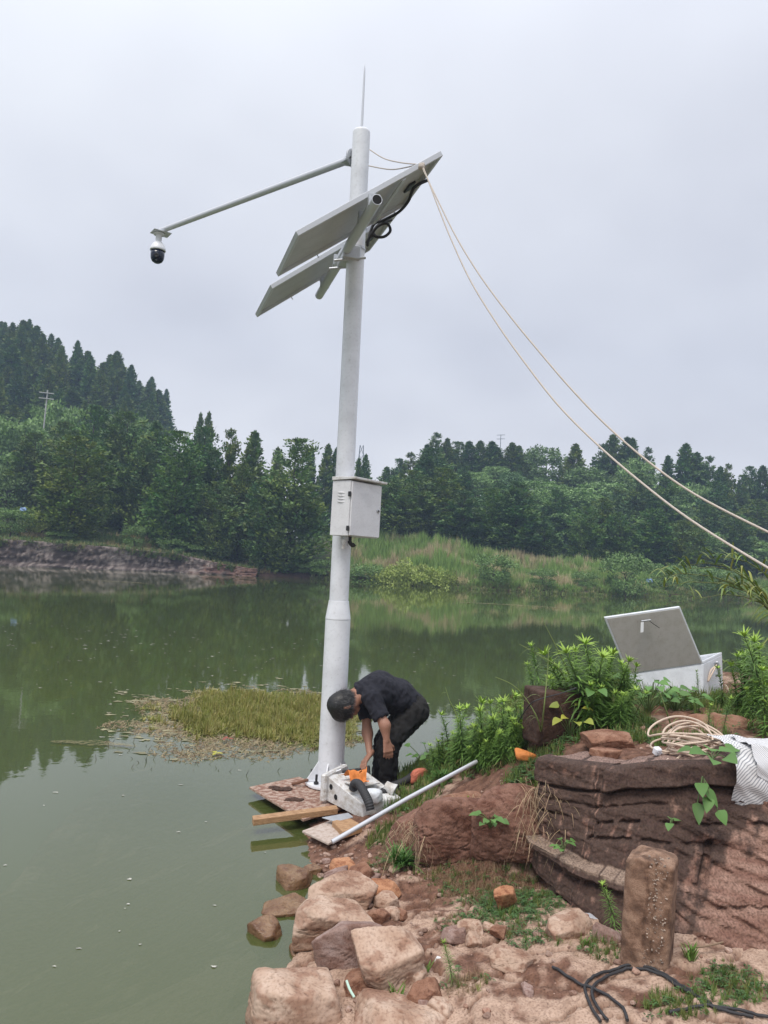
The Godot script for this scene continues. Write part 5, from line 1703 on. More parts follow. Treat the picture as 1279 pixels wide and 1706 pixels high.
func wrinkle(m: MB, amp: float, seed_: int) -> void:
	var n := nz(7.0, seed_, 3)
	var mesh_n := m.mesh().surface_get_arrays(0)[Mesh.ARRAY_NORMAL] as PackedVector3Array
	for i in m.v.size():
		var q := m.v[i]
		var w := 1.0 - absf(n.get_noise_3d(q.x * 1.6 + q.y * 0.7, q.y * 0.8 - q.x * 0.5, q.z * 1.2)) * 3.0
		m.v[i] = q + mesh_n[i] * amp * w

# ---------------------------------------------------------------- on top of the ledge
func build_plateau_things() -> void:
	# open steel cabinet, tipped a little to the left
	var h0 := Vector3(2.195, 1.168, -6.750)
	var h1 := Vector3(2.849, 1.297, -6.750)
	var f0 := Vector3(2.272, 0.868, -6.700)
	var f1 := Vector3(2.837, 0.986, -6.700)
	var bk := Vector3(3.187, 1.344, -7.150) - h1
	var t := thing("steel_cabinet", "open white steel cabinet lying among weeds on the ledge, its grey lid raised", "cabinet", f0)
	var m := MB.new()
	solid8(m, [h0 - f0, h1 - f0, h1 - f0 + bk, h0 - f0 + bk, Vector3.ZERO, f1 - f0, f1 - f0 + bk * 1.05, bk * 1.05], 0.005)
	part("housing", m.mesh(), M.cabinet_paint, t)
	# rim and dark inside
	var u := (h1 - h0).normalized()
	var w := bk.normalized()
	var up := w.cross(u).normalized()
	if up.y < 0:
		up = -up
	var L := (h1 - h0).length()
	var D := bk.length()
	var o := h0 - f0
	for e in [[0.0, L, 0.0, 0.02], [0.0, L, D - 0.02, D], [0.0, 0.02, 0.021, D - 0.021], [L - 0.02, L, 0.021, D - 0.021]]:
		m = MB.new()
		solid8(m, [o + u * e[0] + w * e[2] + up * 0.003, o + u * e[1] + w * e[2] + up * 0.003, o + u * e[1] + w * e[3] + up * 0.003, o + u * e[0] + w * e[3] + up * 0.003, o + u * e[0] + w * e[2] + up * 0.024, o + u * e[1] + w * e[2] + up * 0.024, o + u * e[1] + w * e[3] + up * 0.024, o + u * e[0] + w * e[3] + up * 0.024], 0.002)
		part("rim", m.mesh(), M.cabinet_paint, t)
	m = MB.new()
	m.quad(o + u * 0.02 + w * 0.02 + up * 0.004, o + u * (L - 0.02) + w * 0.02 + up * 0.004, o + u * (L - 0.02) + w * (D - 0.02) + up * 0.004, o + u * 0.02 + w * (D - 0.02) + up * 0.004)
	part("inner_plate", m.mesh(), M.galv, t)
	# lid
	var l0 := Vector3(1.935, 1.656, -6.620)
	var l1 := Vector3(2.579, 1.784, -6.620)
	var n := (l0 - h0).cross(h1 - h0).normalized()
	if n.z < 0:
		n = -n
	m = MB.new()
	solid8(m, [h0 - f0, h1 - f0, l1 - f0, l0 - f0, h0 - f0 - n * 0.028, h1 - f0 - n * 0.028, l1 - f0 - n * 0.028, l0 - f0 - n * 0.028], 0.003)
	var lid := part("lid", m.mesh(), M.cabinet_paint, t)
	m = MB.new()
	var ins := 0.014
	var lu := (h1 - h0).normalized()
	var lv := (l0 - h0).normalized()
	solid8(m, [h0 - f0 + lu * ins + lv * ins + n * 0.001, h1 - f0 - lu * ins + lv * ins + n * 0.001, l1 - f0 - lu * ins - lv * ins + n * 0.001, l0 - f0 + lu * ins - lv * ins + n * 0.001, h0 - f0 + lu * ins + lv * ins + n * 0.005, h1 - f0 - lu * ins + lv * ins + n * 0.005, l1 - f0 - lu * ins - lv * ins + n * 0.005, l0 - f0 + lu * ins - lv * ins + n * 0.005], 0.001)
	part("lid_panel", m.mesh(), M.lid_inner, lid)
	var lk := Vector3(2.278, 1.657, -6.600) - f0
	part("latch", box_mesh(lk + n * 0.016, Basis(lu, lv, n), Vector3(0.085, 0.014, 0.02), 0.003), M.steel, lid)
	part("tag", box_mesh(lk + lu * -0.035 + Vector3(0, -0.05, 0) + n * 0.024, Basis(lu, Vector3.UP, n), Vector3(0.026, 0.085, 0.003), 0.001), mat(lin(0.72, 0.73, 0.74), 0.6), lid)
	part("key_cord", tube_mesh(smooth_path(PackedVector3Array([lk + n * 0.02 + lu * 0.02, lk + n * 0.026 + lu * 0.05 - lv * 0.04, lk + n * 0.02 + lu * 0.085 - lv * 0.085]), 5), [0.003], 6), M.black_rubber, lid)
	part("handle", tube_mesh(smooth_path(PackedVector3Array([Vector3(3.017, 1.278, -6.920) - f0, Vector3(3.040, 1.298, -6.900) - f0, Vector3(3.053, 1.204, -6.900) - f0, Vector3(3.031, 1.178, -6.920) - f0]), 5), [0.011], 8), M.steel, t)
	part("cord_loop", tube_mesh(smooth_path(PackedVector3Array([Vector3(3.002, 1.270, -6.860) - f0, Vector3(2.943, 1.230, -6.820) - f0, Vector3(2.916, 1.143, -6.800) - f0, Vector3(2.941, 1.197, -6.800) - f0, Vector3(3.012, 1.281, -6.860) - f0]), 6), [0.007], 7), M.rope, t)
	for q in [[1212, 1218], [1214, 1226]]:
		part("cord_end", tube_mesh(smooth_path(PackedVector3Array([Vector3.ZERO + Vector3(3.091, 1.117, -6.860) - f0, Vector3(3.116, 1.059, -6.840) - f0, Vector3((Vector3(3.118, 1.021, -6.820) - f0).x + (0.02 if q[1] == 1218 else 0.07), 0.02, (Vector3(3.118, 1.021, -6.820) - f0).z)]), 5), [0.006], 7), M.rope, t)
	# rope coil on the ledge
	rng.seed = 301
	var c := Vector3(1.89, 0, -4.62)
	var rc := thing("rope_coil", "heap of cream cotton rope coiled on the ledge between weeds and striped cloth", "rope", Vector3(c.x, ground_y(c.x, c.z) + 0.02, c.z))
	for k in 11:
		var pts := PackedVector3Array()
		var a0 := rf(0, TAU)
		var rx := rf(0.15, 0.24)
		var rz := rf(0.09, 0.17)
		var tilt := rf(-0.25, 0.25)
		var cx := rf(-0.06, 0.06)
		var cz := rf(-0.05, 0.05)
		for i in 27:
			var a := a0 + TAU * i / 24.0
			pts.append(Vector3(cx + cos(a + 0.3) * rx * (1.0 + 0.08 * sin(a * 3 + k)), 0.016 + 0.009 * k + 0.05 * maxf(0.0, sin(a * 1.0 + tilt * 6.0)) + 0.10 * maxf(0.0, -sin(a)) * (0.3 + 0.07 * k), cz + sin(a) * rz))
		part("strand", tube_mesh(smooth_path(pts, 3), [0.0062], 7, true), M.rope, rc)
	part("strand", tube_mesh(smooth_path(PackedVector3Array([Vector3(-0.1, 0.03, 0.1), Vector3(-0.16, 0.02, 0.17), Vector3(-0.21, 0.03, 0.20), Vector3(-0.235, 0.01, 0.235)]), 6), [0.0065], 7), M.rope, rc)
	part("strand", tube_mesh(smooth_path(PackedVector3Array([Vector3(0.1, 0.03, 0.08), Vector3(0.25, 0.025, 0.06), Vector3(0.38, 0.03, -0.02), Vector3(0.48, 0.025, -0.01), Vector3(0.62, 0.02, 0.04)]), 6), [0.0065], 7), M.rope, rc)
	var knob := thing("white_plug", "small white plug lying at the left edge of the rope coil", "plug", rc.position + Vector3(-0.235, 0.05, 0.10))
	part("body", box_mesh(Vector3.ZERO, Basis(Vector3.UP, 0.35) * Basis(Vector3.RIGHT, 0.3), Vector3(0.042, 0.045, 0.04), 0.007), mat(lin(0.74, 0.74, 0.78), 0.4), knob)
	part("pin", tube_mesh(PackedVector3Array([Vector3(0.01, 0.0, 0.025), Vector3(0.014, -0.003, 0.045)]), [0.003], 6), M.steel, knob)
	part("pin", tube_mesh(PackedVector3Array([Vector3(-0.01, 0.0, 0.025), Vector3(-0.006, -0.003, 0.045)]), [0.003], 6), M.steel, knob)
	# striped cloth hanging over the edge at the right
	striped_cloth()
	# cut block standing at the left
	var b := solo("cut_stone_block", rock(Vector3(0.44, 0.40, 0.36), 402, 32, 30.0, 0.014, 1, 0.07), M.stone_dark, "squared dark red stone block standing at the left end of the ledge top", "stone block")
	var bp := Vector3(1.33, 0, -5.60)
	b.position = Vector3(bp.x, 0.99, bp.z)
	b.rotation = Vector3(0.03, 0.25, -0.05)
	# red bedrock step behind the rope
	var s := solo("bedrock_step", rock(Vector3(1.5, 0.34, 0.6), 403, 60, 12.0, 0.04, 6), M.stone_red, "low step of crumbly red bedrock in front of the open cabinet", "rock step")
	s.position = Vector3(2.15, 0.83, -5.82)
	s.rotation = Vector3(0, -0.12, 0.03)
	var s2 := solo("bedrock_step", rock(Vector3(0.8, 0.36, 0.6), 404, 44, 12.0, 0.04, 6), M.stone_red, "crumbly red rock at the right edge under the tall weeds", "rock step")
	s2.position = Vector3(2.75, 0.88, -5.45)

func striped_cloth() -> void:
	var im := Image.create(256, 256, false, Image.FORMAT_RGB8)
	for y in 256:
		for x in 256:
			var k := x % 16
			var c := lin(0.66, 0.66, 0.67) if k > 4 else lin(0.25, 0.26, 0.29)
			if k == 4 or k == 15:
				c = lin(0.45, 0.46, 0.48)
			im.set_pixel(x, y, c)
	var cm := mat(Color.WHITE, 0.9)
	cm.albedo_texture = ImageTexture.create_from_image(im)
	cm.cull_mode = BaseMaterial3D.CULL_DISABLED
	var t := thing("striped_cloth", "grey and white striped cloth draped over the ledge at the right edge", "cloth", Vector3(2.3, 1.1, -4.25))
	for layer in 2:
		var m := MB.new()
		var wn := nz(2.2, 311 + layer, 3)
		for j in 41:
			var v := j / 40.0
			for i in 41:
				var u := i / 40.0
				# lies on the rock for the back part, then falls over the edge
				var across := lerpf(-0.36 + 0.10 * layer, 0.75, u)
				var down := v * (0.75 - 0.12 * layer) * (1.0 - 0.45 * pow(absf(u - 0.40 - 0.1 * layer) * 1.6, 1.5)) - 0.30
				var y := 0.045 + 0.015 * layer - maxf(down, 0.0) + 0.02 * wn.get_noise_2d(u * 2.0, v * 2.0)
				var z := minf(down, 0.0) * 0.9 + 0.07 + 0.06 * smoothstep(0.0, 0.1, down) + 0.05 * wn.get_noise_2d(u * 1.6 + 9.0, v) + 0.018 * layer + 0.03 * sin(u * 9.0 + v * 3.0) * v
				m.p(Vector3(across, y, z + 0.42 * across * 0.5 + 0.02), Vector2(u * (5.0 if layer == 0 else 3.5) + (v * 2.2 if layer == 0 else -v * 3.2), v))
		for j in 40:
			for i in 40:
				var a := j * 41 + i
				m.iquad(a, a + 41, a + 42, a + 1)
		part("fold", m.mesh(), cm, t)

# ---------------------------------------------------------------- stones of the shore
func stone(called: String, label: String, material: Material, at: Vector3, size: Vector3, yaw: float, seed_: int, tilt := 0.0, n := 20) -> void:
	var o := solo(called, rock(size * Vector3(0.90, 0.78, 0.88), seed_, n + 8, 24.0, 0.018, 9), material, label, "stone")
	var away := Vector3(at.x, 0, at.z).normalized() * size.z * 0.28
	o.position = at + away - Vector3(0, size.y * 0.28, 0)
	o.position.y = minf(o.position.y, ground_h(o.position.x, o.position.z) + size.y * 0.42)
	o.rotation = Vector3(tilt, yaw, tilt * 0.6)

func build_stones() -> void:
	var S: StandardMaterial3D = M.sandstone
	for q in [
		["huge pale sandstone block at the bottom left end of the shore stones", S, Vector3(-0.249, 0.200, -3.342), Vector3(0.44, 0.42, 0.34), 0.25, 501, 0.02, 0.02, 30],
		["flat pale slab at the bottom edge, right of the huge block", S, Vector3(0.186, 0.160, -3.243), Vector3(0.46, 0.30, 0.34), -0.2, 502, 0.0, 0.0, 28],
		["pale squared boulder with grass blades at its right corner", S, Vector3(0.134, 0.280, -3.575), Vector3(0.33, 0.30, 0.30), 0.5, 503, 0.03, 0.08, 24],
		["pink grey boulder tucked behind the pale squared boulder", M.stone_grey, Vector3(-0.005, 0.240, -3.797), Vector3(0.30, 0.26, 0.26), -0.3, 504, 0.02, 0.0, 22],
		["long flat-topped sandstone block in the middle of the shore stones", S, Vector3(-0.141, 0.220, -4.055), Vector3(0.44, 0.24, 0.30), 0.12, 505, 0.03, 0.03, 26],
		["smooth rounded sandstone block above the long flat-topped one", S, Vector3(-0.089, 0.200, -4.433), Vector3(0.37, 0.22, 0.26), -0.1, 506, 0.03, 0.05, 24],
		["wet brown stone half sunk in the water with a dry pale spot", M.stone_wet, Vector3(-0.411, 0.100, -4.535), Vector3(0.36, 0.19, 0.26), 0.1, 507, 0.04, 0.0, 22],
		["wedge-shaped dark wet stone standing alone in the water", M.stone_wet, Vector3(-0.500, 0.120, -4.241), Vector3(0.17, 0.26, 0.20), 0.6, 508, 0.09, 0.25, 20],
		["rounded wet stone at the waterline under the timber plank", M.stone_wet, Vector3(-0.420, 0.120, -4.886), Vector3(0.25, 0.20, 0.24), 0.3, 509, 0.03, 0.05, 20],
		["small squared purple-grey stone behind the smooth rounded block", M.stone_grey, Vector3(-0.163, 0.180, -4.742), Vector3(0.17, 0.17, 0.15), 0.15, 510, 0.05, 0.0, 18],
		["rusty orange flat stone at the foot of the dark soil", M.stone_orange, Vector3(-0.131, 0.180, -4.981), Vector3(0.17, 0.10, 0.14), 0.2, 511, 0.05, 0.1, 16],
		["brown broken stone with cracked top next to the purple-grey one", M.stone_red, Vector3(-0.012, 0.200, -4.729), Vector3(0.17, 0.15, 0.16), -0.4, 512, 0.04, 0.1, 18],
		["brown slab-like stone right of the cracked one, below the spiky weed", M.stone_orange, Vector3(0.118, 0.240, -4.492), Vector3(0.20, 0.11, 0.17), 0.3, 513, 0.05, 0.05, 18],
		["small pinkish stone wedged under the brown slab-like stone", S, Vector3(0.130, 0.200, -4.392), Vector3(0.14, 0.09, 0.13), 0.7, 514, 0.03, 0.1, 14],
		["dark drowned stone under the long flat-topped block", M.stone_wet, Vector3(-0.243, 0.020, -4.099), Vector3(0.26, 0.22, 0.24), 0.4, 515, 0.0, 0.1, 18],
		["small brown stone under the left side of the pale squared boulder", M.stone_red, Vector3(0.011, 0.160, -3.582), Vector3(0.16, 0.16, 0.15), 0.2, 516, 0.02, 0.1, 16],
		["many-sided stone with a grey top on the ground left of the concrete post", S, Vector3(1.014, 0.320, -3.877), Vector3(0.26, 0.19, 0.20), 0.5, 517, 0.02, 0.05, 22],
		["low pointed stone lying on the bare rock left of the black cable", S, Vector3(0.697, 0.260, -3.639), Vector3(0.22, 0.12, 0.16), -0.3, 518, 0.01, 0.0, 20],
		["rounded orange-tan stone stuck in the slope of dry roots", M.stone_orange, Vector3(0.763, 0.400, -4.237), Vector3(0.13, 0.14, 0.10), 0.3, 519, -0.02, 0.2, 16],
		["small flat broken stone right of the flat bottom slab", M.stone_red, Vector3(0.292, 0.200, -3.426), Vector3(0.17, 0.09, 0.10), 0.5, 520, 0.0, 0.1, 16],
		["tiny white pebble on the bare rock above the upright weed", M.dirty_white, Vector3(0.374, 0.240, -3.754), Vector3(0.03, 0.024, 0.028), 0.0, 521, 0.004, 0.0, 10],
		["small reddish stone in front of the larger flat one on the ledge top", M.stone_red, Vector3(1.407, 0.990, -4.713), Vector3(0.14, 0.09, 0.12), 0.4, 522, 0.02, 0.1, 16],
		["broad reddish stone with a notch lying on the ledge top below the weeds", M.stone_red, Vector3(1.492, 1.020, -4.916), Vector3(0.36, 0.14, 0.26), -0.1, 523, 0.02, 0.06, 22],
		["small cracked stone left of the green ground plants", S, Vector3(0.543, 0.280, -3.985), Vector3(0.14, 0.07, 0.10), 0.1, 524, 0.01, 0.0, 16],
		["small cracked stone just under the green ground plants", M.stone_red, Vector3(0.686, 0.290, -3.935), Vector3(0.09, 0.06, 0.08), 0.9, 525, 0.01, 0.0, 14],
		["drowned pale stone in the water left of the rounded wet one", M.stone_wet, Vector3(-0.538, 0.000, -4.961), Vector3(0.3, 0.14, 0.24), 0.9, 527, 0.02, 0.0, 16],
		["red flat stone jutting from the bank's upper edge below the pipe", M.stone_red, Vector3(0.662, 0.500, -5.367), Vector3(0.34, 0.10, 0.2), 0.25, 528, -0.02, 0.05, 20],
		["crumbling red stone in the bank right of the pipe's top end", M.stone_red, Vector3(0.944, 0.620, -5.013), Vector3(0.3, 0.14, 0.2), -0.2, 529, -0.03, 0.1, 20],
	]:
		stone("stone", q[0], q[1], q[2], q[3], q[4], q[5], q[7], q[8])
	var small := []
	for k in 5:
		small.append(rock(Vector3(1.0, 0.6, 0.75), 570 + k, 12, 22.0, 0.02, 8))
	rng.seed = 575
	for q in [Vector3(-0.289, 0.060, -4.581), Vector3(-0.440, 0.000, -4.436), Vector3(-0.258, 0.100, -4.823), Vector3(-0.029, 0.200, -4.953), Vector3(0.055, 0.220, -4.778), Vector3(0.169, 0.200, -4.314), Vector3(0.088, 0.180, -4.263), Vector3(-0.037, 0.140, -4.198), Vector3(0.209, 0.240, -4.315), Vector3(-0.252, 0.120, -5.239), Vector3(-0.339, 0.080, -5.127), Vector3(-0.071, 0.140, -4.679), Vector3(0.273, 0.170, -3.420), Vector3(0.359, 0.200, -3.388), Vector3(0.255, 0.170, -3.623), Vector3(0.560, 0.270, -3.919), Vector3(0.477, 0.260, -3.975), Vector3(0.648, 0.290, -4.028), Vector3(0.192, 0.260, -4.863), Vector3(0.014, 0.220, -5.046), Vector3(-0.351, 0.040, -4.870), Vector3(-0.478, 0.000, -5.024), Vector3(0.738, 0.250, -3.448), Vector3(1.183, 0.300, -3.818)]:
		var s := rf(0.06, 0.13)
		var o := solo("small_stone", small[rng.randi() % 5], [M.sandstone, M.stone_red, M.stone_grey, M.sandstone, M.stone_wet][rng.randi() % 4 if q.y > 0.1 else 4], "small broken stone lying between the larger shore stones", "stone", "small broken stones along the shore")
		o.position = Vector3(q.x, ground_y(q.x, q.z) + s * 0.16, q.z)
		o.rotation = Vector3(rf(-0.2, 0.2), rf(0, TAU), rf(-0.2, 0.2))
		o.scale = Vector3.ONE * s
	# the big upright lump of red earth-rock in the bank, and two more faces of it
	for q in [["upright rounded mass of red earthy rock in the bank front", Vector3(0.350, 0.280, -5.066), Vector3(0.40, 0.42, 0.34), 0.3, 541], ["red earthy rock face with hanging roots in the middle of the bank", Vector3(0.587, 0.450, -4.826), Vector3(0.60, 0.46, 0.34), 0.1, 542], ["red earthy rock face between the bank and the dark ledge", Vector3(0.873, 0.580, -4.641), Vector3(0.44, 0.46, 0.36), -0.2, 543]]:
		var o := solo("earth_rock", rock(q[2], q[4], 44, 11.0, 0.022, 14), tri_mat(M.ground.albedo_texture, 1.3, 0.95, lin(0.27, 0.145, 0.105), M.grain, 0.8, true), q[0], "rock")
		o.position = q[1] + Vector3(0, -0.10, -0.17)
		o.rotation.y = q[3]
	# orange and pink lumps
	var op := solo("orange_block", rock(Vector3(0.17, 0.075, 0.08), 551, 16, 5.0, 0.02), mat(lin(0.62, 0.22, 0.055), 0.75), "bright orange rounded lump lying in the grass left of the ledge", "orange lump")
	op.position = Vector3(1.106, 0.665, -5.605) + Vector3(0, 0.05, 0.06)
	op.rotation = Vector3(0.1, -0.1, -0.15)
	var pp := solo("pink_bundle", rock(Vector3(0.19, 0.11, 0.11), 552, 16, 4.0, 0.03), tri_mat(noise_tex(nz(0.05, 553, 4), 256, ramp([[0.0, lin(0.3, 0.28, 0.2)], [0.34, lin(0.85, 0.85, 0.8)], [1.0, Color.WHITE]])), 5.0, 0.7, lin(0.66, 0.20, 0.13)), "coral pink plastic bundle lying beside the metal pipe behind the worker's feet", "plastic bundle")
	pp.position = Vector3(0.417, 0.227, -6.543) + Vector3(0, 0.05, 0)
	pp.rotation = Vector3(0, 0.45, 0.25)
	# loose rubble and crumbs of soil
	var crumb := rock(Vector3(1, 0.6, 0.8), 561, 5, 9.0, 0.05)
	rng.seed = 562
	var xf := []
	var cl := []
	for i in 1500:
		var x := rf(-0.45, 2.0)
		var z := rf(-5.9, -3.0)
		if i % 3 == 0:
			x = rf(-0.4, 0.5)
			z = rf(-5.7, -4.7)
		var s := 0.006 + 0.035 * pow(rng.randf(), 5.0)
		var y := ground_y(x, z)
		if y < -0.02:
			continue
		xf.append(Transform3D(Basis.from_euler(Vector3(rf(-0.5, 0.5), rf(0, TAU), rf(-0.5, 0.5))).scaled(Vector3.ONE * s), Vector3(x, y + s * 0.15, z)))
		cl.append(Color(0.34, 0.20, 0.145).lerp(Color(0.45, 0.33, 0.27), rng.randf()) * rf(0.6, 1.1))
	var gm := mat(Color.WHITE, 0.95)
	gm.vertex_color_use_as_albedo = true
	scatter("rubble", "loose red rubble and crumbs of soil on the bank", crumb, gm, xf, cl)

# ---------------------------------------------------------------- weed mat in the pond
func build_floating_mat() -> void:
	var green := tuft_mesh(601, 14, 0.17, 1.0, 0.009, 0.5)
	var straw := tuft_mesh(602, 12, 0.13, 2.6, 0.008, 0.9)
	rng.seed = 603
	var n := nz(0.9, 604, 3)
	var xg := []
	var cg := []
	var xs := []
	var cs := []
	for i in 14000:
		var x := rf(-3.6, 0.0)
		var z := rf(-12.3, -7.1)
		# outline: broad behind, tapering to the front; open water beside the pole
		var u := (x + 1.55) / (1.35 + 0.05 * (-z - 8.0))
		var v := (z + 9.6) / 2.1
		var e := u * u + v * v + n.get_noise_2d(x, z) * 0.7
		if e > 1.0:
			continue
		var inner := smoothstep(1.0, 0.45, e)
		var lush := smoothstep(-0.5, 0.15, x + 2.2 + n.get_noise_2d(x * 0.8 + 7.0, z) * 0.9) * smoothstep(-8.5, -9.0, z + n.get_noise_2d(x, 4.0) * 0.5) * smoothstep(-11.6, -10.8, z)
		if rng.randf() < lush * 0.9:
			xg.append(Transform3D(Basis(Vector3.UP, rf(0, TAU)).scaled(Vector3(1, rf(0.4, 1.3) * (0.4 + 0.6 * inner) * (1.0 + 0.9 * n.get_noise_2d(x * 4.0, z * 4.0)), 1)), Vector3(x, 0.0, z)))
			cg.append(Color(0.28, 0.31, 0.07).lerp(Color(0.46, 0.39, 0.15), pow(rng.randf(), 1.6)) * rf(0.7, 1.1))
		elif rng.randf() < 0.25 + 0.55 * inner:
			xs.append(Transform3D(Basis(Vector3.UP, rf(0, TAU)).scaled(Vector3(1, rf(0.25, 0.8), 1)), Vector3(x, 0.003, z)))
			cs.append(Color(0.40, 0.33, 0.19).lerp(Color(0.22, 0.14, 0.08), pow(rng.randf(), 1.5)) * rf(0.7, 1.15))
	scatter("water_weeds", "yellow-green weeds growing on the floating mat left of the pole", green, M.grass, xg, cg)
	scatter("dead_weeds", "brown matted dead stems of the floating mat left of the pole", straw, M.grass, xs, cs)
	# pale scum flakes and stem tips around the mat
	var fl := MB.new()
	for k in 7:
		var a := TAU * k / 7.0
		var b := TAU * (k + 1) / 7.0
		fl.tri(Vector3.ZERO, Vector3(cos(b), 0, sin(b)) * (0.7 + 0.3 * sin(k * 2.3 + 2.3)), Vector3(cos(a), 0, sin(a)) * (0.7 + 0.3 * sin(k * 2.3)))
	rng.seed = 605
	var xf := []
	var cf := []
	for i in 1500:
		var x := rf(-3.6, 0.2)
		var z := rf(-13.0, -7.0)
		var u := (x + 1.7) / 1.6
		var v := (z + 10.1) / 2.3
		var e := u * u + v * v + n.get_noise_2d(x * 2.0, z * 2.0) * 0.9
		if e > 1.0 or n.get_noise_2d(x * 3.0 + 20.0, z * 3.0) < -0.05 + 0.25 * smoothstep(-9.0, -8.0, z):
			continue
		var s := rf(0.012, 0.06)
		xf.append(Transform3D(Basis(Vector3.UP, rf(0, TAU)).scaled(Vector3(s * rf(1.0, 2.2), 1, s)), Vector3(x, 0.004 + rf(0, 0.003), z)))
		cf.append(Color(0.29, 0.275, 0.165) * rf(0.5, 1.1))
	# specks drifting over the open water
	for i in 420:
		var x := rf(-9.0, 1.5)
		var z := rf(-19.0, -3.0)
		if x > tab(z, XS) - 0.15 and z > -7.5:
			continue
		var s := rf(0.003, 0.011) * (1.0 + 0.1 * -z)
		xf.append(Transform3D(Basis(Vector3.UP, rf(0, TAU)).scaled(Vector3(s * rf(1.0, 2.6), 1, s)), Vector3(x, 0.004, z)))
		cf.append(Color(0.48, 0.47, 0.42) * rf(0.6, 1.1))
	scatter("pond_scum", "pale scum flakes and specks floating round the weed mat", fl.mesh(), mat_v(0.9), xf, cf)
	var tips := MB.new()
	rng.seed = 606
	for i in 90:
		var x := rf(-2.9, -0.6)
		var z := rf(-8.3, -7.2)
		var a := rf(0, TAU)
		tips.col = Color(0.05, 0.045, 0.03) * rf(0.6, 1.6)
		tips.col.a = 1
		blade(tips, Vector3(x, -0.02, z), Vector3(cos(a) * 0.5, 1, sin(a) * 0.5).normalized(), Vector3(1, 0, 0), rf(0.04, 0.12), 0.006, rf(0, 0.6), 3)
	setting("stem_tips", tips.mesh(), M.grass, "stuff", "dark stem tips poking out of the water before the weed mat")
	# three floating leaves
	for q in [[Vector3(-1.537, 0.020, -7.817), Color(0.42, 0.40, 0.06), "yellow floating leaf in front of the weed mat"], [Vector3(-1.560, 0.040, -8.366), Color(0.30, 0.07, 0.05), "reddish dead leaf lying on the weed mat"], [Vector3(-1.256, 0.050, -10.686), Color(0.20, 0.26, 0.05), "lime green leaf on the far side of the weed mat"]]:
		var m := MB.new()
		m.col = q[1]
		for k in 3:
			leaf(m, Vector3(rf(-0.04, 0.04), 0.0, rf(-0.03, 0.03)), Vector3(cos(k * 2.0), 0.12, sin(k * 2.0)).normalized(), Vector3.UP, 0.07, 0.05, 0.1)
		var o := solo("floating_leaf", m.mesh(), M.leaf, q[2], "leaf")
		o.position = q[0]

func mat_v(r: float) -> StandardMaterial3D:
	var m := mat(Color.WHITE, r)
	m.vertex_color_use_as_albedo = true
	m.cull_mode = BaseMaterial3D.CULL_DISABLED
	return m

# ---------------------------------------------------------------- plants on the near bank
# a broad leaf with a folded midrib, tip drooping
func leaf(m: MB, at: Vector3, dir: Vector3, up: Vector3, length: float, width: float, droop: float) -> void:
	var side := dir.cross(up).normalized()
	var nrm := side.cross(dir).normalized()
	var first := m.v.size()
	var n := 6
	for i in n + 1:
		var t := float(i) / n
		var w := width * 0.5 * pow(sin(PI * pow(t, 0.62)), 0.8) if t > 0.0 and t < 1.0 else 0.0005
		var q := at + dir * length * t - Vector3.UP * droop * length * t * t
		m.p(q - side * w + nrm * w * 0.28)
		m.p(q)
		m.p(q + side * w + nrm * w * 0.28)
	for i in n:
		var k := first + i * 3
		m.iquad(k, k + 1, k + 4, k + 3)
		m.iquad(k + 1, k + 2, k + 5, k + 4)

# upright weed of unit height: stem wound with narrow leaves and a bright rosette on top
func weed_meshes(seed_: int, n: int, leafl: float, spread: float) -> Array:
	rng.seed = seed_
	var st := MB.new()
	var bend := Vector3(rf(-0.22, 0.22), 0, rf(-0.22, 0.22))
	st.col = Color(0.10, 0.14, 0.05)
	var path := PackedVector3Array()
	for i in 7:
		var t := i / 6.0
		path.append(Vector3(0, t * 0.96, 0) + bend * t * t)
	tube(st, path, [0.012, 0.011, 0.010, 0.009, 0.008, 0.006, 0.004], 6)
	var m := MB.new()
	for k in n:
		var t := lerpf(0.10, 0.95, pow(float(k) / n, 0.85))
		var a := k * 2.39996 + rf(-0.3, 0.3)
		var rise := lerpf(-0.1, 0.8, t) + rf(-0.2, 0.2)
		var d := Vector3(cos(a), rise, sin(a)).normalized()
		var l := leafl * (0.7 + 0.5 * sin(PI * minf(t * 1.1, 1.0))) * rf(0.75, 1.15)
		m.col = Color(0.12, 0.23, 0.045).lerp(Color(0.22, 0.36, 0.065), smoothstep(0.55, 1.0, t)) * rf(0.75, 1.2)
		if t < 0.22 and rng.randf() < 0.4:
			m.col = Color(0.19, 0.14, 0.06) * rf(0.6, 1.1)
		m.col.a = 1.0
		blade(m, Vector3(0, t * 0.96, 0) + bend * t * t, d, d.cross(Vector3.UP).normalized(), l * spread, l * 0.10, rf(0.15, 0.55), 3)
	for k in 22:
		var a := k * 2.39996
		var d := Vector3(cos(a), rf(0.35, 1.5), sin(a)).normalized()
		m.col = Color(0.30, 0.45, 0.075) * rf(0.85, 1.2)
		m.col.a = 1.0
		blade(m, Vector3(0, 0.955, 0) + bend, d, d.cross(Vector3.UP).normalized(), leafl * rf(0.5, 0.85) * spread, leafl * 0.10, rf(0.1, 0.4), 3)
	return [st.mesh(), m.mesh()]

var weeds := []

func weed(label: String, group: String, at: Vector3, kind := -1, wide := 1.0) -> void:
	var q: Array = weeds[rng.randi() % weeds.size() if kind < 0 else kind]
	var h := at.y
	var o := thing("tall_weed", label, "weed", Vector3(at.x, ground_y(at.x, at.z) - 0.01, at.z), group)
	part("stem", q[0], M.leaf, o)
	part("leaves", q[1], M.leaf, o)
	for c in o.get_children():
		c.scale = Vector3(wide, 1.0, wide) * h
	o.rotation = Vector3(rf(-0.28, 0.28), rf(0, TAU), rf(-0.28, 0.28))

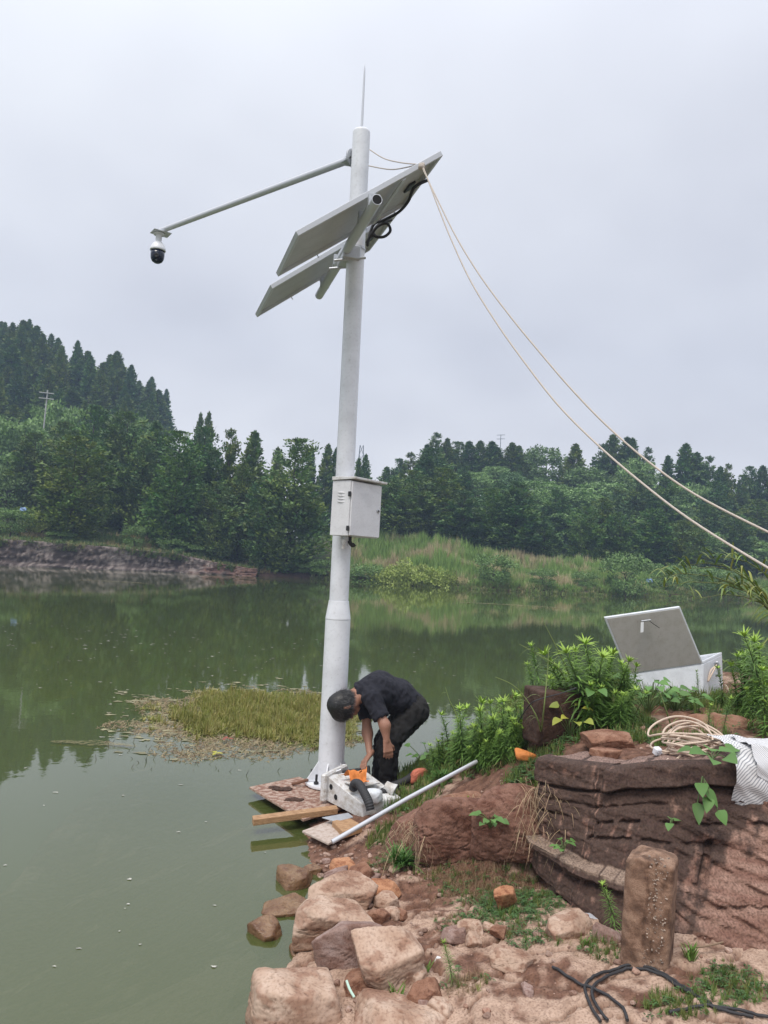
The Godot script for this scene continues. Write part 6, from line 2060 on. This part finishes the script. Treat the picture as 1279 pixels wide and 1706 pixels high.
func bunch(label: String, group: String, at: Vector3, n: int) -> void:
	for k in n:
		var q := at
		if k > 0:
			q += Vector3(rf(-0.10, 0.10), 0, rf(-0.14, 0.14))
			q.y *= rf(0.55, 1.0)
		weed(label, group, q, -1, rf(0.8, 1.1))

func broadleaf_plant(label: String, at: Vector3, n: int, size: float, spread: float, height: float, yellow := 0.0, hang := false) -> void:
	var o := thing("broadleaf_weed", label, "plant", at)
	for k in n:
		var a := k * 2.39996 + rf(-0.4, 0.4)
		var r := spread * sqrt((k + 0.5) / n)
		var tip := Vector3(cos(a) * r, height * rf(0.5, 1.0), sin(a) * r)
		if hang:
			tip = Vector3(rf(-0.5, 0.5) * spread, -height * (k + 0.3) / n, rf(0.03, 0.10))
		var st := MB.new()
		st.col = Color(0.10, 0.15, 0.05)
		tube(st, smooth_path(PackedVector3Array([Vector3.ZERO, tip * 0.5 + Vector3(0, 0.02, 0), tip]), 3), [0.003], 5)
		part("stalk", st.mesh(), M.leaf, o)
		var m := MB.new()
		m.col = Color(0.10, 0.21, 0.05).lerp(Color(0.40, 0.38, 0.06), yellow * rng.randf()) * rf(0.8, 1.25)
		m.col.a = 1.0
		var d := Vector3(cos(a), rf(-0.2, 0.35), sin(a)).normalized()
		if hang:
			d = Vector3(rf(-0.9, 0.9), rf(-0.9, -0.1), 0.7).normalized()
		leaf(m, tip, d, Vector3(rf(-0.3, 0.3), 1, rf(0.0, 0.7)).normalized(), size * rf(0.75, 1.15), size * rf(0.65, 0.85), 0.3)
		part("leaf", m.mesh(), M.leaf, o)

func build_near_plants() -> void:
	for k in 5:
		weeds.append(weed_meshes(700 + k, 120 + k * 12, 0.22 + 0.03 * (k % 3), 1.0))
	rng.seed = 701
	var g1 := "tall weeds on the bank right of the worker"
	for q in [Vector3(0.606, 0.298, -6.467), Vector3(0.650, 0.450, -6.415), Vector3(0.709, 0.494, -6.333), Vector3(0.755, 0.375, -6.321), Vector3(0.805, 0.505, -6.219), Vector3(0.853, 0.387, -6.197), Vector3(0.888, 0.448, -6.106), Vector3(0.930, 0.460, -6.024), Vector3(0.969, 0.359, -5.982), Vector3(1.013, 0.425, -5.920), Vector3(1.047, 0.457, -5.858), Vector3(1.090, 0.344, -5.806), Vector3(0.685, 0.313, -6.273), Vector3(0.764, 0.321, -6.140), Vector3(0.847, 0.299, -5.997), Vector3(0.926, 0.302, -5.863), Vector3(0.997, 0.306, -5.760), Vector3(0.551, 0.213, -6.499), Vector3(0.814, 0.366, -6.099), Vector3(1.038, 0.314, -5.748)]:
		bunch("bright green narrow-leaved weed in the clump between the worker and the ledge", g1, q, 3)
	var g2 := "tall weeds on the ledge left of the cabinet"
	for q in [Vector3(1.493, 0.460, -6.862), Vector3(1.460, 0.580, -5.550), Vector3(1.523, 0.592, -5.579), Vector3(1.578, 0.600, -5.578), Vector3(1.632, 0.549, -5.587), Vector3(1.692, 0.499, -5.617), Vector3(1.744, 0.464, -5.617), Vector3(1.805, 0.423, -5.647), Vector3(1.466, 0.382, -5.439), Vector3(1.524, 0.350, -5.348), Vector3(1.820, 0.381, -5.556), Vector3(1.492, 0.370, -6.080), Vector3(1.491, 0.456, -5.850), Vector3(1.603, 0.293, -5.367), Vector3(1.721, 0.315, -5.457), Vector3(1.479, 0.296, -6.331)]:
		bunch("bright green narrow-leaved weed in the clump left of the open cabinet", g2, q, 3)
	var g3 := "tall weeds at the right edge of the ledge"
	for q in [Vector3(2.799, 0.485, -5.924), Vector3(2.815, 0.603, -5.813), Vector3(2.828, 0.597, -5.713), Vector3(3.030, 0.413, -6.304), Vector3(2.831, 0.722, -5.613), Vector3(2.508, 0.450, -5.012), Vector3(2.544, 0.303, -5.182), Vector3(2.764, 0.653, -5.403), Vector3(3.015, 0.744, -5.963), Vector3(2.647, 0.329, -5.553)]:
		bunch("bright green narrow-leaved weed in the dense clump at the right edge", g3, q, 3)
	for q in [["single weed in front of the cabinet's right corner", Vector3(2.649, 0.247, -6.335)], ["leafy weed in front of the cabinet's right end", Vector3(2.320, 0.265, -5.153)], ["short weed right of the rope coil", Vector3(2.225, 0.217, -5.163)], ["low weed right behind the rope coil", Vector3(2.313, 0.132, -5.293)], ["weed with a bright top standing before the broad reddish stone", Vector3(1.805, 0.253, -5.406)], ["lone weed growing from the bank front, left one of two", Vector3(0.502, 0.240, -5.118)], ["small weed on the bank front below the pipe's upper half", Vector3(0.648, 0.156, -5.253)], ["upright weed on the bare rock above the bottom edge, between the slabs", Vector3(0.422, 0.197, -3.511)], ["weed standing close to the left side of the concrete post", Vector3(1.250, 0.254, -3.876)], ["little weed beside the orange lump", Vector3(1.023, 0.173, -5.559)], ["tiny weed on the red soil left of the ledge", Vector3(1.018, 0.082, -5.248)]]:
		weed(q[0], "", q[1], -1, 0.75)
	# two low bushy rosettes
	for q in [["dense low rosette of narrow leaves at the foot of the bank", Vector3(0.231, 0.129, -4.926), 0.2], ["small grass rosette on the pipe halfway up the bank", Vector3(0.579, 0.321, -6.177), 0.13]]:
		var m := MB.new()
		for k in 150:
			var a := rf(0, TAU)
			var d := Vector3(cos(a), rf(0.15, 2.0), sin(a)).normalized()
			m.col = Color(0.075, 0.17, 0.035) * rf(0.7, 1.4)
			m.col.a = 1
			blade(m, Vector3(rf(-0.05, 0.05), 0.02, rf(-0.04, 0.04)), d, d.cross(Vector3.UP).normalized(), q[2] * rf(0.6, 1.0), 0.011, rf(0.1, 0.5), 3)
		var o := solo("rosette_weed", m.mesh(), M.leaf, q[0], "weed")
		o.position = q[1] + Vector3(0, 0.02, 0.02)
	broadleaf_plant("heart-leaved weed on the middle of the bank front", Vector3(0.734, 0.470, -4.697) + Vector3(0, 0.02, 0.02), 16, 0.055, 0.10, 0.08)
	broadleaf_plant("large-leaved vine hanging over the ledge under the rope coil", Vector3(1.823, 1.080, -4.223) + Vector3(0, 0.0, 0.05), 7, 0.11, 0.12, 0.05)
	broadleaf_plant("vine runner with three leaves hanging down the dark ledge face", Vector3(1.768, 1.000, -4.201) + Vector3(-0.02, 0.0, 0.10), 5, 0.085, 0.14, 0.16, 0.0, true)
	broadleaf_plant("pair of small leaves growing from a crack in the dark ledge face", Vector3(1.537, 0.792, -4.020) + Vector3(0, 0, 0.05), 3, 0.06, 0.04, 0.02)
	broadleaf_plant("yellowing heart-leaved weed beside the cut stone block", Vector3(1.373, 0.896, -5.401), 14, 0.085, 0.15, 0.22, 1.0)
	broadleaf_plant("dark round-leaved weed on the cut stone block's right corner", Vector3(1.497, 1.109, -5.350), 5, 0.09, 0.09, 0.16)
	broadleaf_plant("dark broad-leaved plant in front of the cabinet's left end", Vector3(2.082, 0.992, -5.896), 30, 0.085, 0.22, 0.26)
	broadleaf_plant("dark broad-leaved plant in front of the cabinet's middle", Vector3(2.316, 1.012, -5.975), 24, 0.08, 0.22, 0.18)
	broadleaf_plant("small leafy weed at the ledge's pale stripe, left end", Vector3(1.092, 0.493, -4.350), 8, 0.04, 0.06, 0.06)
	broadleaf_plant("leafy twig reaching over the water right of the worker", Vector3(0.517, 0.285, -6.570), 14, 0.07, 0.20, 0.22)
	# long bare grass stalks
	for q in [["long arching grass stalk leaning left from the ledge's left end", [Vector3(1.228, 0.791, -5.637), Vector3(1.132, 0.998, -5.300), Vector3(1.043, 1.143, -5.250), Vector3(0.928, 1.257, -5.200), Vector3(0.797, 1.313, -5.150)]], ["long straight grass stalk rising left of the weed clump", [Vector3(1.529, 0.932, -5.719), Vector3(1.382, 1.284, -5.500), Vector3(1.255, 1.514, -5.450), Vector3(1.152, 1.680, -5.400)]], ["grass stalk crossing the cut stone block", [Vector3(1.235, 0.799, -5.717), Vector3(1.114, 1.097, -5.100), Vector3(1.141, 1.363, -5.150), Vector3(1.153, 1.536, -5.200)]], ["thin grass stalk leaning left from the weed clump", [Vector3(1.528, 0.933, -5.819), Vector3(1.340, 1.309, -5.600), Vector3(1.162, 1.428, -5.600), Vector3(1.029, 1.493, -5.600)]], ["grass stalk leaning over the rope coil", [Vector3(2.015, 0.985, -5.215), Vector3(1.889, 1.160, -5.000), Vector3(1.830, 1.309, -5.000)]], ["grass stalk above the clump right of the worker", [Vector3(0.741, 0.416, -6.271), Vector3(0.686, 0.787, -6.300), Vector3(0.610, 0.950, -6.300), Vector3(0.576, 1.044, -6.300)]]]:
		var m := MB.new()
		m.col = Color(0.20, 0.26, 0.085)
		var pts: PackedVector3Array = smooth_path(PackedVector3Array(q[1]), 6)
		var rad := []
		for i in pts.size():
			rad.append(lerpf(0.007, 0.0015, float(i) / pts.size()))
		tube(m, pts, rad, 5)
		for k in 3:
			var i := int(pts.size() * (0.25 + 0.2 * k))
			blade(m, pts[i], Vector3(rf(-0.8, 0.8), 0.9, rf(-0.3, 0.3)).normalized(), Vector3(0, 0, 1), 0.22, 0.012, 0.9, 5)
		solo("grass_stalk", m.mesh(), M.leaf, q[0], "grass stalk")
	# giant reeds at the right edge, leaves arching over the water
	for q in [["giant reed with drooping plume-like leaves reaching in from the right edge", Vector3(4.55, 0.9, -8.3), 7, Vector3(-0.35, 1, 0.0), 2.3, 0], ["giant reed bending low over the water behind the cabinet", Vector3(4.6, 0.7, -8.4), 4, Vector3(-1.25, 0.75, 0.1), 1.75, 1]]:
		var o := thing("giant_reed", q[0], "reed", q[1])
		for k in q[2]:
			var d: Vector3 = (q[3] + Vector3(rf(-0.35, 0.25), rf(-0.1, 0.1), rf(-0.25, 0.25))).normalized()
			var L: float = q[4] * rf(0.75, 1.1)
			var pts := PackedVector3Array()
			for i in 9:
				var t := i / 8.0
				pts.append(Vector3(rf(-0.02, 0.02) + k * 0.05, 0, 0) + d * L * t - Vector3(0.25, 0.42, 0) * L * t * t * t)
			var st := MB.new()
			st.col = Color(0.13, 0.16, 0.05)
			tube(st, pts, [0.014, 0.013, 0.012, 0.011, 0.01, 0.008, 0.006, 0.004, 0.002], 6)
			part("cane", st.mesh(), M.leaf, o)
			var m := MB.new()
			for j in 26:
				var t := rf(0.25, 1.0)
				var i := mini(int(t * 8), 7)
				var at := pts[i].lerp(pts[i + 1], t * 8 - i)
				var sd := 1.0 if j % 2 == 0 else -1.0
				var ld := (d * 0.5 + Vector3(rf(-0.8, 0.2), rf(-0.1, 0.5), sd * rf(0.1, 0.7))).normalized()
				m.col = Color(0.13, 0.21, 0.045).lerp(Color(0.27, 0.27, 0.07), pow(rng.randf(), 2.0)) * rf(0.8, 1.2)
				m.col.a = 1
				blade(m, at, ld, ld.cross(Vector3.UP).normalized(), rf(0.28, 0.5), 0.028, rf(0.4, 0.9), 5)
			part("leaves", m.mesh(), M.leaf, o)
	# ground cover: green grass, creeping plants, dry roots and straw
	var gt := tuft_mesh(711, 16, 0.13, 0.9, 0.006, 0.6)
	var cr := MB.new()
	rng.seed = 712
	for k in 12:
		var a := rf(0, TAU)
		cr.col = Color.WHITE * rf(0.7, 1.2)
		cr.col.a = 1
		var at := Vector3(rf(-0.04, 0.04), rf(0.01, 0.05), rf(-0.04, 0.04))
		leaf(cr, at, Vector3(cos(a), rf(0.0, 0.6), sin(a)).normalized(), Vector3.UP, rf(0.022, 0.045), rf(0.010, 0.02), 0.3)
	var dry := tuft_mesh(713, 14, 0.16, 2.2, 0.0035, 1.1)
	rng.seed = 714
	var areas := [
		# centre x, z, rx, rz, grass, creepers, dry
		[0.75, -6.6, 0.55, 0.55, 420, 120, 40], [0.35, -6.1, 0.25, 0.35, 150, 30, 40], [0.22, -5.45, 0.22, 0.22, 130, 20, 60], [1.6, -5.7, 0.45, 0.35, 260, 200, 40], [2.55, -6.25, 0.6, 0.35, 320, 160, 30],
		[1.15, -5.35, 0.25, 0.3, 90, 120, 40], [2.75, -5.6, 0.35, 0.5, 220, 140, 20], [1.9, -5.1, 0.45, 0.2, 90, 60, 30], [0.84, -4.28, 0.26, 0.22, 90, 420, 70], [0.72, -4.5, 0.32, 0.18, 30, 60, 330], [0.55, -4.75, 0.3, 0.18, 30, 30, 300],
		[0.95, -4.75, 0.18, 0.2, 30, 40, 150], [0.9, -3.95, 0.25, 0.2, 30, 110, 60], [0.55, -4.12, 0.2, 0.16, 18, 40, 70], [1.62, -3.42, 0.18, 0.16, 70, 90, 40], [1.35, -3.28, 0.2, 0.12, 90, 30, 10], [1.12, -3.72, 0.12, 0.12, 30, 20, 70],
		[0.48, -3.55, 0.12, 0.1, 4, 6, 60], [0.15, -5.0, 0.18, 0.2, 20, 20, 60], [3.3, -6.3, 0.6, 0.8, 260, 100, 10], [1.0, -6.9, 0.7, 0.4, 420, 60, 20], [2.0, -7.0, 1.0, 0.5, 520, 100, 20], [0.6, -6.9, 0.4, 0.3, 300, 60, 10], [1.05, -6.2, 0.4, 0.5, 260, 120, 20], [1.75, -5.6, 0.3, 0.25, 160, 160, 10]]
	var xs := [[], [], []]
	var cs := [[], [], []]
	for A in areas:
		for s in 3:
			for k in A[4 + s]:
				var a := rf(0, TAU)
				var r := sqrt(rng.randf()) * rf(0.6, 1.1)
				var x: float = A[0] + cos(a) * A[2] * r
				var z: float = A[1] + sin(a) * A[3] * r
				var y := ground_y(x, z)
				if y < 0.01:
					continue
				var sc := rf(0.55, 1.2) * (0.45 if A[1] > -5.1 else 0.9)
				xs[s].append(Transform3D(Basis(Vector3.UP, rf(0, TAU)).scaled(Vector3.ONE * sc), Vector3(x, y - 0.004, z)))
				if s == 0:
					cs[s].append(Color(0.12, 0.22, 0.045).lerp(Color(0.28, 0.28, 0.09), pow(rng.randf(), 2.0)) * rf(0.75, 1.2))
				elif s == 1:
					cs[s].append(Color(0.08, 0.16, 0.05) * rf(0.7, 1.35))
				else:
					cs[s].append(Color(0.24, 0.145, 0.08).lerp(Color(0.36, 0.27, 0.15), rng.randf()) * rf(0.6, 1.15))
	scatter("grass", "green grass tufts on the near bank and ledge", gt, M.grass, xs[0], cs[0])
	scatter("ground_cover", "small creeping green plants on the near bank", cr.mesh(), M.grass, xs[1], cs[1])
	scatter("dry_grass", "dry brown roots and straw hanging on the bank", dry, M.grass, xs[2], cs[2])
	# roots and straw hanging over the bank's front
	var rm := MB.new()
	var edge := PackedVector3Array([Vector3(0.222, 0.360, -5.066), Vector3(0.428, 0.440, -5.210), Vector3(0.627, 0.520, -5.240), Vector3(0.848, 0.580, -5.131), Vector3(0.996, 0.720, -4.910), Vector3(1.040, 0.850, -4.579)])
	for k in 1300:
		var u := rf(0, 4.7)
		var i := int(u)
		var at := edge[i].lerp(edge[i + 1], u - i) + Vector3(rf(-0.14, 0.14), rf(-0.32, 0.02), rf(0.0, 0.26))
		rm.col = Color(0.30, 0.19, 0.115).lerp(Color(0.46, 0.35, 0.21), rng.randf()) * rf(0.5, 1.15)
		rm.col.a = 1
		var d := Vector3(rf(-0.8, 0.8), rf(-0.5, 0.4), rf(0.1, 0.7)).normalized()
		blade(rm, at, d, d.cross(Vector3.UP).normalized(), rf(0.05, 0.16), 0.003, rf(0.5, 1.3), 4)
	setting("dry_roots", rm.mesh(), M.grass, "stuff", "dry brown roots hanging over the front of the red bank")
	for q in [["few green grass blades at the pale squared boulder's right corner", Vector3(0.174, 0.200, -3.485), 9, 0.13], ["tuft of two thin blades on the bare rock left of the upright weed", Vector3(0.304, 0.220, -3.650), 5, 0.10], ["small grass tuft at the right side of the many-sided stone", Vector3(1.057, 0.300, -3.757), 14, 0.07], ["grass tuft at the foot of the concrete post's right corner", Vector3(1.496, 0.300, -3.588), 26, 0.12]]:
		var m := MB.new()
		for k in q[2]:
			var a := rf(0, TAU)
			m.col = Color(0.14, 0.25, 0.05) * rf(0.8, 1.2)
			m.col.a = 1
			blade(m, Vector3(rf(-0.02, 0.02), 0, rf(-0.02, 0.02)), Vector3(cos(a) * 0.4, 1, sin(a) * 0.4).normalized(), Vector3(-sin(a), 0, cos(a)), q[3] * rf(0.6, 1.0), 0.010, 0.3, 4)
		var o := solo("grass_tuft", m.mesh(), M.leaf, q[0], "grass tuft")
		o.position = Vector3(q[1].x, ground_y(q[1].x, q[1].z), q[1].z)

# ---------------------------------------------------------------- post, cables and litter in front
func build_small_things() -> void:
	# worn concrete post: chamfered square, open exposed-aggregate channel on its right half
	var t := thing("concrete_post", "weathered square concrete post with a broken corner and crumbling aggregate", "post", Vector3(1.31, 0.24, -3.63))
	var m := MB.new()
	var gn := nz(16.0, 801, 3)
	var bn := nz(3.0, 802, 3)
	var sides := 96
	var rows := 70
	var ht := 0.525
	for j in rows + 1:
		var y := ht * j / rows
		for k in sides + 1:
			var a := TAU * (k % sides) / sides
			var d := Vector3(cos(a), 0, sin(a))
			var e := pow(pow(absf(d.x), 9.0) + pow(absf(d.z), 9.0), -1.0 / 9.0)
			var r := 0.105 * e
			r = minf(r, 0.128)
			var q := d * r
			# front right half has lost its skin
			var rough := smoothstep(-0.012, 0.004, q.x + 0.012 * bn.get_noise_2d(0.0, y * 4.0)) * smoothstep(0.092, 0.082, q.x) * (1.0 if q.z > 0.04 else 0.0)
			q -= d * rough * (0.008 + 0.010 * absf(gn.get_noise_3d(q.x * 3.0, y * 3.0, q.z * 3.0)))
			q -= d * 0.012 * exp(-pow((q.x - 0.035) / 0.004, 2.0)) * (1.0 if q.z > 0.04 and y < 0.52 else 0.0)
			q += d * (bn.get_noise_3d(q.x, y, q.z) * 0.002 + gn.get_noise_3d(q.x, y, q.z) * 0.0012)
			var topd := ht - y
			q *= 1.0 - 0.05 * exp(-topd / 0.006)
			var lowered := 0.024 * smoothstep(-0.06, -0.10, q.x) * smoothstep(0.06, 0.0, topd) + 0.008 * smoothstep(0.02, 0.11, q.x) * smoothstep(0.15, 0.0, topd)
			m.p(Vector3(q.x, y - lowered + gn.get_noise_2d(q.x * 2.0, q.z * 2.0) * 0.004 * (1.0 if topd < 0.02 else 0.0), q.z))
	for j in rows:
		for k in sides:
			var a := j * (sides + 1) + k
			m.iquad(a, a + 1, a + sides + 2, a + sides + 1)
	var top0 := rows * (sides + 1)
	for ring_i in range(1, 8):
		var s := 1.0 - ring_i / 7.0
		for k in sides + 1:
			var b := m.v[top0 + k]
			m.p(Vector3(b.x * s, lerpf(ht + 0.012, b.y, s) + gn.get_noise_2d(b.x * s * 2.0, b.z * s * 2.0) * 0.006, b.z * s))
	for ring_i in 7:
		for k in sides:
			var a := (rows + ring_i) * (sides + 1) + k
			m.iquad(a, a + 1, a + sides + 2, a + sides + 1)
	part("shaft", m.mesh(), M.concrete, t)
	t.rotation_degrees = Vector3(0, -28, -1.5)
	# aggregate pebbles showing on the broken face
	rng.seed = 803
	var pm := MB.new()
	var peb := []
	for k in 3:
		var am := rock(Vector3(1, 0.8, 0.7), 810 + k, 4, 4.0, 0.03).surface_get_arrays(0)
		var one := MB.new()
		one.v = am[Mesh.ARRAY_VERTEX]
		one.c = am[Mesh.ARRAY_COLOR]
		one.uv = am[Mesh.ARRAY_TEX_UV]
		one.ix = am[Mesh.ARRAY_INDEX]
		peb.append(one)
	for k in 190:
		var x := rf(-0.008, 0.082)
		var y := rf(0.03, 0.56)
		var s := rf(0.004, 0.012)
		var i0 := pm.v.size()
		pm.add(peb[k % 3], Transform3D(Basis.from_euler(Vector3(rf(0, 6), rf(0, 6), rf(0, 6))).scaled(Vector3.ONE * s), Vector3(x, y, 0.093)))
		var c := Color(0.34, 0.27, 0.22) * rf(0.5, 1.25)
		c.a = 1
		for i in range(i0, pm.v.size()):
			pm.c[i] = c
	var ag := part("aggregate", pm.mesh(), mat_v(0.9), t)
	ag.set_meta("kind", "stuff")
	# black cable lying in loops
	var G := func(p: Vector3) -> Vector3: return Vector3(p.x, ground_y(p.x, p.z) + 0.012, p.z)
	var c := thing("black_cable", "black rubber cable lying in loops on the ground before the concrete post", "cable", Vector3.ZERO)
	for q in [
		[Vector3(0.874, 0.241, -3.587), Vector3(0.922, 0.249, -3.506), Vector3(0.977, 0.255, -3.416), Vector3(1.046, 0.260, -3.345), Vector3(1.081, 0.265, -3.255), Vector3(1.077, 0.268, -3.165)],
		[Vector3(0.973, 0.256, -3.175), Vector3(0.960, 0.253, -3.286), Vector3(0.969, 0.253, -3.396), Vector3(1.019, 0.255, -3.476), Vector3(1.115, 0.265, -3.536), Vector3(1.218, 0.273, -3.565), Vector3(1.307, 0.284, -3.514), Vector3(1.365, 0.292, -3.424), Vector3(1.406, 0.299, -3.333), Vector3(1.442, 0.303, -3.243)],
		[Vector3(1.001, 0.257, -3.175), Vector3(0.984, 0.254, -3.286), Vector3(0.994, 0.253, -3.376), Vector3(1.052, 0.258, -3.456), Vector3(1.152, 0.267, -3.525), Vector3(1.234, 0.279, -3.535), Vector3(1.319, 0.288, -3.474), Vector3(1.367, 0.293, -3.394), Vector3(1.410, 0.300, -3.313)],
		[Vector3(1.261, 0.286, -3.214), Vector3(1.329, 0.293, -3.233), Vector3(1.414, 0.298, -3.233), Vector3(1.490, 0.309, -3.212), Vector3(1.560, 0.316, -3.182), Vector3(1.600, 0.318, -3.142), Vector3(1.660, 0.324, -3.121)],
		[Vector3(1.426, 0.303, -3.233), Vector3(1.461, 0.303, -3.203), Vector3(1.515, 0.313, -3.162), Vector3(1.560, 0.313, -3.132)]]:
		var pts := PackedVector3Array()
		for p in q:
			pts.append(G.call(p))
		var sm := smooth_path(pts, 7)
		for i in sm.size():
			sm[i].y = lerpf(ground_y(sm[i].x, sm[i].z), ground_h(sm[i].x, sm[i].z), 0.3) + 0.012
		part("loop", tube_mesh(sm, [0.0065], 9), M.black_rubber, c)
	# pale sharp-ended metal plate
	var pl := MB.new()
	var p0 := Vector3(1.076, 0.350, -4.073)
	var p1 := Vector3(1.256, 0.330, -4.093)
	var pd := (p1 - p0)
	solid8(pl, [Vector3(0, 0.012, 0), pd + Vector3(0, 0.012, 0.03), pd + Vector3(0.0, 0.016, -0.045), Vector3(0.01, 0.014, -0.01), Vector3(0, 0.006, 0), pd + Vector3(0, 0.006, 0.03), pd + Vector3(0, 0.010, -0.045), Vector3(0.01, 0.008, -0.01)], 0.001)
	var po := solo("metal_plate", pl.mesh(), M.alu, "pointed pale metal plate lying at the foot of the ledge left of the post", "metal plate")
	po.position = Vector3(p0.x, ground_y(p0.x, p0.z) + 0.02, p0.z)
	# green and white strap between the stones
	solo("strap", tube_mesh(smooth_path(PackedVector3Array([Vector3(-0.048, 0.240, -3.415), Vector3(-0.033, 0.220, -3.389), Vector3(-0.011, 0.200, -3.365)]), 5), [0.006], 6), mat(lin(0.45, 0.62, 0.52), 0.6), "short pale green strap lying in the gap between huge block and flat slab", "strap")
	# dry twig on the ground right of the post
	for q in [["thin dry twig leaning at the right of the concrete post", [Vector3(1.480, 0.360, -3.658), Vector3(1.553, 0.360, -3.633), Vector3(1.670, 0.380, -3.649)]], ["bare pale twig at the bottom of the lone bank weed", [Vector3(0.443, 0.260, -4.900), Vector3(0.467, 0.316, -4.950)]], ["dark twig reaching down to the water right of the worker", [Vector3(0.533, 0.200, -6.457), Vector3(0.684, 0.350, -6.295), Vector3(0.772, 0.450, -6.222)]]]:
		solo("twig", tube_mesh(smooth_path(PackedVector3Array(q[1]), 5), [0.005], 6), mat(lin(0.22, 0.15, 0.10), 0.9), q[0], "twig")
	# black wire running behind the cut stone block
	solo("thin_wire", tube_mesh(smooth_path(PackedVector3Array([Vector3(1.140, 0.690, -6.375), Vector3(1.065, 0.974, -5.600), Vector3(1.053, 1.145, -5.200), Vector3(1.132, 1.185, -5.200), Vector3(1.262, 1.215, -5.250), Vector3(1.375, 1.249, -5.300)]), 6), [0.004], 6), M.black_rubber, "thin black wire crossing the top of the cut stone block", "wire")
